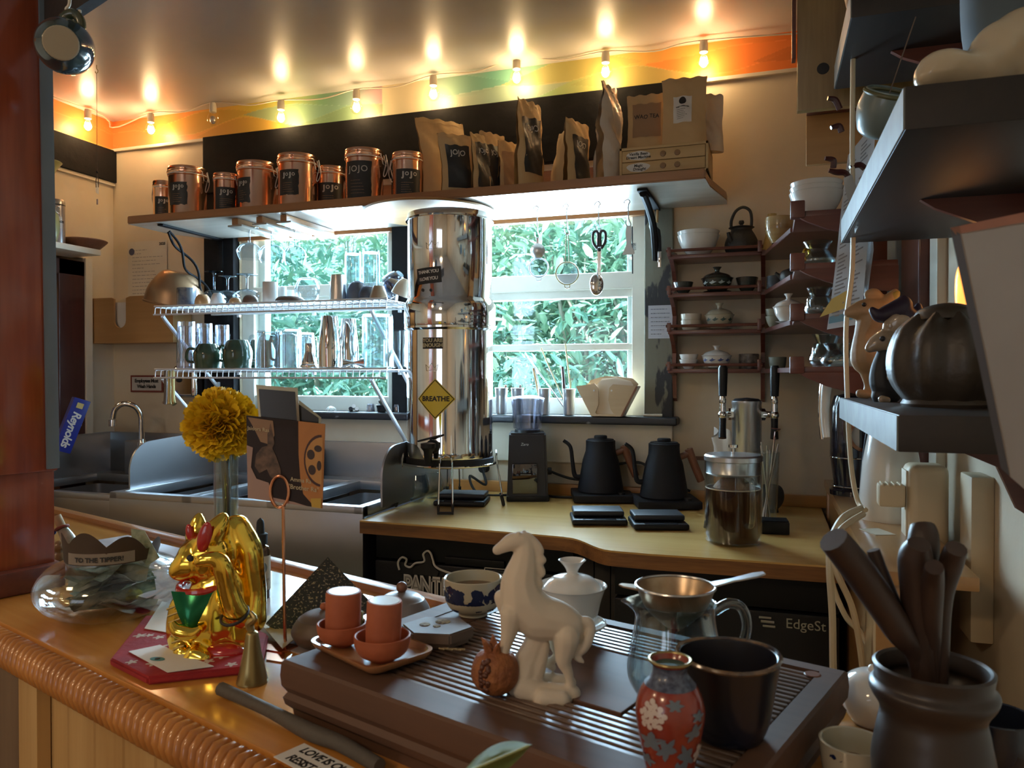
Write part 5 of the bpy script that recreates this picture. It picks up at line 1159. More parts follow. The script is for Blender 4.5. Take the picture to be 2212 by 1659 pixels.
# glass servers on the wing
def server(px, pw, ptop, tier, lab, Y=1.88, hm='glass2', hang=PI-.2):
    v, k = at(px, Y, TZ[tier]+.001); R_ = pw*k/2; H = WY(px, ptop, Y).z - v.z
    t = thing('glass_server', lab, 'pitcher', v)
    part('body', vessel([(R_*.75,0),(R_*.98,H*.12),(R_,H*.32),(R_*.62,H*.66),(R_*.62,H*.74),(R_*.86,H)], .002), M['glass2'], t)
    h = tube([(R_*.62,0,H*.62),(R_*.9,0,H*.68),(R_*1.05,0,H*.5),(R_*1.0,0,H*.3),(R_*.9,0,H*.22)], .0035, 8, 4); tx(h, Matrix.Rotation(hang,4,'Z')); part('handle', h, M[hm], t)
    return t
server(1765, 70, 523, 1, 'glass tea server with an amber handle, highest of the three in the corner', hm='gold', hang=-PI/2-.9)
server(1770, 62, 622, 2, 'glass tea server with a clear handle in the middle of the corner stack of tiers', hang=-PI/2-.8)
server(1785, 70, 722, 3, 'glass tea server at the left of the bottom corner tier', Y=1.90, hang=-PI/2-.8)
server(1806, 62, 742, 3, 'second smaller glass server at the bottom corner tier beside the hanging cord', Y=1.84, hang=-.3)
# ================================================================ ON THE COUNTER
def ctr(px, py): return WZ(px, py, ZK)
# grinder
v = ctr(1127, 1082); k = MPP(v); v = Vector((v.x, v.y+.06, ZK))
t = thing('coffee_grinder', 'black electric coffee grinder with a clear hopper beside the water filter', 'grinder', v, .32)
w2 = 45*k; hb = WY(1127,930,v.y).z-ZK
b = prism([(-w2,-.075),(w2*.95,-.075),(w2*1.0,-.05),(w2*1.0,.07),(-w2*.95,.07),(-w2,.05)], 0, hb*.98, .006)
for q in b.verts:
    if q.co.z > hb*.5: q.co.x *= .90; q.co.y = q.co.y*.92+.004+(.016 if q.co.y < 0 else 0)
part('body', b, mat('grinder_black', (.016,.018,.024), .28), t)
part('base', box(-w2*1.02,w2*1.02,-.078,.072,0,.018,.005), M['blackpl'], t)
gb = part('grounds_bin', box(-w2*.75,w2*.45,-.079,-.02,.025,hb*.55,.003), thinglass('smoky_plastic',(.25,.24,.25),.6,.12), t)
part('bin_mark', box(-w2*.35,w2*.15,-.0802,-.079,hb*.39,hb*.395), M['inkw'], gb, smooth=False)
part('lettering', tx(text_bm('Zaro', .012, 'CENTER', .0003, shear=.2), TR(-.01,-.0605,hb*.82,rx=PI/2-.14)), M['inkw'], t, smooth=False)
part('switch_knob', tx(lathe([(0,0),(.012,0),(.011,.012),(0,.012)],16), TR(w2,0,hb*.40,ry=PI/2)), M['blackpl'], t)
part('collar', lathe([(.0,hb*.97),(.042,hb*.97),(.040,hb*1.02),(.03,hb*1.02),(0,hb*1.02)],32), M['blackpl'], t)
hh = WY(1127,862,v.y).z-ZK
part('hopper', vessel([(.033,hb*1.02),(.036,hb*1.03),(.052,hh-.012),(.054,hh)], .002, sm=False, floor=hb*1.04), M['plast'], t)
part('hopper_lid', lathe([(.055,hh),(.056,hh+.004),(.053,hh+.006),(.03,hh+.011),(0,hh+.012)],32), M['plast'], t)
# kettles with bases and scales
def kettle(px, py, lab, s=0):
    v = ctr(px, py); k = MPP(v); v = Vector((v.x, v.y+.075, ZK)); k = MPP(v)
    bs = thing('kettle_base', 'black power base under '+('the left kettle' if s == 0 else 'the right kettle')+' on the plywood counter', 'base', v, .30)
    part('slab', box(-.093,.093,-.085,.085,.004,.026,.004), M['matteblack'], bs); part('dial', lathe([(0,.026),(.014,.026),(.0135,.034),(0,.034)],20).copy() if 0 else tx(lathe([(0,.026),(.012,.026),(.0115,.033),(0,.033)],20), TR(.055,-.058,0)), M['blackpl'], bs)
    t = thing('gooseneck_kettle', lab, 'kettle', v+Vector((-.004,.0,.027)), .32)
    Rb, Rt, H = .072, .046, .160
    part('body', lathe([(0,0),(Rb*.96,0),(Rb,.004),(Rb*.97,.02),(Rt*1.22,H*.62),(Rt*1.02,H*.80),(Rt,H*.9),(Rt,H),(Rt*.94,H+.002),(0,H+.002)],48), M['matteblack'], t)
    ld = part('lid', lathe([(0,H+.002),(Rt*.9,H+.002),(Rt*.88,H+.005),(Rt*.45,H+.006),(Rt*.44,H+.014),(Rt*.40,H+.016),(0,H+.0165)],36), M['matteblack'], t)
    part('spout', tube([(-Rb*.85,0,.045),(-Rb*1.12,0,.05),(-Rb*1.22,0,.09),(-Rb*1.32,0,.14),(-Rb*1.62,0,H*1.0)], [.0085,.0075,.0062,.0058,.0055], 12, 6), M['matteblack'], t)
    part('handle', tube([(Rt*.96,0,H*.74),(Rt*1.45,0,H*.80),(Rt*1.72,0,H*.86)], [.010,.010,.0125], 10, 4), M['walnut'], t)
    part('grip', tube([(Rt*1.60,0,H*.90),(Rt*1.85,0,H*.70),(Rt*2.30,0,H*.38),(Rt*2.42,0,H*.30)], [.0125,.0125,.012,.0115], 12, 4), M['walnut'], t)
kettle(1289, 1088, 'matte black gooseneck kettle, left one of the pair, nearer the grinder', 0)
kettle(1430, 1102, 'matte black gooseneck kettle, right one of the pair, beside the cold brew jar', 1)
def scale(px, py, w, lab, rz=.30, Y0=.0):
    v = ctr(px, py); k = MPP(v); W = w*k/2*.93
    t = thing('coffee_scale', lab, 'scale', v+Vector((0,.05,0)), rz)
    part('base', box(-W,W,-.062,.062,.002,.017,.006,seg=3), M['blackpl'], t)
    part('display', box(-W*.6,W*.6,-.058,-.036,.0165,.0175,.0004), mat('display_glass',(.03,.035,.045),.12), t)
    part('platform', box(-W*.93,W*.93,-.028,.064,.020,.034,.005,seg=3), mat('blue_black_platform',(.022,.026,.036),.45), t)
    part('weighing_post', box(-W*.4,W*.4,-.01,.05,.016,.021), M['blackpl'], t)
scale(1283, 1135, 128, 'black coffee scale in front of the left kettle')
scale(1415, 1145, 128, 'black coffee scale in front of the right kettle')
scale(985, 1094, 120, 'black coffee scale under the water filter stand', rz=.2)
for px,py,lab in ((893,1088,'left clear tasting glass under the water filter stand'),(925,1080,'right clear tasting glass beside the scale under the filter')):
    single('tasting_glass', vessel([(.018,0),(.02,.003),(.034,.03),(.036,.05),(.028,.085)], .0018), M['glass'], lab, 'glass', ctr(px,py)+Vector((0,.03,0)))
# power outlet and cords along the wall
p = WY(985, 1035, 2.46)
t = thing('wall_plug', 'black round plug pushed into the wall behind the water filter', 'plug', (WY(1050,1010,2.46).x, 2.452, WY(1050,1010,2.46).z))
part('plug', tx(lathe([(0,0),(.016,0),(.014,.03),(0,.032)],20), TR(rx=PI/2)), M['rubber'], t)
def cable(pts, r, m, lab, nm='extension_cord', cat='cord', sm=8): return single(nm, tube(pts, r, 8, sm), M[m], lab, cat)
q = t.location
cable([q+Vector((0,-.03,0)), q+Vector((.02,-.05,-.05)), Vector((q.x-.02,2.36,ZK+.06)), Vector((q.x+.02,2.34,ZK+.006)), Vector((q.x+.14,2.36,ZK+.006))], .0042, 'rubber', 'black cord looping down from the wall plug behind the grinder')
a_ = WY(1170,1010,2.41); b_ = WY(1240,1035,2.40); c_ = WY(1330,1005,2.42); d_ = WY(1385,1000,2.42); e_ = WY(1420,1030,2.40)
cable([a_-Vector((.04,0,-.02)), a_, b_, Vector((c_.x-.03,2.42,b_.z+.01)), c_, d_, e_, e_+Vector((.10,0,-.04))], .0042, 'rubber', 'black cord running along the wall behind the two kettles')
a_ = ctr(1180,1075); cable([a_+Vector((-.02,.02,.004)), a_+Vector((.05,.0,.004)), a_+Vector((.12,.03,.004)), ctr(1262,1072)+Vector((0,.02,.004))], .004, 'rubber', 'short black cord lying on the counter between grinder and left kettle')
# cold brew jar
v = ctr(1581, 1182); k = MPP(v); R_ = 57*k; v = Vector((v.x, v.y+R_*.9, ZK)); k = MPP(v); R_ = 60*k; H = WY(1581, 992, v.y).z - ZK
t = thing('cold_brew_jar', 'tall glass press jar half full of dark coffee with a steel lid', 'jar', v, .0)
part('glass_body', vessel([(R_*.86,0),(R_*.97,.006),(R_,.02),(R_,H*.5),(R_,H)], .003, sm=False), M['bowlglass'], t)
part('coffee', lathe([(0,.006),(R_*.85,.006),(R_*.95,.02),(R_*.955,H*.66),(0,H*.66)],40), mat('dark_coffee', (.045,.012,.004), .4, col2=(.02,.006,.003), scale=5, spec=.15), t)
part('foam_ring', ring((0,0,H*.66), R_*.955, .0015), M['cer_cream'], t)
part('lid', lathe([(0,H+.012),(R_*.96,H+.012),(R_*1.02,H+.008),(R_*1.02,H-.002),(R_*.94,H-.004),(R_*.94,H-.030),(R_*.96,H-.032),(R_*.9,H-.036),(0,H-.036)],48), M['steel'], t)
part('plunger_knob', lathe([(0,H+.034),(.011,H+.034),(.011,H+.028),(.004,H+.026),(.004,H+.012),(0,H+.012)],20), M['chrome'], t)
br = bmesh.new(); rd = random.Random(4)
part('tea_bag_bundle', lathe(smoothprof([(0,H*.58),(R_*.72,H*.60),(R_*.62,H*.70),(R_*.30,H*.80),(R_*.22,H*.84)],4), 12), mat('brown_cloth_bag', (.22,.13,.07), .8, bump=.9, bscale=60), t)
hd = tube([(R_*.98,0,H*.78),(R_*1.28,0,H*.80),(R_*1.38,0,H*.70),(R_*1.38,0,H*.40),(R_*1.28,0,H*.28),(R_*.98,0,H*.26)], .0065, 10, 5); tx(hd, Matrix.Rotation(-1.05,4,'Z')); part('handle', hd, M['glass2'], t)
v2 = ctr(1545, 1120)+Vector((.02,.16,0))
t2 = thing('paper_filter_stack', 'crumpled cream paper filters poking up behind the cold brew jar', 'filters', v2)
rd = random.Random(8)
part('paper', grid(lambda u,vv: Vector((.034*math.cos(u*2*PI)*(1+.35*math.sin(u*2*PI*5+vv*2)*vv), .034*math.sin(u*2*PI)*(1+.35*math.sin(u*2*PI*5+vv*2)*vv), .14+.085*vv+.014*math.sin(u*2*PI*3)*vv)), 60, 6), M['paper'], t2)
part('holder', vessel([(.03,0),(.032,.004),(.036,.15)], .002, sm=False), M['bamboo'], t2)
# tap tower
v = ctr(1612, 1080); v = Vector((WY(1613,900,2.18).x, 2.18, ZK)); k = MPP(v)
t = thing('draft_tower', 'round brushed steel drinks tower with two black-handled taps', 'tap tower', v, .18)
R_ = 31*k; H = WY(1612, 866, 2.18).z - ZK
part('column', lathe([(0,0),(R_*1.5,0),(R_*1.5,.006),(R_,.010),(R_,H*.97),(R_*1.02,H*.975),(R_*1.02,H),(0,H)],40), M['steel'], t); part('cap', lathe([(R_*.98,H),(R_*.8,H+.006),(0,H+.009)],32), M['blackpl'], t)
for s,(dx) in enumerate((-1, 1)):
    fa = thing('x','x','x') if 0 else None
    hz = WY(1612, 895, 2.18).z - ZK; X_ = dx*(R_+.028)
    f = part('faucet_body', join(tube([(dx*R_*.8,0,hz),(dx*(R_+.018),-.01,hz),(X_,-.03,hz),], [.011,.009,.010], 12), tube([(X_,-.03,hz+.03),(X_,-.03,hz-.012)], [.0085,.0095], 12), ball((X_,-.03,hz), .0125)), M['chrome'], t)
    part('shank_nut', tx(lathe([(0,0),(.016,0),(.016,.012),(0,.012)],6), TR(dx*R_*.93,0,hz,ry=dx*PI/2)), M['chrome'], f)
    part('spout', tube([(X_,-.030,hz-.010),(X_-.001,-.036,hz-.03),(X_-.003,-.046,hz-.062)], [.0095,.009,.0105], 12, 3), M['blackpl'], f)
    part('ferrule', lathe([(0,hz+.028),(.007,hz+.028),(.010,hz+.034),(.007,hz+.05),(0,hz+.05)],16), M['chrome'], f).location = (X_,-.03,0)
    part('tap_handle', tube([(X_,-.03,hz+.050),(X_,-.031,hz+.09),(X_,-.033,hz+.125),(X_,-.033,hz+.132)], [.0105,.012,.0125,.009], 14), M['blackpl'], f)
# glass of metal spoons behind the jar
v = Vector((WY(1655,1000,2.14).x, 2.12, ZK)); t = thing('utensil_glass', 'tall narrow glass full of steel straws and spoons behind the cold brew jar', 'glass', v)
part('body', vessel([(.024,0),(.026,.004),(.034,.19)], .002, sm=False), M['glass'], t)
rd = random.Random(9)
for i in range(9):
    a_ = rd.uniform(0,6.28); e = Vector((.022*math.cos(a_)+.008, .022*math.sin(a_), rd.uniform(.19,.235)))
    single('steel_straw', tube([v+Vector((-.012*math.cos(a_),-.012*math.sin(a_),.006)), v+e], .0022, 6), M['steel'], 'steel straw or spoon handle standing in the tall narrow glass behind the jar', 'straw', group='straws in the tall narrow glass')
single('disc_spoon', tube([v+Vector((.0,.0,.01)), v+Vector((.022,0,.245)), v+Vector((.035,0,.25)), v+Vector((.012,0,.252))], [.0022,.0022,.0035,.0035], 6), M['chrome'], 'steel stirrer with a small flat disc end, tallest in the narrow glass', 'stirrer')
v = ctr(1665, 1112)
t = thing('milk_frother', 'small dark grey handheld appliance head behind the cold brew jar', 'appliance', v+Vector((0,.05,0)))
part('head', lathe(smoothprof([(0,.008),(.020,.01),(.034,.03),(.036,.055),(.026,.075),(0,.08)],4),20), mat('dark_grey_rubber',(.045,.05,.055),.6), t); part('foot', lathe([(0,0),(.022,0),(.020,.010),(0,.01)],20), M['blackpl'], t)
v = ctr(1670, 1155)
t = thing('black_box', 'small black ribbed box lying on the counter right of the cold brew jar', 'box', v+Vector((0,.03,0)), .1)
part('case', box(-.036,.036,-.03,.03,0,.032,.004), M['blackpl'], t); part('top_ribs', join(*[box(-.034,.034,-.026+i*.009,-.022+i*.009,.0315,.034) for i in range(6)]), M['matteblack'], t)
v = ctr(1528, 1143); single('rubber_stopper', lathe([(0,0),(.011,0),(.009,.018),(0,.018)],16), M['rubber'], 'tiny black rubber stopper left of the cold brew jar', 'stopper', v+Vector((0,.02,0)))
v = WY(1518, 990, 2.43); single('wooden_spatula_end', box(-.04,.03,-.004,.004,-.006,.006,.002), M['walnut'], 'end of a brown wooden stick on the wall behind the right kettle', 'stick', v)
# ================================================================ RIGHT SIDE TABLE AND APPLIANCES
st_ = thing('side_cabinet', 'orange wooden side cabinet against the right wall at the end of the counter', 'cabinet', (XR, 1.3, 0))
owood = wood('orange_wood', (.48,.26,.10), (.38,.19,.07), 'y', 7, .35, .4)
ZT = 1.15
part('top', box(.155-XR, .30-XR, 0, 1.1, ZT-.022, ZT, .003), owood, st_)
part('rear_panel', box(.165-XR, .18-XR, .05, 1.08, .5, ZT-.022), owood, st_)
for yy in (.012, 1.05): part('leg', box(.16-XR,.195-XR,yy,yy+.035,0,ZT-.022,.003), owood, st_)
part('shelf', box(.16-XR,.27-XR,.02,1.08,.62,.64,.002), owood, st_)
single('paper_scrap', box(-.02,.02,-.03,.03,0,.0012), M['cream'], 'cream card lying on the side cabinet top', 'card', (.20,1.62,ZT), .4)
# white kettle and dark grinder with gauge
v = Vector((.235, 1.80, ZT)); 
def rt(px, X): c = WX(px, 900, X); return c
def onT(px, py): return WZ(px, py, ZT)
v = onT(1895, 1085); v = Vector((.245, 1.78, ZT))
t = thing('white_kettle', 'white kettle with a big chrome loop handle on the side cabinet', 'kettle', v, 2.4)
part('body', lathe([(0,0),(.062,0),(.064,.01),(.055,.12),(.040,.20),(.034,.215),(0,.22)],36), M['white'], t)
part('trim_band', join(tube([(.058,-.02,.01),(.052,-.022,.1),(.040,-.02,.19)], .003, 6, 4), tube([(.058,.02,.01),(.052,.022,.1),(.040,.02,.19)], .003, 6, 4)), M['blackpl'], t)
hd = tube([(.040,0,.20),(.06,0,.30),(.075,0,.325),(.125,0,.325),(.155,0,.30),(.165,0,.22),(.160,0,.16)], [.010,.010,.011,.012,.012,.010,.008], 12, 5)
part('handle', hd, M['white'], t)
hd2 = tube([(.046,0,.21),(.064,0,.306),(.078,0,.338),(.126,0,.338),(.168,0,.306),(.178,0,.22),(.172,0,.155)], .004, 8, 5); part('handle_trim', hd2, M['chrome'], t)
v = Vector((.205, 2.12, ZT))
t = thing('dial_kettle', 'dark blue-black kettle with a copper-ringed temperature dial on the side cabinet', 'kettle', v, .35)
navy = mat('navy_enamel', (.015,.016,.03), .15, coat=.8)
part('body', lathe([(0,0),(.055,0),(.056,.012),(.045,.02),(.046,.03),(.055,.10),(.055,.22),(.045,.25),(0,.26)],36), navy, t)
for z in (.022,.095): part('silver_ring', ring((0,0,z), .050 if z < .05 else .0555, .0018), M['chrome'], t)
dl = part('dial_rim', tx(lathe([(.036,0),(.042,.004),(.042,.012),(.034,.014),(.034,.003)],32, closed=True), TR(0,-.050,.155,rx=PI/2)), M['copper2'], t)
part('dial_face', tx(lathe([(0,.004),(.035,.004),(.035,.0)],32), TR(0,-.050,.155,rx=PI/2)), M['inkw'], dl); part('dial_needle', box(-.001,.001,-.0555,-.0545,.155,.182), M['inkk'], dl, smooth=False)
# adapter, outlet, cords on the right wall
t = thing('power_adapter', 'large rounded cream power adapter on the right wall outlet', 'adapter', (.282, 1.62, 1.195))
part('body', box(-.035,.035,-.035,.035,-.10,.09,.018,seg=4), M['adapter'], t); part('top_rim', box(-.037,-.033,-.025,.025,-.088,.078,.002), M['cream'], t)
t = thing('outlet_cover', 'cream outlet cover plate on the right wall behind the tool jar', 'outlet', (XR, 1.50, 1.17))
part('plate', box(-.035,0,-.03,.05,-.17,.11,.004), M['adapter'], t)
t = thing('plug_block', 'cream ribbed plug block sticking out from the power adapter', 'plug', (.243, 1.60, 1.235))
part('body', box(-.045,.0,-.02,.02,-.03,.012,.005), M['adapter'], t)
for i in range(4): part('rib', box(-.04+i*.01,-.036+i*.01,-.021,.021,.008,.014,.001), M['adapter'], t)
t = thing('grey_connector', 'grey moulded cable connector hanging below the plug block', 'connector', (.262, 1.52, 1.13))
part('body', box(-.018,.018,-.014,.014,-.06,.045,.005), mat('grey_plastic',(.16,.15,.14),.6), t); part('strain_relief', lathe([(0,-.10),(.006,-.10),(.010,-.06),(0,-.06)],12), mat('grey_plastic2',(.16,.15,.14),.6), t)
def wp(px, py, D): return WD(px, py, D)
cable([wp(1845,-30,1.5),wp(1841,300,1.5),wp(1842,560,1.5),wp(1828,700,1.5),wp(1830,850,1.5),wp(1838,1000,1.5),wp(1852,1080,1.48),wp(1870,1102,1.44)], .0048, 'cord', 'cream cord dropping from the ceiling past the hanging menus')
cable([wp(1860,1098,1.40),wp(1820,1120,1.36),wp(1795,1170,1.34),wp(1792,1230,1.33),wp(1798,1330,1.33),wp(1800,1450,1.33),wp(1806,1560,1.33)], .0062, 'cord', 'thick cream cord, leftmost of those hanging under the plug block')
cable([wp(1865,1110,1.36),wp(1812,1150,1.32),wp(1803,1220,1.3),wp(1840,1310,1.3),wp(1858,1400,1.3),wp(1868,1500,1.3),wp(1872,1580,1.3)], .0055, 'cord', 'middle cream cord hanging under the plug block')
cable([wp(1800,1170,1.42),wp(1796,1250,1.42),wp(1826,1330,1.4),wp(1862,1370,1.38),wp(1882,1420,1.36),wp(1886,1500,1.36)], .005, 'cord', 'cream cord crossing behind the other two below the plug block')
cable([wp(1915,1180,1.45),wp(1912,1260,1.4),wp(1905,1340,1.4),wp(1900,1420,1.4)], .005, 'cord', 'short cream cord behind the leftmost dark tea tool')
# hanging menus
def hangsheet(pts, D, m, nm, lab, cat, lines=0, extra=None):
    P4 = [WD(x,y,d) for (x,y),d in zip(pts, D)]
    def f(u,v): return P4[0]*(1-u)*(1-v)+P4[1]*u*(1-v)+P4[2]*u*v+P4[3]*(1-u)*v
    n = (P4[1]-P4[0]).cross(P4[3]-P4[0]).normalized(); 
    if n.dot(CAM-P4[0]) < 0: n = -n
    o = P4[0].copy(); t = thing(nm, lab, cat, o)
    b = grid(lambda u,v: f(u,v)-o+n*(.002*math.sin(v*7+u*2)), 6, 10, thick=.0005); part('sheet', b, m, t)
    if lines:
        b = bmesh.new(); rd = random.Random(lines)
        for col in range(2):
            for r in range(lines):
                if rd.random() < .12: continue
                v0 = .05+.9*r/lines; u0 = .1+.45*col; u1 = u0+rd.uniform(.15,.36); v1 = v0+.35/lines
                b.faces.new([b.verts.new(f(a,c)-o+n*(.0028+.002*math.sin(c*7+a*2))) for a,c in ((u0,v0),(u1,v0),(u1,v1),(u0,v1))])
        part('printed_lines', b, mat('pale_print',(.28,.28,.30),.7), t, smooth=False)
    return t, f, n, o
wpap = mat('cool_white_paper', (.66,.67,.68), .7)
t, f, n, o = hangsheet([(1832,335),(1893,262),(1862,700),(1787,712)], [1.60,1.56,1.56,1.60], wpap, 'hanging_menu', 'long white printed menu hanging in front of the tea shelf corner', 'menu', 42)
b = bmesh.new(); b.faces.new([b.verts.new(f(a,c)-o+n*.004) for a,c in ((.05,.93),(.75,.93),(.75,.97),(.05,.97))]) ; part('blue_mark', b, mat('blue_mark',(.15,.36,.55),.6), t, smooth=False)
b = bmesh.new(); b.faces.new([b.verts.new(f(a,c)-o+n*.004+Vector((0,0,0))) for a,c in ((.05,.83),(.7,.80),(.6,.90),(-.25,.92))]); part('yellow_tape', b, mat('yellow_tape',(.62,.52,.18),.6), t, smooth=False)
hangsheet([(1858,380),(1885,372),(1888,540),(1868,700)], [1.63,1.60,1.60,1.63], wpap, 'hanging_menu', 'second narrower printed sheet hanging behind the long menu', 'menu', 30)
hangsheet([(1822,385),(1842,378),(1868,470),(1848,505)], [1.46,1.44,1.38,1.40], mat('glossy_tag',(.48,.47,.44),.2,coat=.5), 'hanging_tag', 'small glossy tag hanging from a dark twig-like hook', 'tag')
for i,(pts_,lab) in enumerate(((((1790,368),(1806,372),(1826,374),(1836,392),(1828,402)),'dark curved hook above the glossy tag'),(((1782,342),(1800,346),(1800,362)),'small dark hook higher left of the glossy tag'),(((1788,212),(1804,216),(1814,236)),'dark hook just below the knotty board'),(((1795,276),(1812,272),(1818,285)),'dark hook on the light mug board'),(((1836,362),(1856,356),(1868,364)),'dark hook beside the big dark shelf edge'))):
    single('coat_hook', tube([WD(a,c,1.50) for a,c in pts_], [.004,.006,.006,.005,.004][:len(pts_)], 8, 5), M['darkdoor'], lab, 'hook')
v = WD(1908, 240, 1.36); t = thing('hanging_teal_mug', 'grey-teal cup with olive rim hanging behind the big dark shelf', 'mug', v, rot=(.5,.3,0))
part('body', tx(vessel([(.022,0),(.034,.01),(.045,.045),(.040,.08)], .003), TR(0,0,-.045)), mat('grey_teal_glaze',(.20,.25,.24),.35,coat=.4), t); part('rim_band', ring((0,0,.030), .0405, .004), mat('olive_glaze',(.13,.12,.05),.4), t)
part('hanging_loop', tube([(0,0,.03),(.0,.01,.06),(.0,.02,2.07-v.z)], .0012, 6, 3), M['clay'], t)
single('blue_hanging_towel', tube([wp(2205,-40,1.0), wp(2200,60,1.0), wp(2195,190,1.0)], [.07,.065,.05], 16, 4), mat('slate_cloth',(.10,.13,.15),.8), 'slate blue hanging cloth at the top right corner above the cream figure', 'cloth')
single('reddish_round_pot', tx(ball((0,0,0), .06,.05,.04), TR()), mat('red_brown_pot',(.17,.07,.03),.4), 'red-brown rounded pot on the highest small dark shelf', 'pot', WD(1900,-12,1.42))
# cream figure on the big upper shelf
zA = 1.768
v = WZ(2100, 190, zA) if False else Vector((.275,.99,zA)); 
t = thing('cream_figure', 'glossy cream sculpture of rounded reclining forms on the big upper dark shelf', 'sculpture', (0,0,zA))
cf = mat('glossy_cream_glaze', (.62,.50,.33), .22, coat=.6, bump=.4, bscale=30)
def md(px, py, D): p_ = WD(px,py,D); return Vector((p_.x,p_.y,p_.z-zA))
bb = bmesh.new()
for (px,py,r1,r2,r3) in ((2040,150,.034,.03,.024),(2075,160,.03,.03,.022),(2120,155,.035,.03,.030),(2165,115,.038,.032,.040),(2215,95,.045,.035,.045),(2230,150,.05,.035,.03),(2005,172,.02,.02,.012)):
    c_ = md(px,py,.93); c_.z = max(c_.z, r3); ball(c_, r1,r2,r3, 16,12, bm=bb)
o = part('body', bb, cf, t)
rm = o.modifiers.new('r','REMESH'); rm.mode = 'VOXEL'; rm.voxel_size = .006; rm.use_smooth_shade = True
sm_ = o.modifiers.new('s','SMOOTH'); sm_.iterations = 8; sm_.factor = .7
# ================================================================ FOREGROUND: ON THE BAR
ZTR = 1.12
def bz(px, py, z=ZB): return WZ(px, py, z)
FL = WZ(605, 1425, ZTR); LX, LY = .537, .363
tray = thing('tea_tray', 'large dark brown slatted wooden tea tray on the bar', 'tray', (FL.x, FL.y, ZB), RB)
tw = wood('tea_tray_wood', (.13,.062,.035), (.08,.038,.022), 'x', 9, .62, .0); tws = wood('tea_tray_slats', (.16,.10,.07), (.11,.065,.045), 'x', 14, .42, .15)
HT = ZTR-ZB
def sideprof(x0, x1, y0, y1, inset, z0, z1): pass
b = bmesh.new(); prof = [(.012,.0),(.010,.012),(.004,.018),(.002,.026),(.006,.032),(.001,.040),(0,.052),(.001,HT-.003),(.004,HT)]
rings = []
for o_, z in prof: rings.append([b.verts.new(p) for p in ((o_,o_,z),(LX-o_,o_,z),(LX-o_,LY-o_,z),(o_,LY-o_,z))])
inner = [b.verts.new(p) for p in ((.035,.045,HT),(LX-.026,.045,HT),(LX-.026,LY-.022,HT),(.035,LY-.022,HT))]; low = [b.verts.new((v.co.x,v.co.y,HT-.014)) for v in inner]
rings += [inner, low]
for A, B in zip(rings, rings[1:]):
    for k in range(4): b.faces.new((A[k],A[(k+1)%4],B[(k+1)%4],B[k]))
b.faces.new(low)
part('frame', b, tw, tray, sharp=20)
b = bmesh.new(); y = .047; i = 0
px0, px1, py0, py1 = .245, .385, .115, .255
while y < LY-.026:
    segs = [(.085, LX-.028)]
    if py0-.004 < y < py1: segs = [(.085, px0-.002), (px1+.002, LX-.028)]
    for a, c in segs: box(a, c, y, y+.0068, HT-.011, HT-.0015, .001, bm=b, seg=1)
    y += .0108; i += 1
part('slats', b, tws, tray)
part('left_panel', box(.035, .085, .045, LY-.022, HT-.012, HT-.001, .001), tw, tray)
part('centre_panel', box(px0, px1, py0, py1, HT-.012, HT-.0005, .001), tw, tray, smooth=False)
part('drain_disc', lathe([(0,HT),(.009,HT),(.008,HT+.0008),(0,HT+.0008)],24), M['walnut'], tray).location = (LX-.030, LY-.035, 0)
for x, y in ((.03,.02),(LX-.07,.02),(.03,LY-.04),(LX-.07,LY-.04)): part('foot', box(x,x+.04,y,y+.02,0,.012,.002), tw, tray)
# small tray with two stacked red clay cup sets
a_, b_, c_ = WZ(660,1402,ZTR), WZ(803,1472,ZTR), WZ(908,1412,ZTR)
ex = (b_-a_); lx = ex.length; ang = math.atan2(ex.y, ex.x); ly = (c_-b_).length
st2 = thing('small_wooden_tray', 'small rounded reddish wooden tray holding the red clay cups', 'tray', (a_.x, a_.y, ZTR), ang)
def rrect(x0,x1,y0,y1,r,n=6):
    out = []
    for cx_, cy_, s in ((x1-r,y0+r,-PI/2),(x1-r,y1-r,0),(x0+r,y1-r,PI/2),(x0+r,y0+r,PI)):
        out += [(cx_+r*math.cos(s+PI/2*k/n), cy_+r*math.sin(s+PI/2*k/n)) for k in range(n+1)]
    return out
b = bmesh.new(); lay = [(.012,.0,.010),(.004,.004,.014),(0,.010,.018),(0,.012,.018),(.004,.012,.016),(.008,.006,.012)]
rings = [[b.verts.new((x,y,z)) for x,y in rrect(o_,lx-o_,o_,ly-o_,r_)] for o_,z,r_ in lay]
for A,B in zip(rings,rings[1:]):
    n=len(A)
    for k in range(n): b.faces.new((A[k],A[(k+1)%n],B[(k+1)%n],B[k]))
b.faces.new(rings[0]); b.faces.new(rings[-1])
part('body', b, wood('reddish_tray_wood',(.40,.19,.08),(.28,.12,.05),'x',8,.22,.6), st2, sharp=50)
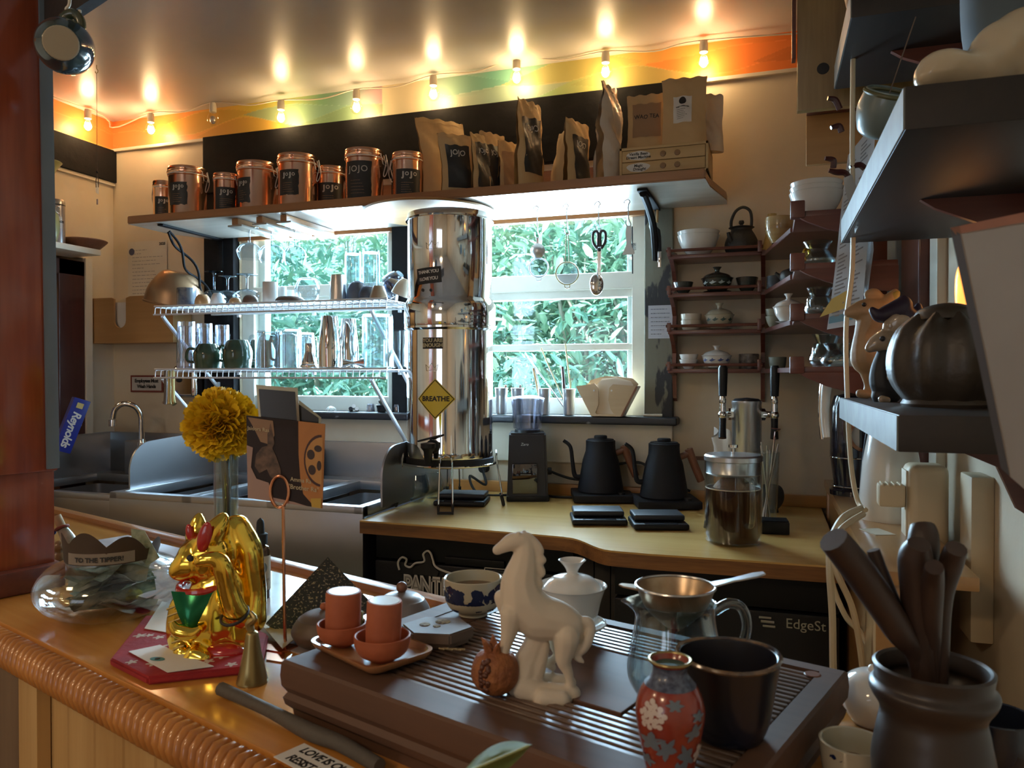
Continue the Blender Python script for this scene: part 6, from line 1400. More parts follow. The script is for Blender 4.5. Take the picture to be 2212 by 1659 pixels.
def bowlset(px, py, pw, cpx, cpy_top, cpw, labs, lean=0):
    zz_ = ZTR+.0065; v = WZ(px, py, zz_); k = MPP(v); R_ = pw/2*k
    t = thing('red_clay_bowl', labs[0], 'bowl', v); Hb = R_*.88
    part('body', vessel([(R_*.42,0),(R_*.46,.002),(R_*.80,Hb*.28),(R_*.96,Hb*.62),(R_,Hb)], .0025, floor=.004), M['terra'], t)
    part('white_lining', lathe(smoothprof([(0,.0048),(R_*.45,.006),(R_*.76,Hb*.36),(R_*.90,Hb*.65),(R_*.925,Hb*.96)],4), 32), M['white'], t, 'white glazed inside')
    c0_ = Vector((v.x, v.y, zz_+.0055)); top = WD(cpx, cpy_top, depth(v)).z; Rc = cpw/2*k; Hc = top-c0_.z
    off = (cpx-px)*k; c0_ += _r*off
    t2 = thing('aroma_cup', labs[1], 'cup', c0_, rot=(0,lean,0))
    part('body', flip(vessel([(Rc*.95,0),(Rc,.003),(Rc*1.0,Hc*.5),(Rc*.97,Hc)], .002, sm=False), Hc), M['terra'], t2)
    part('unglazed_base', lathe([(0,Hc+.0004),(Rc*.84,Hc+.0004),(Rc*.90,Hc-.001)],28), M['cer_cream'], t2, 'cream coloured base')
    return t
bowlset(738, 1392, 106, 740, 1276, 76, ('left red clay bowl with white inside on the small wooden tray','red clay cylinder cup upside down in the left bowl'), .03)
bowlset(826, 1425, 122, 826, 1296, 76, ('right red clay bowl, nearer one on the small wooden tray','red clay cylinder cup upside down in the right, nearer bowl'), .05)
v = WZ(778, 1380, ZTR+.01); single('dried_bud', tube([v+Vector((0,0,.0)), v+Vector((-.002,0,.018)), v+Vector((.001,0,.034))], [.004,.006,.003], 7, 3), mat('dried_green_bud',(.34,.32,.13),.8,bump=.8,bscale=90), 'small dried greenish flower bud between the two red cups', 'bud')
# hexagonal tea pet plate
v = WZ(945, 1385, ZTR); t = thing('hexagonal_clay_plate', 'thick hexagonal clay plate with petal cutouts behind the red cups', 'plate', v, .2)
R_ = .040; hexp = [(R_*math.cos(PI/3*k)*1.15, R_*math.sin(PI/3*k)*.95) for k in range(6)]
part('slab', prism(hexp, .006, .020, .002), M['clay'], t); part('lower_slab', prism([(x*.86,y*.86) for x,y in hexp], 0, .007, .001), M['clay'], t)
for dx,dy,s in ((.004,.014,1),(-.016,.0,.7),(.0,-.004,.5)): part('petal_cutout', lathe([(0,0),(.010*s,0),(.009*s,.0006),(0,.0006)],10), mat('straw_fill',(.42,.33,.18),.8,col2=(.08,.05,.03),scale=200), t).location = (dx,dy,.0202)
part('straw_ends', join(*[tube([(.01+i*.004,-.036,.004),(.018+i*.005,-.046,.007+.001*(i%2))], .0012, 5) for i in range(6)]), mat('straw',(.45,.34,.18),.8), t)
# brown clay teapots behind
def domepot(px, py, R_, lab, knob, m, ztop, kc):
    v = bz(px, py); t = thing('clay_teapot', lab, 'teapot', v); H = ztop-ZB
    part('body', lathe(smoothprof([(0,0),(R_*.7,.002),(R_,H*.35),(R_*.97,H*.55),(R_*.80,H*.78)],5)+[(R_*.79,H*.785),(0,H*.785)]), m, t)
    part('lid', lathe([(R_*.78,H*.79)]+smoothprof([(R_*.76,H*.80),(R_*.55,H*.92),(R_*.15,H),(.004,H*1.0)],4)), m, t)
    part('knob', ball((0,0,H+knob*.8), knob), M[kc], t); return t
domepot(700, 1392, .047, 'brown clay teapot behind the left end of the tea tray', .006, M['clay'], ZB+.052, 'terra')
domepot(868, 1352, .045, 'grey-brown clay teapot with a dark round knob behind the red cups', .009, mat('grey_clay',(.20,.17,.16),.4,coat=.2), ZB+.055, 'walnut')
# blue and white cup
v = WZ(1022, 1326, ZTR); k = MPP(v); R_ = 63*k
t = thing('blue_painted_cup', 'cream tea cup painted with a dark blue landscape, half full of tea', 'cup', v); H = .051
crack = mat('grey_cream_glaze', (.50,.45,.33), .2, coat=.6)
part('body', vessel([(R_*.50,0),(R_*.52,.004),(R_*.80,.010),(R_*.97,H*.48),(R_,H)], .003, floor=.006, seg=48), crack, t)
def paint(t, R_, prof_r, zz, seed, n, m, a0, spread, s=.008, nm='painted_pattern'):
    rd = random.Random(seed); b = bmesh.new()
    for _ in range(n):
        a_ = a0+rd.uniform(-spread,spread); z = rd.uniform(*zz); w_ = s*rd.uniform(.5,1.5); h_ = s*rd.uniform(.3,1.0)
        pts_ = [(w_*math.cos(q)*rd.uniform(.6,1.1), h_*math.sin(q)*rd.uniform(.6,1.1)) for q in [2*PI*i/9 for i in range(9)]]
        cen = b.verts.new((0,0,0)); 
        def pos(x,y):
            r_ = prof_r(z+y)+.0006; aa = a_+x/r_-PI/2; return Vector((r_*math.cos(aa), r_*math.sin(aa), z+y))
        cen.co = pos(0,0); vs = [b.verts.new(pos(x,y)) for x,y in pts_]
        for i in range(9): b.faces.new((cen, vs[i], vs[(i+1)%9]))
    return part(nm, b, m, t)
cob = mat('cobalt_brush_paint', (.012,.02,.07), .25, coat=.5)
def cupr(z): 
    u = max(0,min(1,z/H)); pr_ = [(0,.50),(.07,.52),(.18,.80),(.48,.97),(1,1)]
    for (a,ra),(c,rc) in zip(pr_,pr_[1:]):
        if a <= u <= c: return R_*(ra+(rc-ra)*(u-a)/(c-a))
    return R_
a0 = math.atan2(-v.x, v.y)
paint(t, R_, cupr, (.014,.040), 3, 60, cob, a0, 1.4, .009)
part('tea', lathe([(0,H*.72),(R_*.94,H*.72)],32), mat('brown_tea',(.16,.07,.02),.06), t)
# white gaiwan
v = WZ(1236, 1372, ZTR); k = MPP(v); R_ = 74*k
t = thing('white_gaiwan', 'white porcelain lidded tea bowl with saucer standing behind the horse', 'tea bowl', v); H = .094
part('saucer', vessel([(R_*.45,0),(R_*.5,.003),(R_*.95,.014),(R_*1.0,.017)], .002), M['white'], t)
part('bowl', vessel([(R_*.40,.004),(R_*.44,.008),(R_*.70,.022),(R_*.84,.045),(R_*.96,.060),(R_*1.02,.064)], .002, floor=.008), M['white'], t)
part('lid', lathe([(R_*.86,.058),(R_*.88,.060)]+smoothprof([(R_*.86,.062),(R_*.6,.073),(R_*.2,.078),(R_*.17,.082),(R_*.24,.088),(R_*.40,.096)],5)+[(R_*.37,.0965),(R_*.2,.090),(0,.089)], 40), M['white'], t)
# ---- sculpted figures from overlapping blobs fused into one skin
def blob(chains, base, D, z0, vox, it=6, extra=None):
    """chains: lists of (px, py, radius px, sideways) -> one fused surface, local to base"""
    b = bmesh.new()
    for ch in chains:
        Q = smoothprof([tuple(map(float,c)) for c in ch], 5) if len(ch) > 1 else ch
        for x, y, r, s in Q:
            p = WD(x, y, D) + _f*s - base; rr = r*D/FPX
            ball(p, rr, rr, rr, 10, 7, bm=b)
    if extra: extra(b)
    me = bpy.data.meshes.new('tmp'); b.to_mesh(me); b.free(); o = bpy.data.objects.new('tmp', me); C.objects.link(o)
    m1 = o.modifiers.new('r','REMESH'); m1.mode='VOXEL'; m1.voxel_size = vox; m2 = o.modifiers.new('s','SMOOTH'); m2.iterations = it; m2.factor = .6
    dg = bpy.context.evaluated_depsgraph_get(); me2 = bpy.data.meshes.new_from_object(o.evaluated_get(dg)); b = bmesh.new(); b.from_mesh(me2)
    bpy.data.objects.remove(o); bpy.data.meshes.remove(me); bpy.data.meshes.remove(me2); return b
hv = WZ(1180, 1490, ZTR); D = depth(hv)
t = thing('horse_figurine', 'matte white ceramic horse figurine standing on a rocky base on the tea tray', 'figurine', hv)
chains = [
 [(1074,1188,11,0),(1088,1180,14,0),(1106,1171,19,0),(1126,1168,19,0)],
 [(1134,1170,17,0),(1134,1195,24,0),(1129,1225,32,0),(1122,1260,41,0),(1128,1300,50,0)],
 [(1128,1300,50,0),(1160,1330,50,0),(1195,1338,44,0),(1222,1346,37,0),(1234,1356,28,0)],
 [(1140,1158,9,0),(1158,1176,10,0),(1166,1190,10,0)],[(1160,1196,9,0),(1172,1210,9,0)],[(1158,1215,12,0),(1170,1234,9,0),(1171,1240,7,0)],[(1156,1245,12,0),(1165,1262,9,0)],
 [(1118,1158,7,-.004),(1120,1150,5,-.004)],[(1130,1158,7,.004),(1132,1151,5,.004)],
 [(1105,1320,26,-.012),(1100,1355,19,-.012),(1093,1385,13,-.012),(1086,1410,11,-.012),(1082,1425,11,-.012)],
 [(1100,1310,24,.014),(1086,1298,16,.014),(1080,1300,14,.014),(1088,1330,11,.014),(1098,1355,9,.014)],
 [(1222,1368,29,-.012),(1219,1395,23,-.012),(1216,1418,17,-.012),(1226,1445,11,-.012),(1230,1470,10,-.012),(1226,1490,13,-.012)],
 [(1212,1368,27,.014),(1207,1400,20,.014),(1212,1422,13,.014),(1195,1436,9,.014),(1184,1442,9,.014),(1196,1452,8,.014)],
 [(1250,1345,12,0),(1268,1343,12,0),(1275,1358,13,0),(1268,1380,13,-.004),(1254,1398,13,-.006),(1240,1404,9,-.008),(1248,1416,8,-.008),(1258,1424,4,-.008)],
 [(1160,1380,24,.004),(1150,1405,26,.004),(1140,1430,30,.004),(1130,1455,34,.0),(1125,1475,34,.0)],
 [(1175,1395,14,0),(1165,1430,18,0),(1150,1460,26,0)],
 [(1130,1478,26,-.01),(1160,1486,24,-.012),(1200,1490,24,-.012),(1232,1492,22,-.010)],[(1140,1480,22,.012),(1190,1484,20,.014),(1230,1486,18,.012)],
 [(1170,1490,22,-.022),(1210,1494,20,-.022)]]
part('body', blob(chains, hv, D, ZTR, .0014, 3), mat('matte_bisque', (.70,.60,.47), .75, sub=.0), t, sharp=180)
# pomegranate
v = WZ(1070, 1497, ZTR); D = depth(v); k = D/FPX; R_ = 52*k
t = thing('clay_pomegranate', 'small orange-brown clay pomegranate split open to show dark seeds', 'ornament', v)
pom = mat('orange_brown_clay', (.34,.12,.035), .65, col2=(.22,.07,.025), scale=60, bump=.8, bscale=160)
part('fruit', lathe(smoothprof([(0,0),(R_*.5,R_*.08),(R_*.92,R_*.5),(R_*1.0,R_*1.0),(R_*.80,R_*1.55),(R_*.40,R_*1.82),(0,R_*1.85)],5), 32), pom, t)
cr = bmesh.new()
for i in range(6):
    a_ = i*PI/3; tube([(R_*.30*math.cos(a_),R_*.30*math.sin(a_),R_*1.75),(R_*.40*math.cos(a_),R_*.40*math.sin(a_),R_*2.0),(R_*.62*math.cos(a_),R_*.62*math.sin(a_),R_*2.25)], [R_*.2,R_*.15,R_*.03], 6, 3, bm=cr)
part('crown', cr, pom, t)
sd = bmesh.new(); rd = random.Random(5); aim = math.atan2(-v.x, v.y)-PI/2-.5
for i in range(26):
    z = R_*rd.uniform(.45,1.6); a_ = aim+rd.uniform(-.22,.22)*(1.2-abs(z/R_-1)); r_ = R_*math.sqrt(max(.05,1-(z/R_-.95)**2))*.97; ball((r_*math.cos(a_),r_*math.sin(a_),z), R_*.12, bm=sd, u=8, v=6)
part('seeds', sd, mat('dark_red_seeds',(.10,.03,.015),.35), t)
# glass pitcher with strainer
v = WZ(1458, 1505, ZTR); k = MPP(v); R_ = 102*k; ztop = WD(1458, 1298, depth(v)).z; H = ztop-ZTR
t = thing('glass_pitcher', 'clear glass tea pitcher with printed letters and a loop handle on the tea tray', 'pitcher', v)
pr_ = [(R_*.62,0),(R_*.82,.004),(R_*1.0,H*.22),(R_*.98,H*.42),(R_*.86,H*.74),(R_*.82,H*.92),(R_*.86,H)]
bq = vessel(pr_, .0022, floor=.005, seg=48)
d_ = Vector((-math.cos(TH), -math.sin(TH), 0))
for q in bq.verts:
    hz_ = max(0,(q.co.z/H-.82)/.18); rad = Vector((q.co.x,q.co.y,0)); 
    if rad.length > 1e-5 and hz_ > 0:
        c_ = max(0, rad.normalized().dot(d_)); q.co += d_*(.014*hz_*hz_*c_**10)
part('body', bq, M['glass2'], t)
hd = tube([(R_*.84,0,H*.90),(R_*1.15,0,H*.98),(R_*1.42,0,H*.92),(R_*1.52,0,H*.74),(R_*1.40,0,H*.54),(R_*1.10,0,H*.42),(R_*.96,0,H*.40)], .0052, 12, 6); tx(hd, Matrix.Rotation(TH,4,'Z')); part('handle', hd, M['glass2'], t)
part('printed_mark', bendcyl(tx(lines_bm(.026, 1, .01, .004, 4, (1,1)), TR(0,0,.001)), R_*.97, a0+.55, H*.50), M['inkw'], t, smooth=False)
s_ = thing('metal_tea_strainer', 'brown-stained steel tea strainer with a flat handle resting on the glass pitcher', 'strainer', v+Vector((0,0,H+.003)), TH)
Rs = 84*k; stst = mat('tea_stained_steel', (.50,.38,.26), .32, .85, col2=(.34,.22,.12), scale=30)
part('cone', vessel([(.004,-.030),(Rs*.3,-.027),(Rs*.75,-.010),(Rs*.98,.010),(Rs*1.0,.013)], .0008, seg=48, floor=-.0285), stst, s_)
part('rim', ring((0,0,.013), Rs*1.0, .0014, seg=40), M['steel'], s_)
part('handle', tx(prism([(0,-.008),(.022,-.005),(.045,-.008),(.055,-.004),(.055,.004),(.045,.008),(.022,.005),(0,.008)], -.0009, .0009, .0004), TR(Rs*.95,0,.014,ry=-.22)), M['steel'], s_)
part('rest_tab', tx(prism([(0,-.010),(.016,-.006),(.020,0),(.016,.006),(0,.010)], -.0008, .0008, .0004), TR(-Rs*.96,0,.011,rz=PI,ry=-.15)), stst, s_)
# black mug
v = WZ(1572, 1588, ZTR); k = MPP(v); ztop = WD(1560, 1415, depth(v)).z; H = ztop-ZTR; R_ = 107*k*1.02
t = thing('black_mug', 'big dark navy-black glazed handmade cup at the front right of the tea tray', 'mug', v)
bm_ = mat('navy_black_glaze', (.010,.013,.026), .28, coat=.35, col2=(.018,.014,.012), scale=12, bump=.25, bscale=12)
b = vessel([(R_*.60,0),(R_*.68,.003),(R_*.80,H*.25),(R_*.88,H*.55),(R_*.96,H*.85),(R_,H)], .0035, floor=.006, seg=48)
for q in b.verts:
    a_ = math.atan2(q.co.y,q.co.x); q.co.z += .0010*max(0,q.co.z/H-.8)*5*math.sin(a_*2+1)
part('body', b, bm_, t); part('rim_glaze', tube([(R_*.985*math.cos(a_), R_*.985*math.sin(a_), H+.001+.0010*math.sin(a_*2+1)) for a_ in [2*PI*i/40 for i in range(40)]], .0021, 6, closed=True), mat('brown_rim_glaze',(.20,.12,.06),.2,coat=.5,col2=(.05,.04,.04),scale=60), t)
# cloisonne vase
v = WZ(1447, 1682, ZTR); D = depth(v); k = D/FPX; ztop = WD(1445, 1424, D).z; H = ztop-ZTR; R_ = 73*k
t = thing('floral_bud_vase', 'small red enamel vase with grey leaves and pink-white blossoms at the tray front', 'vase', v)
pr_ = [(.60,0),(.66,.03),(.80,.22),(.98,.48),(1.0,.62),(.84,.76),(.52,.88),(.50,.94),(.60,1.0)]
P_ = smoothprof(pr_, 6)
def vr(z):
    u = z/H
    for (ra,a),(rc,c) in zip(P_,P_[1:]):
        if a <= u <= c: return R_*(ra+(rc-ra)*(u-a)/(c-a+1e-9))
    return R_*.6
part('body', vessel([(r_*R_, z*H) for r_,z in pr_], .0015, floor=.003, seg=48), mat('red_enamel', (.30,.04,.02), .25, coat=.7, col2=(.22,.03,.018), scale=30), t)
part('neck_band', lathe([(vr(z)+.0004, z) for z in [H*(.80+.17*i/8) for i in range(9)]], 40), mat('blue_grey_scrollwork',(.10,.13,.20),.35,coat=.4,col2=(.03,.035,.07),scale=260), t)
part('gilt_rim', ring((0,0,H), R_*.60, .0014), M['brass'], t); part('green_mouth', lathe([(0,H-.004),(R_*.55,H-.004)],32), mat('green_enamel',(.02,.10,.08),.3), t)
aim = math.atan2(-v.x, v.y)
fl = mat('pink_white_petals', (.62,.52,.48), .35, coat=.4); lf_ = mat('slate_enamel_leaves', (.13,.17,.22), .35, coat=.4)
def disc(b, a_, z, w_, h_, n=10, lobes=0, rot=0):
    def pos(x,y): r_ = vr(min(max(z+y,0),H*.99))+.0007; aa = a_+x/r_-PI/2; return Vector((r_*math.cos(aa), r_*math.sin(aa), z+y))
    c_ = b.verts.new(pos(0,0)); vs = []
    for i in range(n):
        q = 2*PI*i/n; m_ = 1+.35*math.cos(q*lobes) if lobes else 1; x, y = w_*math.cos(q)*m_, h_*math.sin(q)*m_; vs.append(b.verts.new(pos(x*math.cos(rot)-y*math.sin(rot), x*math.sin(rot)+y*math.cos(rot))))
    for i in range(n): b.faces.new((c_, vs[i], vs[(i+1)%n]))
b = bmesh.new(); rd = random.Random(2)
for i in range(22): q = i*2.4; rr = .0024*math.sqrt(i); disc(b, aim-.55+rr*math.cos(q)/R_, H*.62+rr*math.sin(q), .0026, .0023)
for i in range(9): q = i*2.4; rr = .0022*math.sqrt(i); disc(b, aim+1.1+rr*math.cos(q)/R_, H*.30+rr*math.sin(q), .0024, .0022)
part('blossoms', b, fl, t)
b = bmesh.new()
for da, z, w_, lo_, ro in ((-.6,.40,.0105,5,.3),(-.1,.36,.009,5,1.0),(.15,.72,.006,6,0),(.75,.50,.008,5,.5),(.55,.30,.009,5,2.),(-.2,.10,.010,5,.2),(.9,.62,.006,5,0),(-.9,.22,.007,5,0),(.3,.18,.008,6,1.)): disc(b, aim+da, H*z, w_, w_*.62, 20, lo_, ro)
part('leaves', b, lf_, t)
# leaf at the very front
v = WD(1075, 1640, .50)
b = bmesh.new(); P4 = []
def lfp(u, s):
    x = 1000+150*u; w_ = 34*math.sin(PI*min(1,u*1.02+.02))**.8; return WD(x, 1672-64*u + s*w_, .50+.03*s*s+.02*u)-v
grid(lambda u,s: lfp(u, 2*s-1), 14, 6, bm=b, thick=.0006)
lt = thing('green_leaf', 'pale green leaf poking up at the bottom edge in front of the tea tray', 'leaf', v)
part('blade', b, mat('pale_green_foliage', (.30,.38,.12), .5, col2=(.24,.31,.09), scale=40), lt); part('midrib', tube([lfp(u,0)+Vector((0,-.0006,.0006)) for u in (0,.3,.6,.95)], .0009, 5, 3), mat('midrib_green',(.42,.48,.22),.5), lt)
part('stalk', tube([lfp(0,0), Vector((bz(1000,1900).x-v.x, .02, ZB-v.z))], .0012, 5), mat('stalk_green',(.2,.25,.08),.5), lt)
# ---- lucky cat on its red cloth
ZCL = ZB+.012
pts_ = [bz(a,c,ZB) for a,c in ((237,1440),(312,1345),(470,1330),(580,1385),(565,1455),(318,1482))]
cc = sum(pts_, Vector())/6
cl = thing('red_floral_cloth', 'folded red cloth with white blossoms under the gold cat', 'cloth', (cc.x,cc.y,ZB))
redc = mat('red_cotton', (.36,.018,.02), .8, col2=(.26,.012,.016), scale=20, bump=.3, bscale=120)
b = prism([(p.x-cc.x,p.y-cc.y) for p in pts_], .0005, .0115, .003); part('folded_cloth', b, redc, cl)
BLM = mat('blossom_cream',(.58,.48,.40),.8); rd = random.Random(12); xs_ = [p-cc for p in pts_]
for _ in range(26):
    ei = rd.randrange(6); ft = rd.random(); q = (xs_[ei]*(1-ft)+xs_[(ei+1)%6]*ft)*math.sqrt(rd.uniform(.12,.80)); r0 = rd.uniform(.007,.012); b = bmesh.new()
    c0_ = b.verts.new((q.x,q.y,.0119)); vs = [b.verts.new((q.x+r0*(.72+.28*math.cos(5*u_))*math.cos(u_+ei), q.y+r0*(.72+.28*math.cos(5*u_))*math.sin(u_+ei), .0117)) for u_ in [2*PI*i/30 for i in range(30)]]
    for i in range(30): b.faces.new((c0_, vs[i], vs[(i+1)%30]))
    part('printed_blossom', b, BLM, cl, smooth=False)
def flatcard(pix, z, m, lab, nm='card', th=.0008, cat='card', print_=None):
    p4 = [WZ(a,c,z) for a,c in pix]; c0_ = sum(p4, Vector())/len(p4); t = thing(nm, lab, cat, (c0_.x,c0_.y,z))
    part('sheet', prism([(p.x-c0_.x,p.y-c0_.y) for p in p4], 0, th), m, t, smooth=False)
    return t
t = flatcard(((278,1408),(345,1394),(462,1440),(362,1453)), ZCL+.0005, M['paper'], 'white glossy card with a small teal eye drawing in front of the gold cat')
v = WZ(340, 1426, ZCL); q = lathe([(0,.0014),(.008,.0014),(.008,.001)],20); tx(q, Matrix.Diagonal((1.4,.8,1,1))); o = part('printed_eye', q, mat('teal_print',(.08,.25,.26),.6), t, smooth=False); o.location = (v.x-t.location.x, v.y-t.location.y, 0)
q = lathe([(0,.0018),(.0035,.0018),(.0035,.0014)],16); o = part('printed_pupil', q, M['inkk'], t, smooth=False); o.location = (v.x-t.location.x, v.y-t.location.y, 0)
flatcard(((350,1300),(400,1312),(392,1372),(312,1358)), ZB+.0125, M['paper'], 'white paper slip tucked behind the gold cat, next to the glass bowl', 'paper_slip', cat='paper')
cv = WZ(468, 1392, ZCL); D = depth(cv)
t = thing('gold_lucky_cat', 'shiny gold beckoning cat figurine with a raised paw and green bib', 'figurine', cv)
chains = [
 [(462,1360,62,0),(458,1330,68,0),(462,1300,62,0),(470,1270,50,0)],
 [(430,1345,52,.0),(425,1380,46,0)],[(500,1350,56,.01),(505,1380,42,0)],
 [(410,1310,38,-.01),(402,1350,36,-.01),(405,1385,32,-.01)],
 [(455,1195,54,0),(448,1215,52,0),(430,1205,46,-.005)],[(425,1212,38,-.015),(405,1222,26,-.02),(398,1224,18,-.024)],
 [(420,1160,26,.01),(422,1135,18,.01),(424,1116,8,.01)],[(462,1160,30,-.012),(476,1138,24,-.012),(486,1118,14,-.008)],
 [(500,1150,34,.02),(520,1190,36,.02),(528,1230,34,.02),(535,1290,32,.02),(530,1340,40,.015)],
 [(540,1322,22,-.03),(525,1300,26,-.035),(515,1260,23,-.04),(508,1215,21,-.045),(498,1193,18,-.047),(474,1192,15,-.05),(462,1196,13,-.05)],
 [(450,1392,22,-.045),(470,1398,18,-.05),(440,1400,16,-.05)],[(415,1395,22,-.03)]]
part('body', blob(chains, cv, D, ZCL, .0026, 5), M['gold'], t, sharp=180)
def cp(px, py, s): return WD(px, py, D)+_f*s-cv
mr = lambda p, rx=0, ry=0: Matrix.Translation(p) @ Matrix.Rotation(TH,4,'Z') @ Euler((rx,ry,0)).to_matrix().to_4x4()
redp = mat('glossy_red_paint', (.45,.02,.02), .15, coat=.8)
q = ring((0,0,0), .034, .0055, seg=30); part('collar', tx(q, mr(cp(445,1258,-.002), .15, -.1) @ Matrix.Diagonal((1.05,.98,1,1))), redp, t)
b = grid(lambda u,w_: Vector(((u-.5)*.062*(1-.75*w_), -.0032*math.cos((u-.5)*2.6)*2.2-.012*math.sin(w_*PI*.6), -w_*.048)), 12, 10, thick=.0015); part('bib', tx(b, mr(cp(437,1264,-.030))), mat('green_metallic',(.03,.30,.13),.2,.6), t)
for px, py, s, sc, a_ in ((462,1150,-.034,1.15,.25),(414,1150,-.006,.7,-.2)):
    part('inner_ear', tx(ball((0,0,0), .0085*sc,.004,.019*sc), mr(cp(px,py,s),0,a_)), redp, t)
for px, py, s in ((432,1197,-.034),(404,1196,-.020)):
    e_ = part('eye', tx(ball((0,0,0), .0056,.0035,.0068), mr(cp(px,py,s))), M['inkk'], t)
part('nose', tx(ball((0,0,0), .004,.003,.003), mr(cp(393,1216,-.024))), redp, t)
part('bracelet', tx(ring((0,0,0), .019, .0022, seg=26), mr(cp(526,1312,-.036), .5, -.2)), M['inkk'], t)
part('red_base_paint', tx(ball((0,0,0), .032,.016,.013), mr(cp(500,1392,-.032))), redp, t)
part('gold_ingot', tx(tube([(-.02,0,.01),(-.01,0,0),(.01,0,0),(.02,0,.01)], [.004,.010,.010,.004], 10, 4), mr(cp(432,1340,-.052),0,.2)), M['gold'], t)
for i in range(7):
    p_ = cp(392+i*2, 1300+i*14, -.038); part('scale_ridge', tube([p_+_r*-.004, p_+_r*.012+Vector((0,0,.006))], .0016, 6), M['brass'], t)
# ---- brass bell
v = bz(545, 1474); t = thing('brass_bell', 'small slim brass bell with a twisted grip standing beside the gold cat', 'bell', v); k = MPP(v)
part('bell', lathe([(r_*k*33,z) for r_,z in smoothprof([(1.0,0),(1.0,.003),(.86,.014),(.60,.038),(.44,.058),(.34,.066),(0,.068)],4)], 28), M['brass'], t)
part('grip', tube([(0,0,.066),(-.004,0,.076),(.004,0,.084),(-.002,0,.092)], [.004,.006,.004,.002], 8, 4), M['brass'], t)
# ---- dropper bottle
v = bz(563, 1292); k = MPP(v); R_ = 21*k; ztop = WD(555,1118,depth(v)).z; H = ztop-ZB
t = thing('dropper_bottle', 'amber dropper bottle with a black rubber bulb and a cream label', 'bottle', v)
part('bottle', lathe([(0,0),(R_*.96,0),(R_,.003),(R_,H*.58),(R_*.8,H*.64),(R_*.5,H*.66),(R_*.5,H*.70),(0,H*.70)], 32), mat('amber_glass', (.06,.025,.008), .08, coat=.8), t)
part('screw_cap', lathe([(0,H*.68),(R_*.70,H*.68),(R_*.72,H*.80),(R_*.55,H*.81),(0,H*.81)], 24), M['rubber'], t)
part('rubber_bulb', lathe(smoothprof([(R_*.42,H*.80),(R_*.40,H*.88),(R_*.34,H*.96),(.0005,H)],4), 20), M['rubber'], t)
ab = math.atan2(-v.x, v.y)
lb = part('label', bendcyl(grid(lambda u,w_: ((u-.5)*R_*2.6,(w_-.5)*H*.42,.0006),14,3), R_, ab, H*.33), mat('cream_label',(.56,.48,.36),.6), t)
rg_ = lathe([(.0062,.0012),(.0115,.0012)],24); join(rg_, lathe([(0,.0013),(.0020,.0013)],12)); part('round_emblem', bendcyl(tx(rg_, TR(0,.010,0)), R_, ab, H*.33), mat('grey_green_ink',(.14,.16,.15),.6), lb, smooth=False)
part('lettering', bendcyl(tx(text_bm('CUSTOM\nBLEND', .0082, 'CENTER', .0001, line=.85), TR(0,-.016,.0012)), R_, ab, H*.33), mat('grey_ink2',(.25,.21,.16),.6), lb, smooth=False)
# ---- flower in a glass vase
v = bz(489, 1298); D = depth(v); k = D/FPX; ztop = WD(489, 968, D).z
t = thing('bud_vase', 'tall narrow clear glass vase behind the gold cat', 'vase', v); R_ = 27*k
part('body', vessel([(R_*1.25,0),(R_*1.3,.006),(R_*1.0,.05),(R_*.92,.12),(R_*.95,ztop-ZB)], .002, floor=.008), M['glass2'], t)
t = thing('yellow_chrysanthemum', 'big yellow pompom chrysanthemum in the glass vase', 'flower', v)
fc = WD(478, 917, D)-v
part('stem', tube([(.0,0,.01),(.003,0,.1),(-.001,0,ztop-ZB-.03),(fc.x*.6,0,ztop-ZB+.01),(fc.x,fc.y,fc.z-.03)], [.0055,.006,.007,.006,.004], 8, 5), mat('dark_stem',(.07,.055,.025),.7,bump=.5), t)
part('side_twig', tube([(.004,0,.12),(.012,0,ztop-ZB-.02),(.017,0,ztop-ZB+.02)], [.002,.0025,.002], 6, 4), mat('dark_stem2',(.07,.055,.025),.7), t)
b = bmesh.new(); rd = random.Random(3); Rf = 80*k; N_ = 1500
for i in range(N_):
    zz_ = 1-2*(i+.5)/N_; a_ = i*2.39996; dirv = Vector((math.sqrt(max(0,1-zz_*zz_))*math.cos(a_), math.sqrt(max(0,1-zz_*zz_))*math.sin(a_), zz_*.92))
    n_ = dirv.normalized(); up_ = Vector((0,0,1)); s_ = n_.cross(up_); s_ = s_.normalized() if s_.length > .01 else Vector((1,0,0)); w_ = n_.cross(s_).normalized(); rl = rd.uniform(-1.3,1.3); s_, w_ = s_*math.cos(rl)+w_*math.sin(rl), w_*math.cos(rl)-s_*math.sin(rl)
    L_ = Rf*rd.uniform(.82,1.05); wd_ = Rf*.10*rd.uniform(.8,1.3); cu = rd.uniform(-.05,.14)*Rf
    base_ = n_*Rf*.35; pts3 = []
    for tt, ww in ((0,.4),(.4,.8),(.8,1.),(.94,.85),(1.,.4)):
        cpt = base_ + n_*(L_-Rf*.35)*tt + w_*(-cu)*tt*tt; pts3.append((cpt - s_*wd_*ww, cpt + n_*(-wd_*.5*ww) , cpt + s_*wd_*ww))
    vs = [[b.verts.new(p+fc) for p in row] for row in pts3]
    for A,B in zip(vs,vs[1:]):
        for q in range(2): b.faces.new((A[q],A[q+1],B[q+1],B[q]))
pt = part('petals', b, mat('yellow_petals', (.90,.62,.02), .6, col2=(.86,.54,.015), scale=20), t); pt['kind'] = 'stuff'
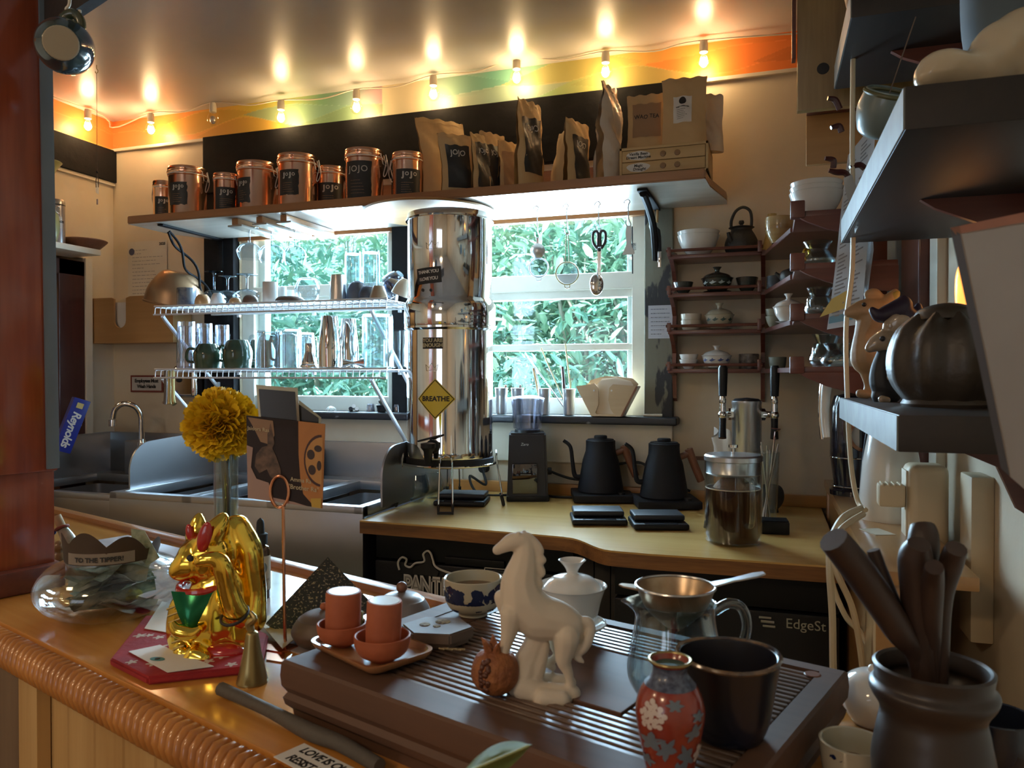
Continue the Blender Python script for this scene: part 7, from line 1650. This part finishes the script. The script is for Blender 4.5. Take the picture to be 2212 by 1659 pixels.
# ---- card stand
v = bz(612, 1402); D = depth(v)
t = thing('copper_card_stand', 'thin copper rod stand with a loop clip holding the picture cards', 'card holder', v)
def dv(px, py, D_=None): return WD(px, py, D_ or D)-v
part('rod', tube([dv(617,1398),dv(614,1300),dv(612,1090)], .0024, 8, 3), M['copper2'], t)
part('loop_clip', tube([dv(604+20*math.sin(a_),1062-34*math.cos(a_)) for a_ in [2*PI*i/24 for i in range(24)]], .0024, 8, closed=True), M['copper2'], t)
part('base', prism([(-.030,-.018),(.012,-.022),(.018,.012),(-.022,.018)], 0, .004, .001), M['copper2'], t)
def pcard(pix, D_, m, lab, nm, cat='card'):
    P4 = [WD(a,c,D_) for a,c in pix]; o = P4[0].copy(); n = (P4[1]-P4[0]).cross(P4[3]-P4[0]).normalized(); n = -n if n.dot(CAM-o) < 0 else n
    f = lambda u,w_: P4[0]*(1-u)*(1-w_)+P4[1]*u*(1-w_)+P4[2]*u*w_+P4[3]*(1-u)*w_
    t = thing(nm, lab, cat, o); b = grid(lambda u,w_: f(u,w_)-o, 4, 4, thick=.0006); part('sheet', b, m, t, smooth=False); return t, f, n, o
def patch(t, f, n, o, poly, m, nm, h=.0012):
    b = bmesh.new(); vs = [b.verts.new(f(a,c)-o+n*h) for a,c in poly]; fa_ = b.faces.new(vs); return part(nm, b, m, t, smooth=False)
dk = mat('dark_photo_brown', (.045,.022,.015), .45); pk = mat('pinkish_photo', (.40,.26,.22), .5); orr = mat('orange_photo', (.50,.20,.05), .5); tanp = mat('tan_photo', (.30,.17,.09), .5); 
t, f, n, o = pcard(((532,897),(703,916),(697,1098),(536,1076)), D+.002, dk, 'postcard with dark brown and orange collage pictures held by the copper clip', 'postcard')
patch(t,f,n,o,[(0,.36),(.08,.38),(.05,.62),(.12,.75),(.28,.78),(.34,.95),(.62,.97),(.80,.999),(0,.999)], pk, 'pink_ground')
patch(t,f,n,o,[(.02,.02),(.34,.03),(.36,.2),(.3,.32),(.18,.3),(.1,.15)], tanp, 'upper_tan_area')
patch(t,f,n,o,[(.27,.20),(.31,.06),(.34,.20),(.36,.30),(.33,.36),(.38,.45),(.44,.60),(.44,.68),(.36,.74),(.30,.70),(.26,.62),(.16,.68),(.10,.60),(.12,.46),(.20,.36),(.27,.34)], mat('brown_fur_photo',(.16,.09,.055),.5,col2=(.06,.035,.022),scale=90), 'cat_photo', .0015)
patch(t,f,n,o,[(.66,.0),(1,.0),(1,1),(.90,1),(.74,.86),(.70,.70),(.67,.4)], orr, 'orange_side')
circ = [(.985 if .98+.22*math.cos(a_) > .985 else .98+.22*math.cos(a_), .44+.28*math.sin(a_)) for a_ in [PI/2+PI*i/16 for i in range(17)]]
patch(t,f,n,o,[(a,c) for a,c in [(max(.70,x-.02), .44+(y-.44)*1.1) for x,y in circ]], mat('dark_ring_photo',(.06,.02,.015),.5), 'dark_ring', .0016)
patch(t,f,n,o,circ, mat('light_orange_photo',(.55,.27,.08),.5), 'round_figure', .002)
for cx_, cy_, rx_, ry_ in ((.83,.38,.05,.06),(.92,.30,.05,.04),(.85,.56,.05,.06),(.94,.50,.03,.06)): patch(t,f,n,o,[(cx_+rx_*math.cos(a_), cy_+ry_*math.sin(a_)) for a_ in [2*PI*i/12 for i in range(12)]], dk, 'dark_spot', .0024)
patch(t,f,n,o,[(.84,.9),(.98,.88),(.98,1.0),(.86,1.0)], mat('yellow_photo',(.55,.35,.05),.5), 'yellow_corner', .0024)
def cardtext(t, f, n, o, s, size, u, w_):
    q = text_bm(s, 1, 'LEFT', 0, bold=.012)
    for vv in q.verts: x, y = vv.co.x*size, vv.co.y*size; vv.co = f(u+x, w_-y)-o+n*.003
    part('lettering', q, mat('cream_ink',(.55,.45,.28),.6), t, smooth=False)
cardtext(t,f,n,o,'Jaidora Ras', .062, .02, .15); cardtext(t,f,n,o,'Amma Ra', .07, .57, .70); cardtext(t,f,n,o,'"Brother Ra"', .078, .54, .79)
t, f, n, o = pcard(((553,831),(643,838),(648,925),(560,915)), D+.008, mat('aged_photo_paper',(.52,.42,.30),.5), 'dark square instant photo standing behind the collage postcard', 'instant_photo', 'photo')
patch(t,f,n,o,[(.06,.10),(.94,.10),(.94,.99),(.06,.99)], mat('black_photo',(.02,.018,.017),.25), 'picture')
t, f, n, o = pcard(((646,864),(694,902),(690,945),(640,935)), D+.014, mat('aged_photo_edge',(.40,.32,.22),.5), 'third photo tilted behind the instant photo', 'instant_photo', 'photo'); patch(t,f,n,o,[(.02,.12),(.9,.10),(.95,.95),(.02,.95)], mat('black_photo2',(.02,.018,.017),.3), 'picture')
# glitter board, tag, paper behind the tray
def slab(pts3, th, m, lab, nm, cat):
    o = pts3[0].copy(); n = (pts3[1]-pts3[0]).cross(pts3[-1]-pts3[0]).normalized(); n = -n if n.dot(CAM-o) < 0 else n
    b = bmesh.new(); A = [b.verts.new(p-o) for p in pts3]; B = [b.verts.new(p-o-n*th) for p in pts3]; b.faces.new(A); b.faces.new(B[::-1])
    for i in range(len(A)): j=(i+1)%len(A); b.faces.new((A[i],B[i],B[j],A[j]))
    return single(nm, b, m, lab, cat, o, smooth=False)
gl = mat('black_glitter', (.03,.028,.024), .4, col2=(.36,.29,.18), scale=260, lo=.36, hi=.42, detail=2)
q0 = bz(640,1385); D0 = depth(q0)
slab([WD(708,1203,D0+.13), WD(575,1345,D0+.03), WD(655,1400,D0), WD(812,1312,D0+.10)], .006, gl, 'black gold-speckled glitter board leaning as a diamond behind the clay teapots', 'glitter_board', 'board')
flatcard(((560,1345),(580,1330),(648,1372),(610,1402)), ZB+.010, mat('tan_tag',(.46,.34,.16),.6), 'tan paper tag lying between the card stand and the brown teapot', 'paper_tag', cat='tag', th=.001)
flatcard(((578,1385),(618,1392),(612,1432),(575,1426)), ZB+.001, M['copper2'], 'crinkled copper foil sheet at the foot of the card stand', 'copper_foil', cat='foil', th=.0012)
# stick on the bar
a_ = [bz(478,1488,ZB+.010), bz(578,1533,ZB+.010), bz(668,1580,ZB+.010), bz(735,1606,ZB+.010), bz(820,1655,ZB+.010)]
single('dark_stick', tube(a_, [.0085,.0075,.0095,.0085,.0075], 10, 5), mat('grey_brown_bark',(.09,.075,.06),.7,bump=.6,bscale=60), 'dark grey-brown wooden stick lying along the front of the tea tray', 'stick')
# sticker on bar edge
t, f, n, o = None, None, None, None
pq = [bz(575,1650,ZB+.0012), bz(640,1600,ZB+.0012), bz(765,1662,ZB+.0012), bz(745,1730,ZB+.0012)]
U = pq[2]-pq[1]; cen_ = (pq[0]+pq[1]+pq[2]+pq[3])/4; Wd_, Hd_ = U.length*1.05, .038
t = thing('slogan_sticker', 'white paper sticker with bold capital letters near the rope edge of the bar', 'sticker', (cen_.x+.003, cen_.y+.004, ZB+.0015), math.atan2(U.y, U.x))
part('sheet', prism([(-Wd_/2,-Hd_/2),(Wd_/2,-Hd_/2),(Wd_/2,Hd_/2),(-Wd_/2,Hd_/2)], 0, .0008), M['paper'], t, smooth=False)
for s_t, yy in (('LOVE IS OUR', .009), ('RESISTANCE', -.009)):
    part('lettering', tx(text_bm(s_t, .0155, 'CENTER', .0001, .9, shear=.12, bold=.0004), TR(0,yy,.0010)), M['inkk'], t, smooth=False)
# ---- tip bowl
v = bz(243, 1328); k = MPP(v); R_ = 150*k; H = WD(250,1196,depth(v)).z-ZB
t = thing('tip_bowl', 'wide round clear glass bowl used as a tip jar, left of the gold cat', 'bowl', v)
part('body', vessel([(R_*.42,0),(R_*.55,.004),(R_*.88,H*.22),(R_*1.0,H*.50),(R_*.86,H*.80),(R_*.60,H*.95),(R_*.58,H)], .003, floor=.006, seg=56), M['bowlglass'], t)
rn = R_*.60; av = math.atan2(-v.x, v.y)
crn = mat('brown_leaf_card', (.12,.075,.045), .6)
def crown(u,w_): 
    a_ = (u-.5)*3.6+av-PI/2-.05; hh_ = .022+.020*abs(math.sin(u*13))+.012*math.sin(u*5); r_ = rn*1.0+.004*w_; return Vector((r_*math.cos(a_), r_*math.sin(a_), H-.004+hh_*w_))
part('scalloped_card', grid(crown, 60, 4, thick=.0006), crn, t)
lb = part('paper_band', grid(lambda u,w_: Vector(((rn+.0025)*math.cos((u-.5)*1.5+av-PI/2-.28), (rn+.0025)*math.sin((u-.5)*1.5+av-PI/2-.28), H-.002+.018*w_)), 24, 2, thick=.0005), mat('cream_band',(.52,.44,.36),.6), t)
q = text_bm('TO THE TIPPER!', .0105, 'CENTER', .0001, 1.0, bold=.0003); tx(q, TR(.0,0,.0012)); part('lettering', bendcyl(q, rn+.0028, av-.28, H+.006), M['inkk'], lb, smooth=False)
bill = mat('green_grey_banknote', (.40,.42,.30), .7, col2=(.16,.20,.14), scale=60); bill2 = mat('pale_banknote', (.56,.55,.46), .7, col2=(.32,.34,.26), scale=50)
rd = random.Random(21)
for i in range(13):
    a_ = rd.uniform(0,3.1); tl = rd.uniform(-.6,.6); zc_ = .018+.0055*i
    Rm = Euler((tl, rd.uniform(-.35,.35), a_)).to_matrix()
    def bf(u,w_): 
        p_ = Vector(((u-.5)*.13, (w_-.5)*.058, .010*math.sin(u*5+i)+.006*math.cos(w_*6+i))); p_ = Rm @ p_; 
        r_ = math.hypot(p_.x,p_.y); zq = max(.008, min(zc_+p_.z, H*.9)); lim = R_*.86*math.sqrt(max(.1,1-((zq/H-.5)/.62)**2))
        if r_ > lim: p_ *= lim/r_
        return v+Vector((p_.x,p_.y,zq))
    b = grid(bf, 10, 5, thick=.0003)
    for q in b.verts: q.co -= v
    single('banknote', b, bill if i%2 else bill2, 'crumpled banknote lying inside the round glass tip bowl', 'banknote', v, group='banknotes inside the tip bowl')
p0 = [WD(a,c,depth(v)-.02) for a,c in ((283,1142),(312,1146),(345,1205),(318,1222),(285,1262),(262,1250),(300,1205),(285,1175))]
slab([p0[0],p0[1],p0[2],p0[3],p0[6],p0[7]], .0006, bill, 'green banknote sticking up out of the tip bowl', 'banknote', 'banknote')
# corked bottle and gourd by the post
v = bz(160, 1232); D = depth(v)
t = thing('corked_horn_bottle', 'pale curved bottle with a cork and red cord beside the post', 'bottle', v)
part('body', tube([WD(168,1232,D)-v, WD(160,1205,D)-v, WD(150,1170,D)-v, WD(135,1143,D)-v], [.018,.018,.015,.010], 14, 5), mat('speckled_pale_ceramic',(.46,.44,.36),.25,coat=.5,col2=(.20,.22,.12),scale=30), t)
part('cork', tube([WD(134,1140,D)-v, WD(122,1114,D)-v], .0085, 12), mat('cork',(.48,.36,.20),.8), t)
part('cord_wrap', tx(ring((0,0,0), .0115, .003), Matrix.Translation(WD(134,1140,D)-v) @ Euler((0,-.45,0)).to_matrix().to_4x4()), mat('red_cord',(.22,.05,.03),.7), t)
part('blue_bead', ball(WD(116,1150,D)-v, .005), mat('blue_bead',(.02,.03,.22),.2), t)
v2 = bz(128, 1225); single('small_gourd', lathe(smoothprof([(0,0),(.016,.003),(.020,.018),(.012,.032),(.013,.042),(.008,.052),(.001,.056)],5),20), mat('brown_gourd',(.26,.14,.05),.35,coat=.4), 'small brown gourd behind the corked bottle', 'gourd', v2)
# ---- right front: tool jar, tools, cups, white ball
D = .66; ctr_ = WD(2015, 1440, D); R_ = 124*D/FPX; v = Vector((ctr_.x, ctr_.y, ZB)); H = ctr_.z-ZB
dkc = mat('dark_clay_jar', (.045,.032,.026), .38, col2=(.035,.025,.02), scale=8, bump=.1)
t = thing('tea_tool_jar', 'dark brown clay jar holding wooden tea tools at the right end of the bar', 'jar', v)
part('body', vessel([(R_*.62,0),(R_*.80,.01),(R_*.98,H*.40),(R_*.90,H*.62),(R_*.84,H*.74),(R_*.98,H*.83),(R_*1.02,H*.88),(R_*.93,H*.92),(R_*.96,H)], .005, floor=.01, seg=48), dkc, t)
toolw = wood('dark_tool_wood', (.05,.028,.02), (.03,.016,.012), 'z', 12, .45)
def tool(pts, rs, lab, nm='tea_tool', flat=1., D1=.64):
    P_ = [WD(a,c,D1+(.665-D1)*i/(len(pts)-1)) for i,(a,c) in enumerate(pts)]
    base_ = Vector((v.x+(P_[-1].x-v.x)*.5, v.y+.004, v.z+.03))
    o_ = P_[-1].copy(); b = tube([p-o_ for p in P_]+[base_-o_], rs+[rs[-1]*.8], 12, 5); return single(nm, b, toolw, lab, 'tea tool', o_)
tool([(1800,1165),(1860,1240),(1940,1360),(1985,1450)], [.0125,.0135,.012,.007], 'thick bamboo-shaped tea scoop, leftmost tool leaning left out of the clay jar', 'tea_scoop')
v5 = WD(1802,1160,.64); single('scoop_hollow', tx(lathe([(0,0),(.0095,0),(.010,.001),(0,.001)],20), Euler((.5,-.65,0)).to_matrix().to_4x4()), mat('reddish_hollow',(.09,.02,.018),.5), 'oval reddish hollow end of the leftmost tea scoop', 'scoop end', v5) if False else None
tool([(1886,1188),(1905,1240),(1950,1350),(1990,1450)], [.0055,.006,.006,.005], 'thin dark tea pick with a hooked top, second tool from the left', 'tea_pick', D1=.67)
tool([(1992,1135),(1995,1165),(1990,1250),(2000,1450)], [.010,.013,.014,.008], 'broad round-ended tea spoon handle standing upright in the jar', 'tea_spoon', D1=.68)
tool([(1985,1175),(1978,1210),(1985,1300),(1995,1450)], [.009,.014,.014,.010], 'paddle-shaped dark tea tool in front of the upright spoon', 'tea_paddle', D1=.64)
tool([(2066,1185),(2055,1215),(2035,1300),(2030,1450)], [.0085,.0095,.008,.007], 'curved tea tongs leaning right out of the jar', 'tea_tongs', D1=.64)
tool([(2018,1225),(2014,1260),(2010,1340),(2010,1450)], [.007,.009,.009,.008], 'short dark tool in the middle of the jar', 'tea_needle', D1=.62)
D = .72; c_ = WD(1843, 1600, D); v = Vector((c_.x,c_.y,ZB)); R_ = 70*D/FPX; H = max(.04,c_.z-ZB)
t = thing('blue_painted_cup', 'cream and blue tea cup at the bottom right beside the dark jar', 'cup', v)
part('body', vessel([(R_*.5,0),(R_*.56,.003),(R_*.85,H*.4),(R_,H)], .003, floor=.006), crack, t)
rr_, hh_ = R_, H
paint(t, R_, lambda z: rr_*(.58+.42*min(1,max(0,z/hh_))**.8), (hh_*.3,hh_*.85), 8, 12, cob, math.atan2(-v.x,v.y), 1.2, .006)
part('tea_residue', lathe([(0,H*.62),(R_*.86,H*.62)],32), mat('brown_residue',(.12,.06,.03),.2), t)
v = bz(1885, 1562); t = thing('white_round_pot', 'small round glossy white pot between the tea tray and the dark jar', 'pot', v)
R_ = .036; part('body', lathe(smoothprof([(0,0),(R_*.6,.001),(R_,R_*.8),(R_*.85,R_*1.35),(R_*.45,R_*1.65),(0,R_*1.7)],5)), M['white'], t); part('lid_knob', ball((0,0,R_*1.72), .006), M['white'], t)
v = Vector((.30,.62,ZB)); c_ = WD(2150, 1610, .75); v = Vector((min(c_.x,.31), c_.y, ZB)); R_ = .035
t = thing('patterned_dark_cup', 'dark cup with a pale painted pattern behind the right side of the clay jar', 'cup', v)
H = c_.z-ZB+.03; part('body', vessel([(R_*.5,0),(R_*.6,.004),(R_*.95,H*.5),(R_,H)], .003, floor=.006), mat('dark_blue_glaze',(.02,.025,.04),.2,coat=.6), t)
paint(t, R_, lambda z: rr2*(.62+.38*min(1,z/H2)**.7), (H*.3,H*.8), 8, 10, M['cer_cream'], math.atan2(-v.x,v.y), 1.2, .006) if False else None
# ================================================================ FIGURES ON THE LOWEST DARK SHELF
ZSB = 1.407
D = 1.42; a_ = WD(1880, 860, D); v = Vector((a_.x, a_.y, ZSB)); D = depth(v)
furc = mat('tan_painted_clay', (.40,.26,.14), .5, col2=(.32,.19,.09), scale=20, bump=.3)
yo = WD(1880,860,D).z; 
t = thing('mouse_figurine', 'tall tan clay mouse figurine looking up, at the far end of the lowest dark shelf', 'figurine', v)
chains = [[(1832,676,10,0),(1848,672,17,0),(1872,672,27,0),(1892,678,32,0)],[(1880,690,30,0),(1868,720,22,0),(1866,750,26,0),(1868,775,30,0),(1880,790,26,0)],
 [(1905,665,22,0),(1918,650,16,-.004),(1930,632,8,-.006)],[(1872,800,16,0),(1875,830,9,0),(1873,845,9,0)],[(1855,850,10,-.006),(1868,853,9,-.008)],[(1882,852,10,-.006)],[(1875,636,9,0),(1888,634,12,0),(1898,640,10,0)]]
part('body', blob(chains, v, D, ZSB, .0022, 4), furc, t, sharp=180)
part('eye', ball(WD(1857,660,D)+_f*-.018-v, .004), M['inkk'], t); part('inner_ear', tx(ball((0,0,0),.008,.004,.018), Matrix.Translation(WD(1922,648,D)+_f*-.012-v) @ Euler((0,.6,0)).to_matrix().to_4x4()), mat('ochre_ear',(.38,.27,.06),.5), t)
D = 1.28; a_ = WD(1930, 868, D); v = Vector((a_.x,a_.y,ZSB)); D = depth(v)
gz = mat('grey_tan_glaze', (.42,.33,.24), .2, coat=.6, col2=(.24,.18,.12), scale=25)
t = thing('mouse_figurine', 'glazed mouse figurine with big ears and dark robe beside the carved pot', 'figurine', v)
chains = [[(1878,752,10,0),(1893,742,18,0),(1915,735,26,0),(1928,738,28,0)],[(1922,705,18,-.004),(1932,692,14,-.006)]]
part('head', blob(chains, v, D, ZSB, .002, 4), gz, t, sharp=180)
part('ear', tx(ball((0,0,0),.020,.005,.024), Matrix.Translation(WD(1933,712,D)+_f*-.016-v) @ Euler((.2,.35,0)).to_matrix().to_4x4()), gz, t)
part('eye', ball(WD(1895,733,D)+_f*-.018-v, .0045), M['inkk'], t)
part('dark_hat', blob([[(1884,670,8,0),(1898,682,14,0),(1925,676,20,.01),(1955,662,22,.01),(1958,645,10,.01)],[(1960,680,24,.012),(1985,690,20,.012),(1992,660,8,.012)]], v, D, ZSB, .0025, 3), mat('purple_black_cloth',(.03,.018,.04),.5), t, sharp=180)
part('dark_robe', blob([[(1912,770,20,0),(1905,800,24,0),(1908,830,28,0),(1925,850,22,0),(1900,855,18,0)],[(1940,780,30,.006),(1940,830,32,.006)]], v, D, ZSB, .0025, 3), M['inkk'], t, sharp=180)
part('paws', blob([[(1922,785,10,-.02),(1915,800,11,-.025),(1908,815,9,-.025)],[(1893,862,9,-.02),(1904,864,8,-.02)]], v, D, ZSB, .0022, 3), gz, t, sharp=180)
# dark carved pot
D = 1.08; a_ = WD(2045, 880, D); v = Vector((min(a_.x,.265), a_.y, ZSB)); D = depth(v); k = D/FPX
t = thing('carved_dark_pot', 'large black-brown carved lotus-shaped pot on the lowest dark shelf', 'pot', v)
R_ = .075; b = bmesh.new(); prf = smoothprof([(R_*.60,0),(R_*.70,.006),(R_*.95,.035),(R_*1.0,.07),(R_*.86,.105),(R_*.55,.125)],6)
nseg = 72; rings = []
for r_, z in prf:
    rings.append([b.verts.new(((r_+.004*math.cos(9*q_)*math.sin(PI*min(1,z/.125)))*math.cos(q_), (r_+.004*math.cos(9*q_)*math.sin(PI*min(1,z/.125)))*math.sin(q_), z+.006*math.cos(9*q_)*(z/.125)**3)) for q_ in [2*PI*i/nseg for i in range(nseg)]])
for A,B in zip(rings,rings[1:]):
    for i in range(nseg): j=(i+1)%nseg; b.faces.new((A[i],A[j],B[j],B[i]))
b.faces.new(rings[0]); b.faces.new(rings[-1])
lot = mat('black_brown_carving', (.05,.038,.028), .42, bump=.5, bscale=40); part('body', b, lot, t)
part('scalloped_lid', lathe(smoothprof([(R_*.58,.122),(R_*.5,.135),(R_*.25,.143),(0,.146)],4)), lot, t)
part('foot_ring', lathe([(R_*.75,0),(R_*.78,.004),(R_*.72,.012),(R_*.5,.012),(R_*.5,0)],40), lot, t)
# amber wall lamp and menu holder at the right edge
v = Vector((XR-.03, 1.16, 0)); a_ = WX(2094, 625, XR-.035)
t = thing('amber_wall_lamp', 'small glowing amber glass lamp on the right wall behind the menu holder', 'lamp', (XR-.035, a_.y, a_.z))
part('shade', lathe(smoothprof([(.012,-.05),(.020,-.03),(.022,.0),(.020,.03),(.012,.05)],4),20), mat('amber_glow', (1.0,.36,.07), .3, emit=1.6, bump=.4), t); part('cap', lathe([(0,.05),(.013,.05),(.010,.06),(0,.06)],16), M['brass'], t)
part('wall_arm', box(0,.035,-.006,.006,-.006,.006), M['brass'], t)
light('amber_lamp_light', 'POINT', (XR-.07, a_.y, a_.z), .06, (1,.45,.12), .03)
P4 = [WD(2052,492,.60), WD(2300,440,.56), WD(2420,1240,.56), WD(2162,1012,.60)]
o = P4[0].copy(); t = thing('menu_holder', 'pale tilted menu sheet in a grey-edged holder close at the right edge', 'menu holder', o)
n = (P4[1]-P4[0]).cross(P4[3]-P4[0]).normalized(); n = -n if n.dot(CAM-o) < 0 else n
f = lambda u,w_: P4[0]*(1-u)*(1-w_)+P4[1]*u*(1-w_)+P4[2]*u*w_+P4[3]*(1-u)*w_
part('sheet', grid(lambda u,w_: f(.08+u*.92, .03+w_*.97)-o, 4, 4, thick=.0008), mat('warm_grey_sheet',(.40,.34,.29),.55), t, smooth=False)
part('edge_strip', grid(lambda u,w_: f(u*.09, w_)-o-n*.0005, 2, 6, thick=.002), mat('grey_holder_edge',(.13,.12,.12),.35), t, smooth=False)
part('top_strip', grid(lambda u,w_: f(u, w_*.035)-o-n*.0005, 4, 1, thick=.0022), mat('salmon_strip',(.42,.20,.13),.5), t, smooth=False)
# ================================================================ UPPER LEFT: BEAM AND HANGING MUG
ZM = 2.10
A_ = WZ(40,105,ZM); B_ = WZ(215,-15,ZM); dr_ = (B_-A_).normalized(); A_ = A_-dr_*.05; B_ = B_+dr_*.35; nn = Vector((-dr_.y,dr_.x,0))
b = bmesh.new(); V8 = [b.verts.new(p+nn*w_*.02+Vector((0,0,h_*.10))-A_) for h_ in (0,1) for p, w_ in ((A_,0),(B_,0),(B_,1),(A_,1))]
for q in ((0,1,2,3),(4,5,6,7),(0,1,5,4),(1,2,6,5),(2,3,7,6),(3,0,4,7)): b.faces.new([V8[i] for i in q])
tb_ = thing('mug_rail_beam', 'dark brown beam with a mug hook crossing the top left corner', 'beam', A_)
part('beam', b, mat('black_brown_beam',(.035,.028,.026),.6,bump=.3), tb_, smooth=False)
for e_ in (A_+dr_*.08, B_-dr_*.08): part('ceiling_strap', tube([e_-A_+Vector((0,0,.09)), Vector((e_.x-A_.x, e_.y-A_.y, ZC-ZM))], .006, 8), M['brass'], tb_)
D = 1.33; hk = WD(158,28,D)
part('mug_hook', tube([Vector((WD(152,0,D)-A_))+Vector((0,0,.03)), WD(150,8,D)-A_, WD(143,20,D)-A_, WD(150,33,D)-A_, WD(170,30,D)-A_, WD(172,22,D)-A_], .0028, 8, 4), M['cream'], tb_)
mc = WD(140,100,D); k = D/FPX; R_ = 58*k
ax = (-_f + _r*.42 - _u*.30).normalized()          # the foot of the mug points toward the room
t = thing('hanging_green_mug', 'dark green glazed mug with a bare cream foot hanging at the top left', 'mug', mc)
Mx = ax.to_track_quat('-Z','Y').to_matrix().to_4x4()
body = vessel([(R_*.58,0),(R_*.66,.004),(R_*.95,.028),(R_*1.0,.055),(R_*.92,.085)], .004, floor=.008, seg=40); tx(body, TR(0,0,-.045))
part('body', body if False else tx(body, Mx), mat('dark_green_blue_glaze',(.035,.06,.05),.12,coat=.8,col2=(.02,.035,.06),scale=12), t)
ft_ = lathe([(0,-.0462),(R_*.56,-.0462),(R_*.60,-.0445),(R_*.60,-.043)],32); part('bare_foot', tx(ft_, Mx), mat('bare_clay_foot',(.42,.35,.24),.7), t, 'unglazed cream foot')
part('handle', tube([WD(130,62,D)-mc, WD(140,38,D)-mc+_f*.0, WD(160,30,D)-mc, WD(174,45,D)-mc, WD(174,68,D)-mc, WD(166,80,D)-mc-_f*.01], [.008,.009,.009,.008,.008,.007], 10, 5), mat('olive_green_glaze',(.09,.09,.04),.2,coat=.6,col2=(.03,.05,.035),scale=60,stretch=(1,1,.2)), t)
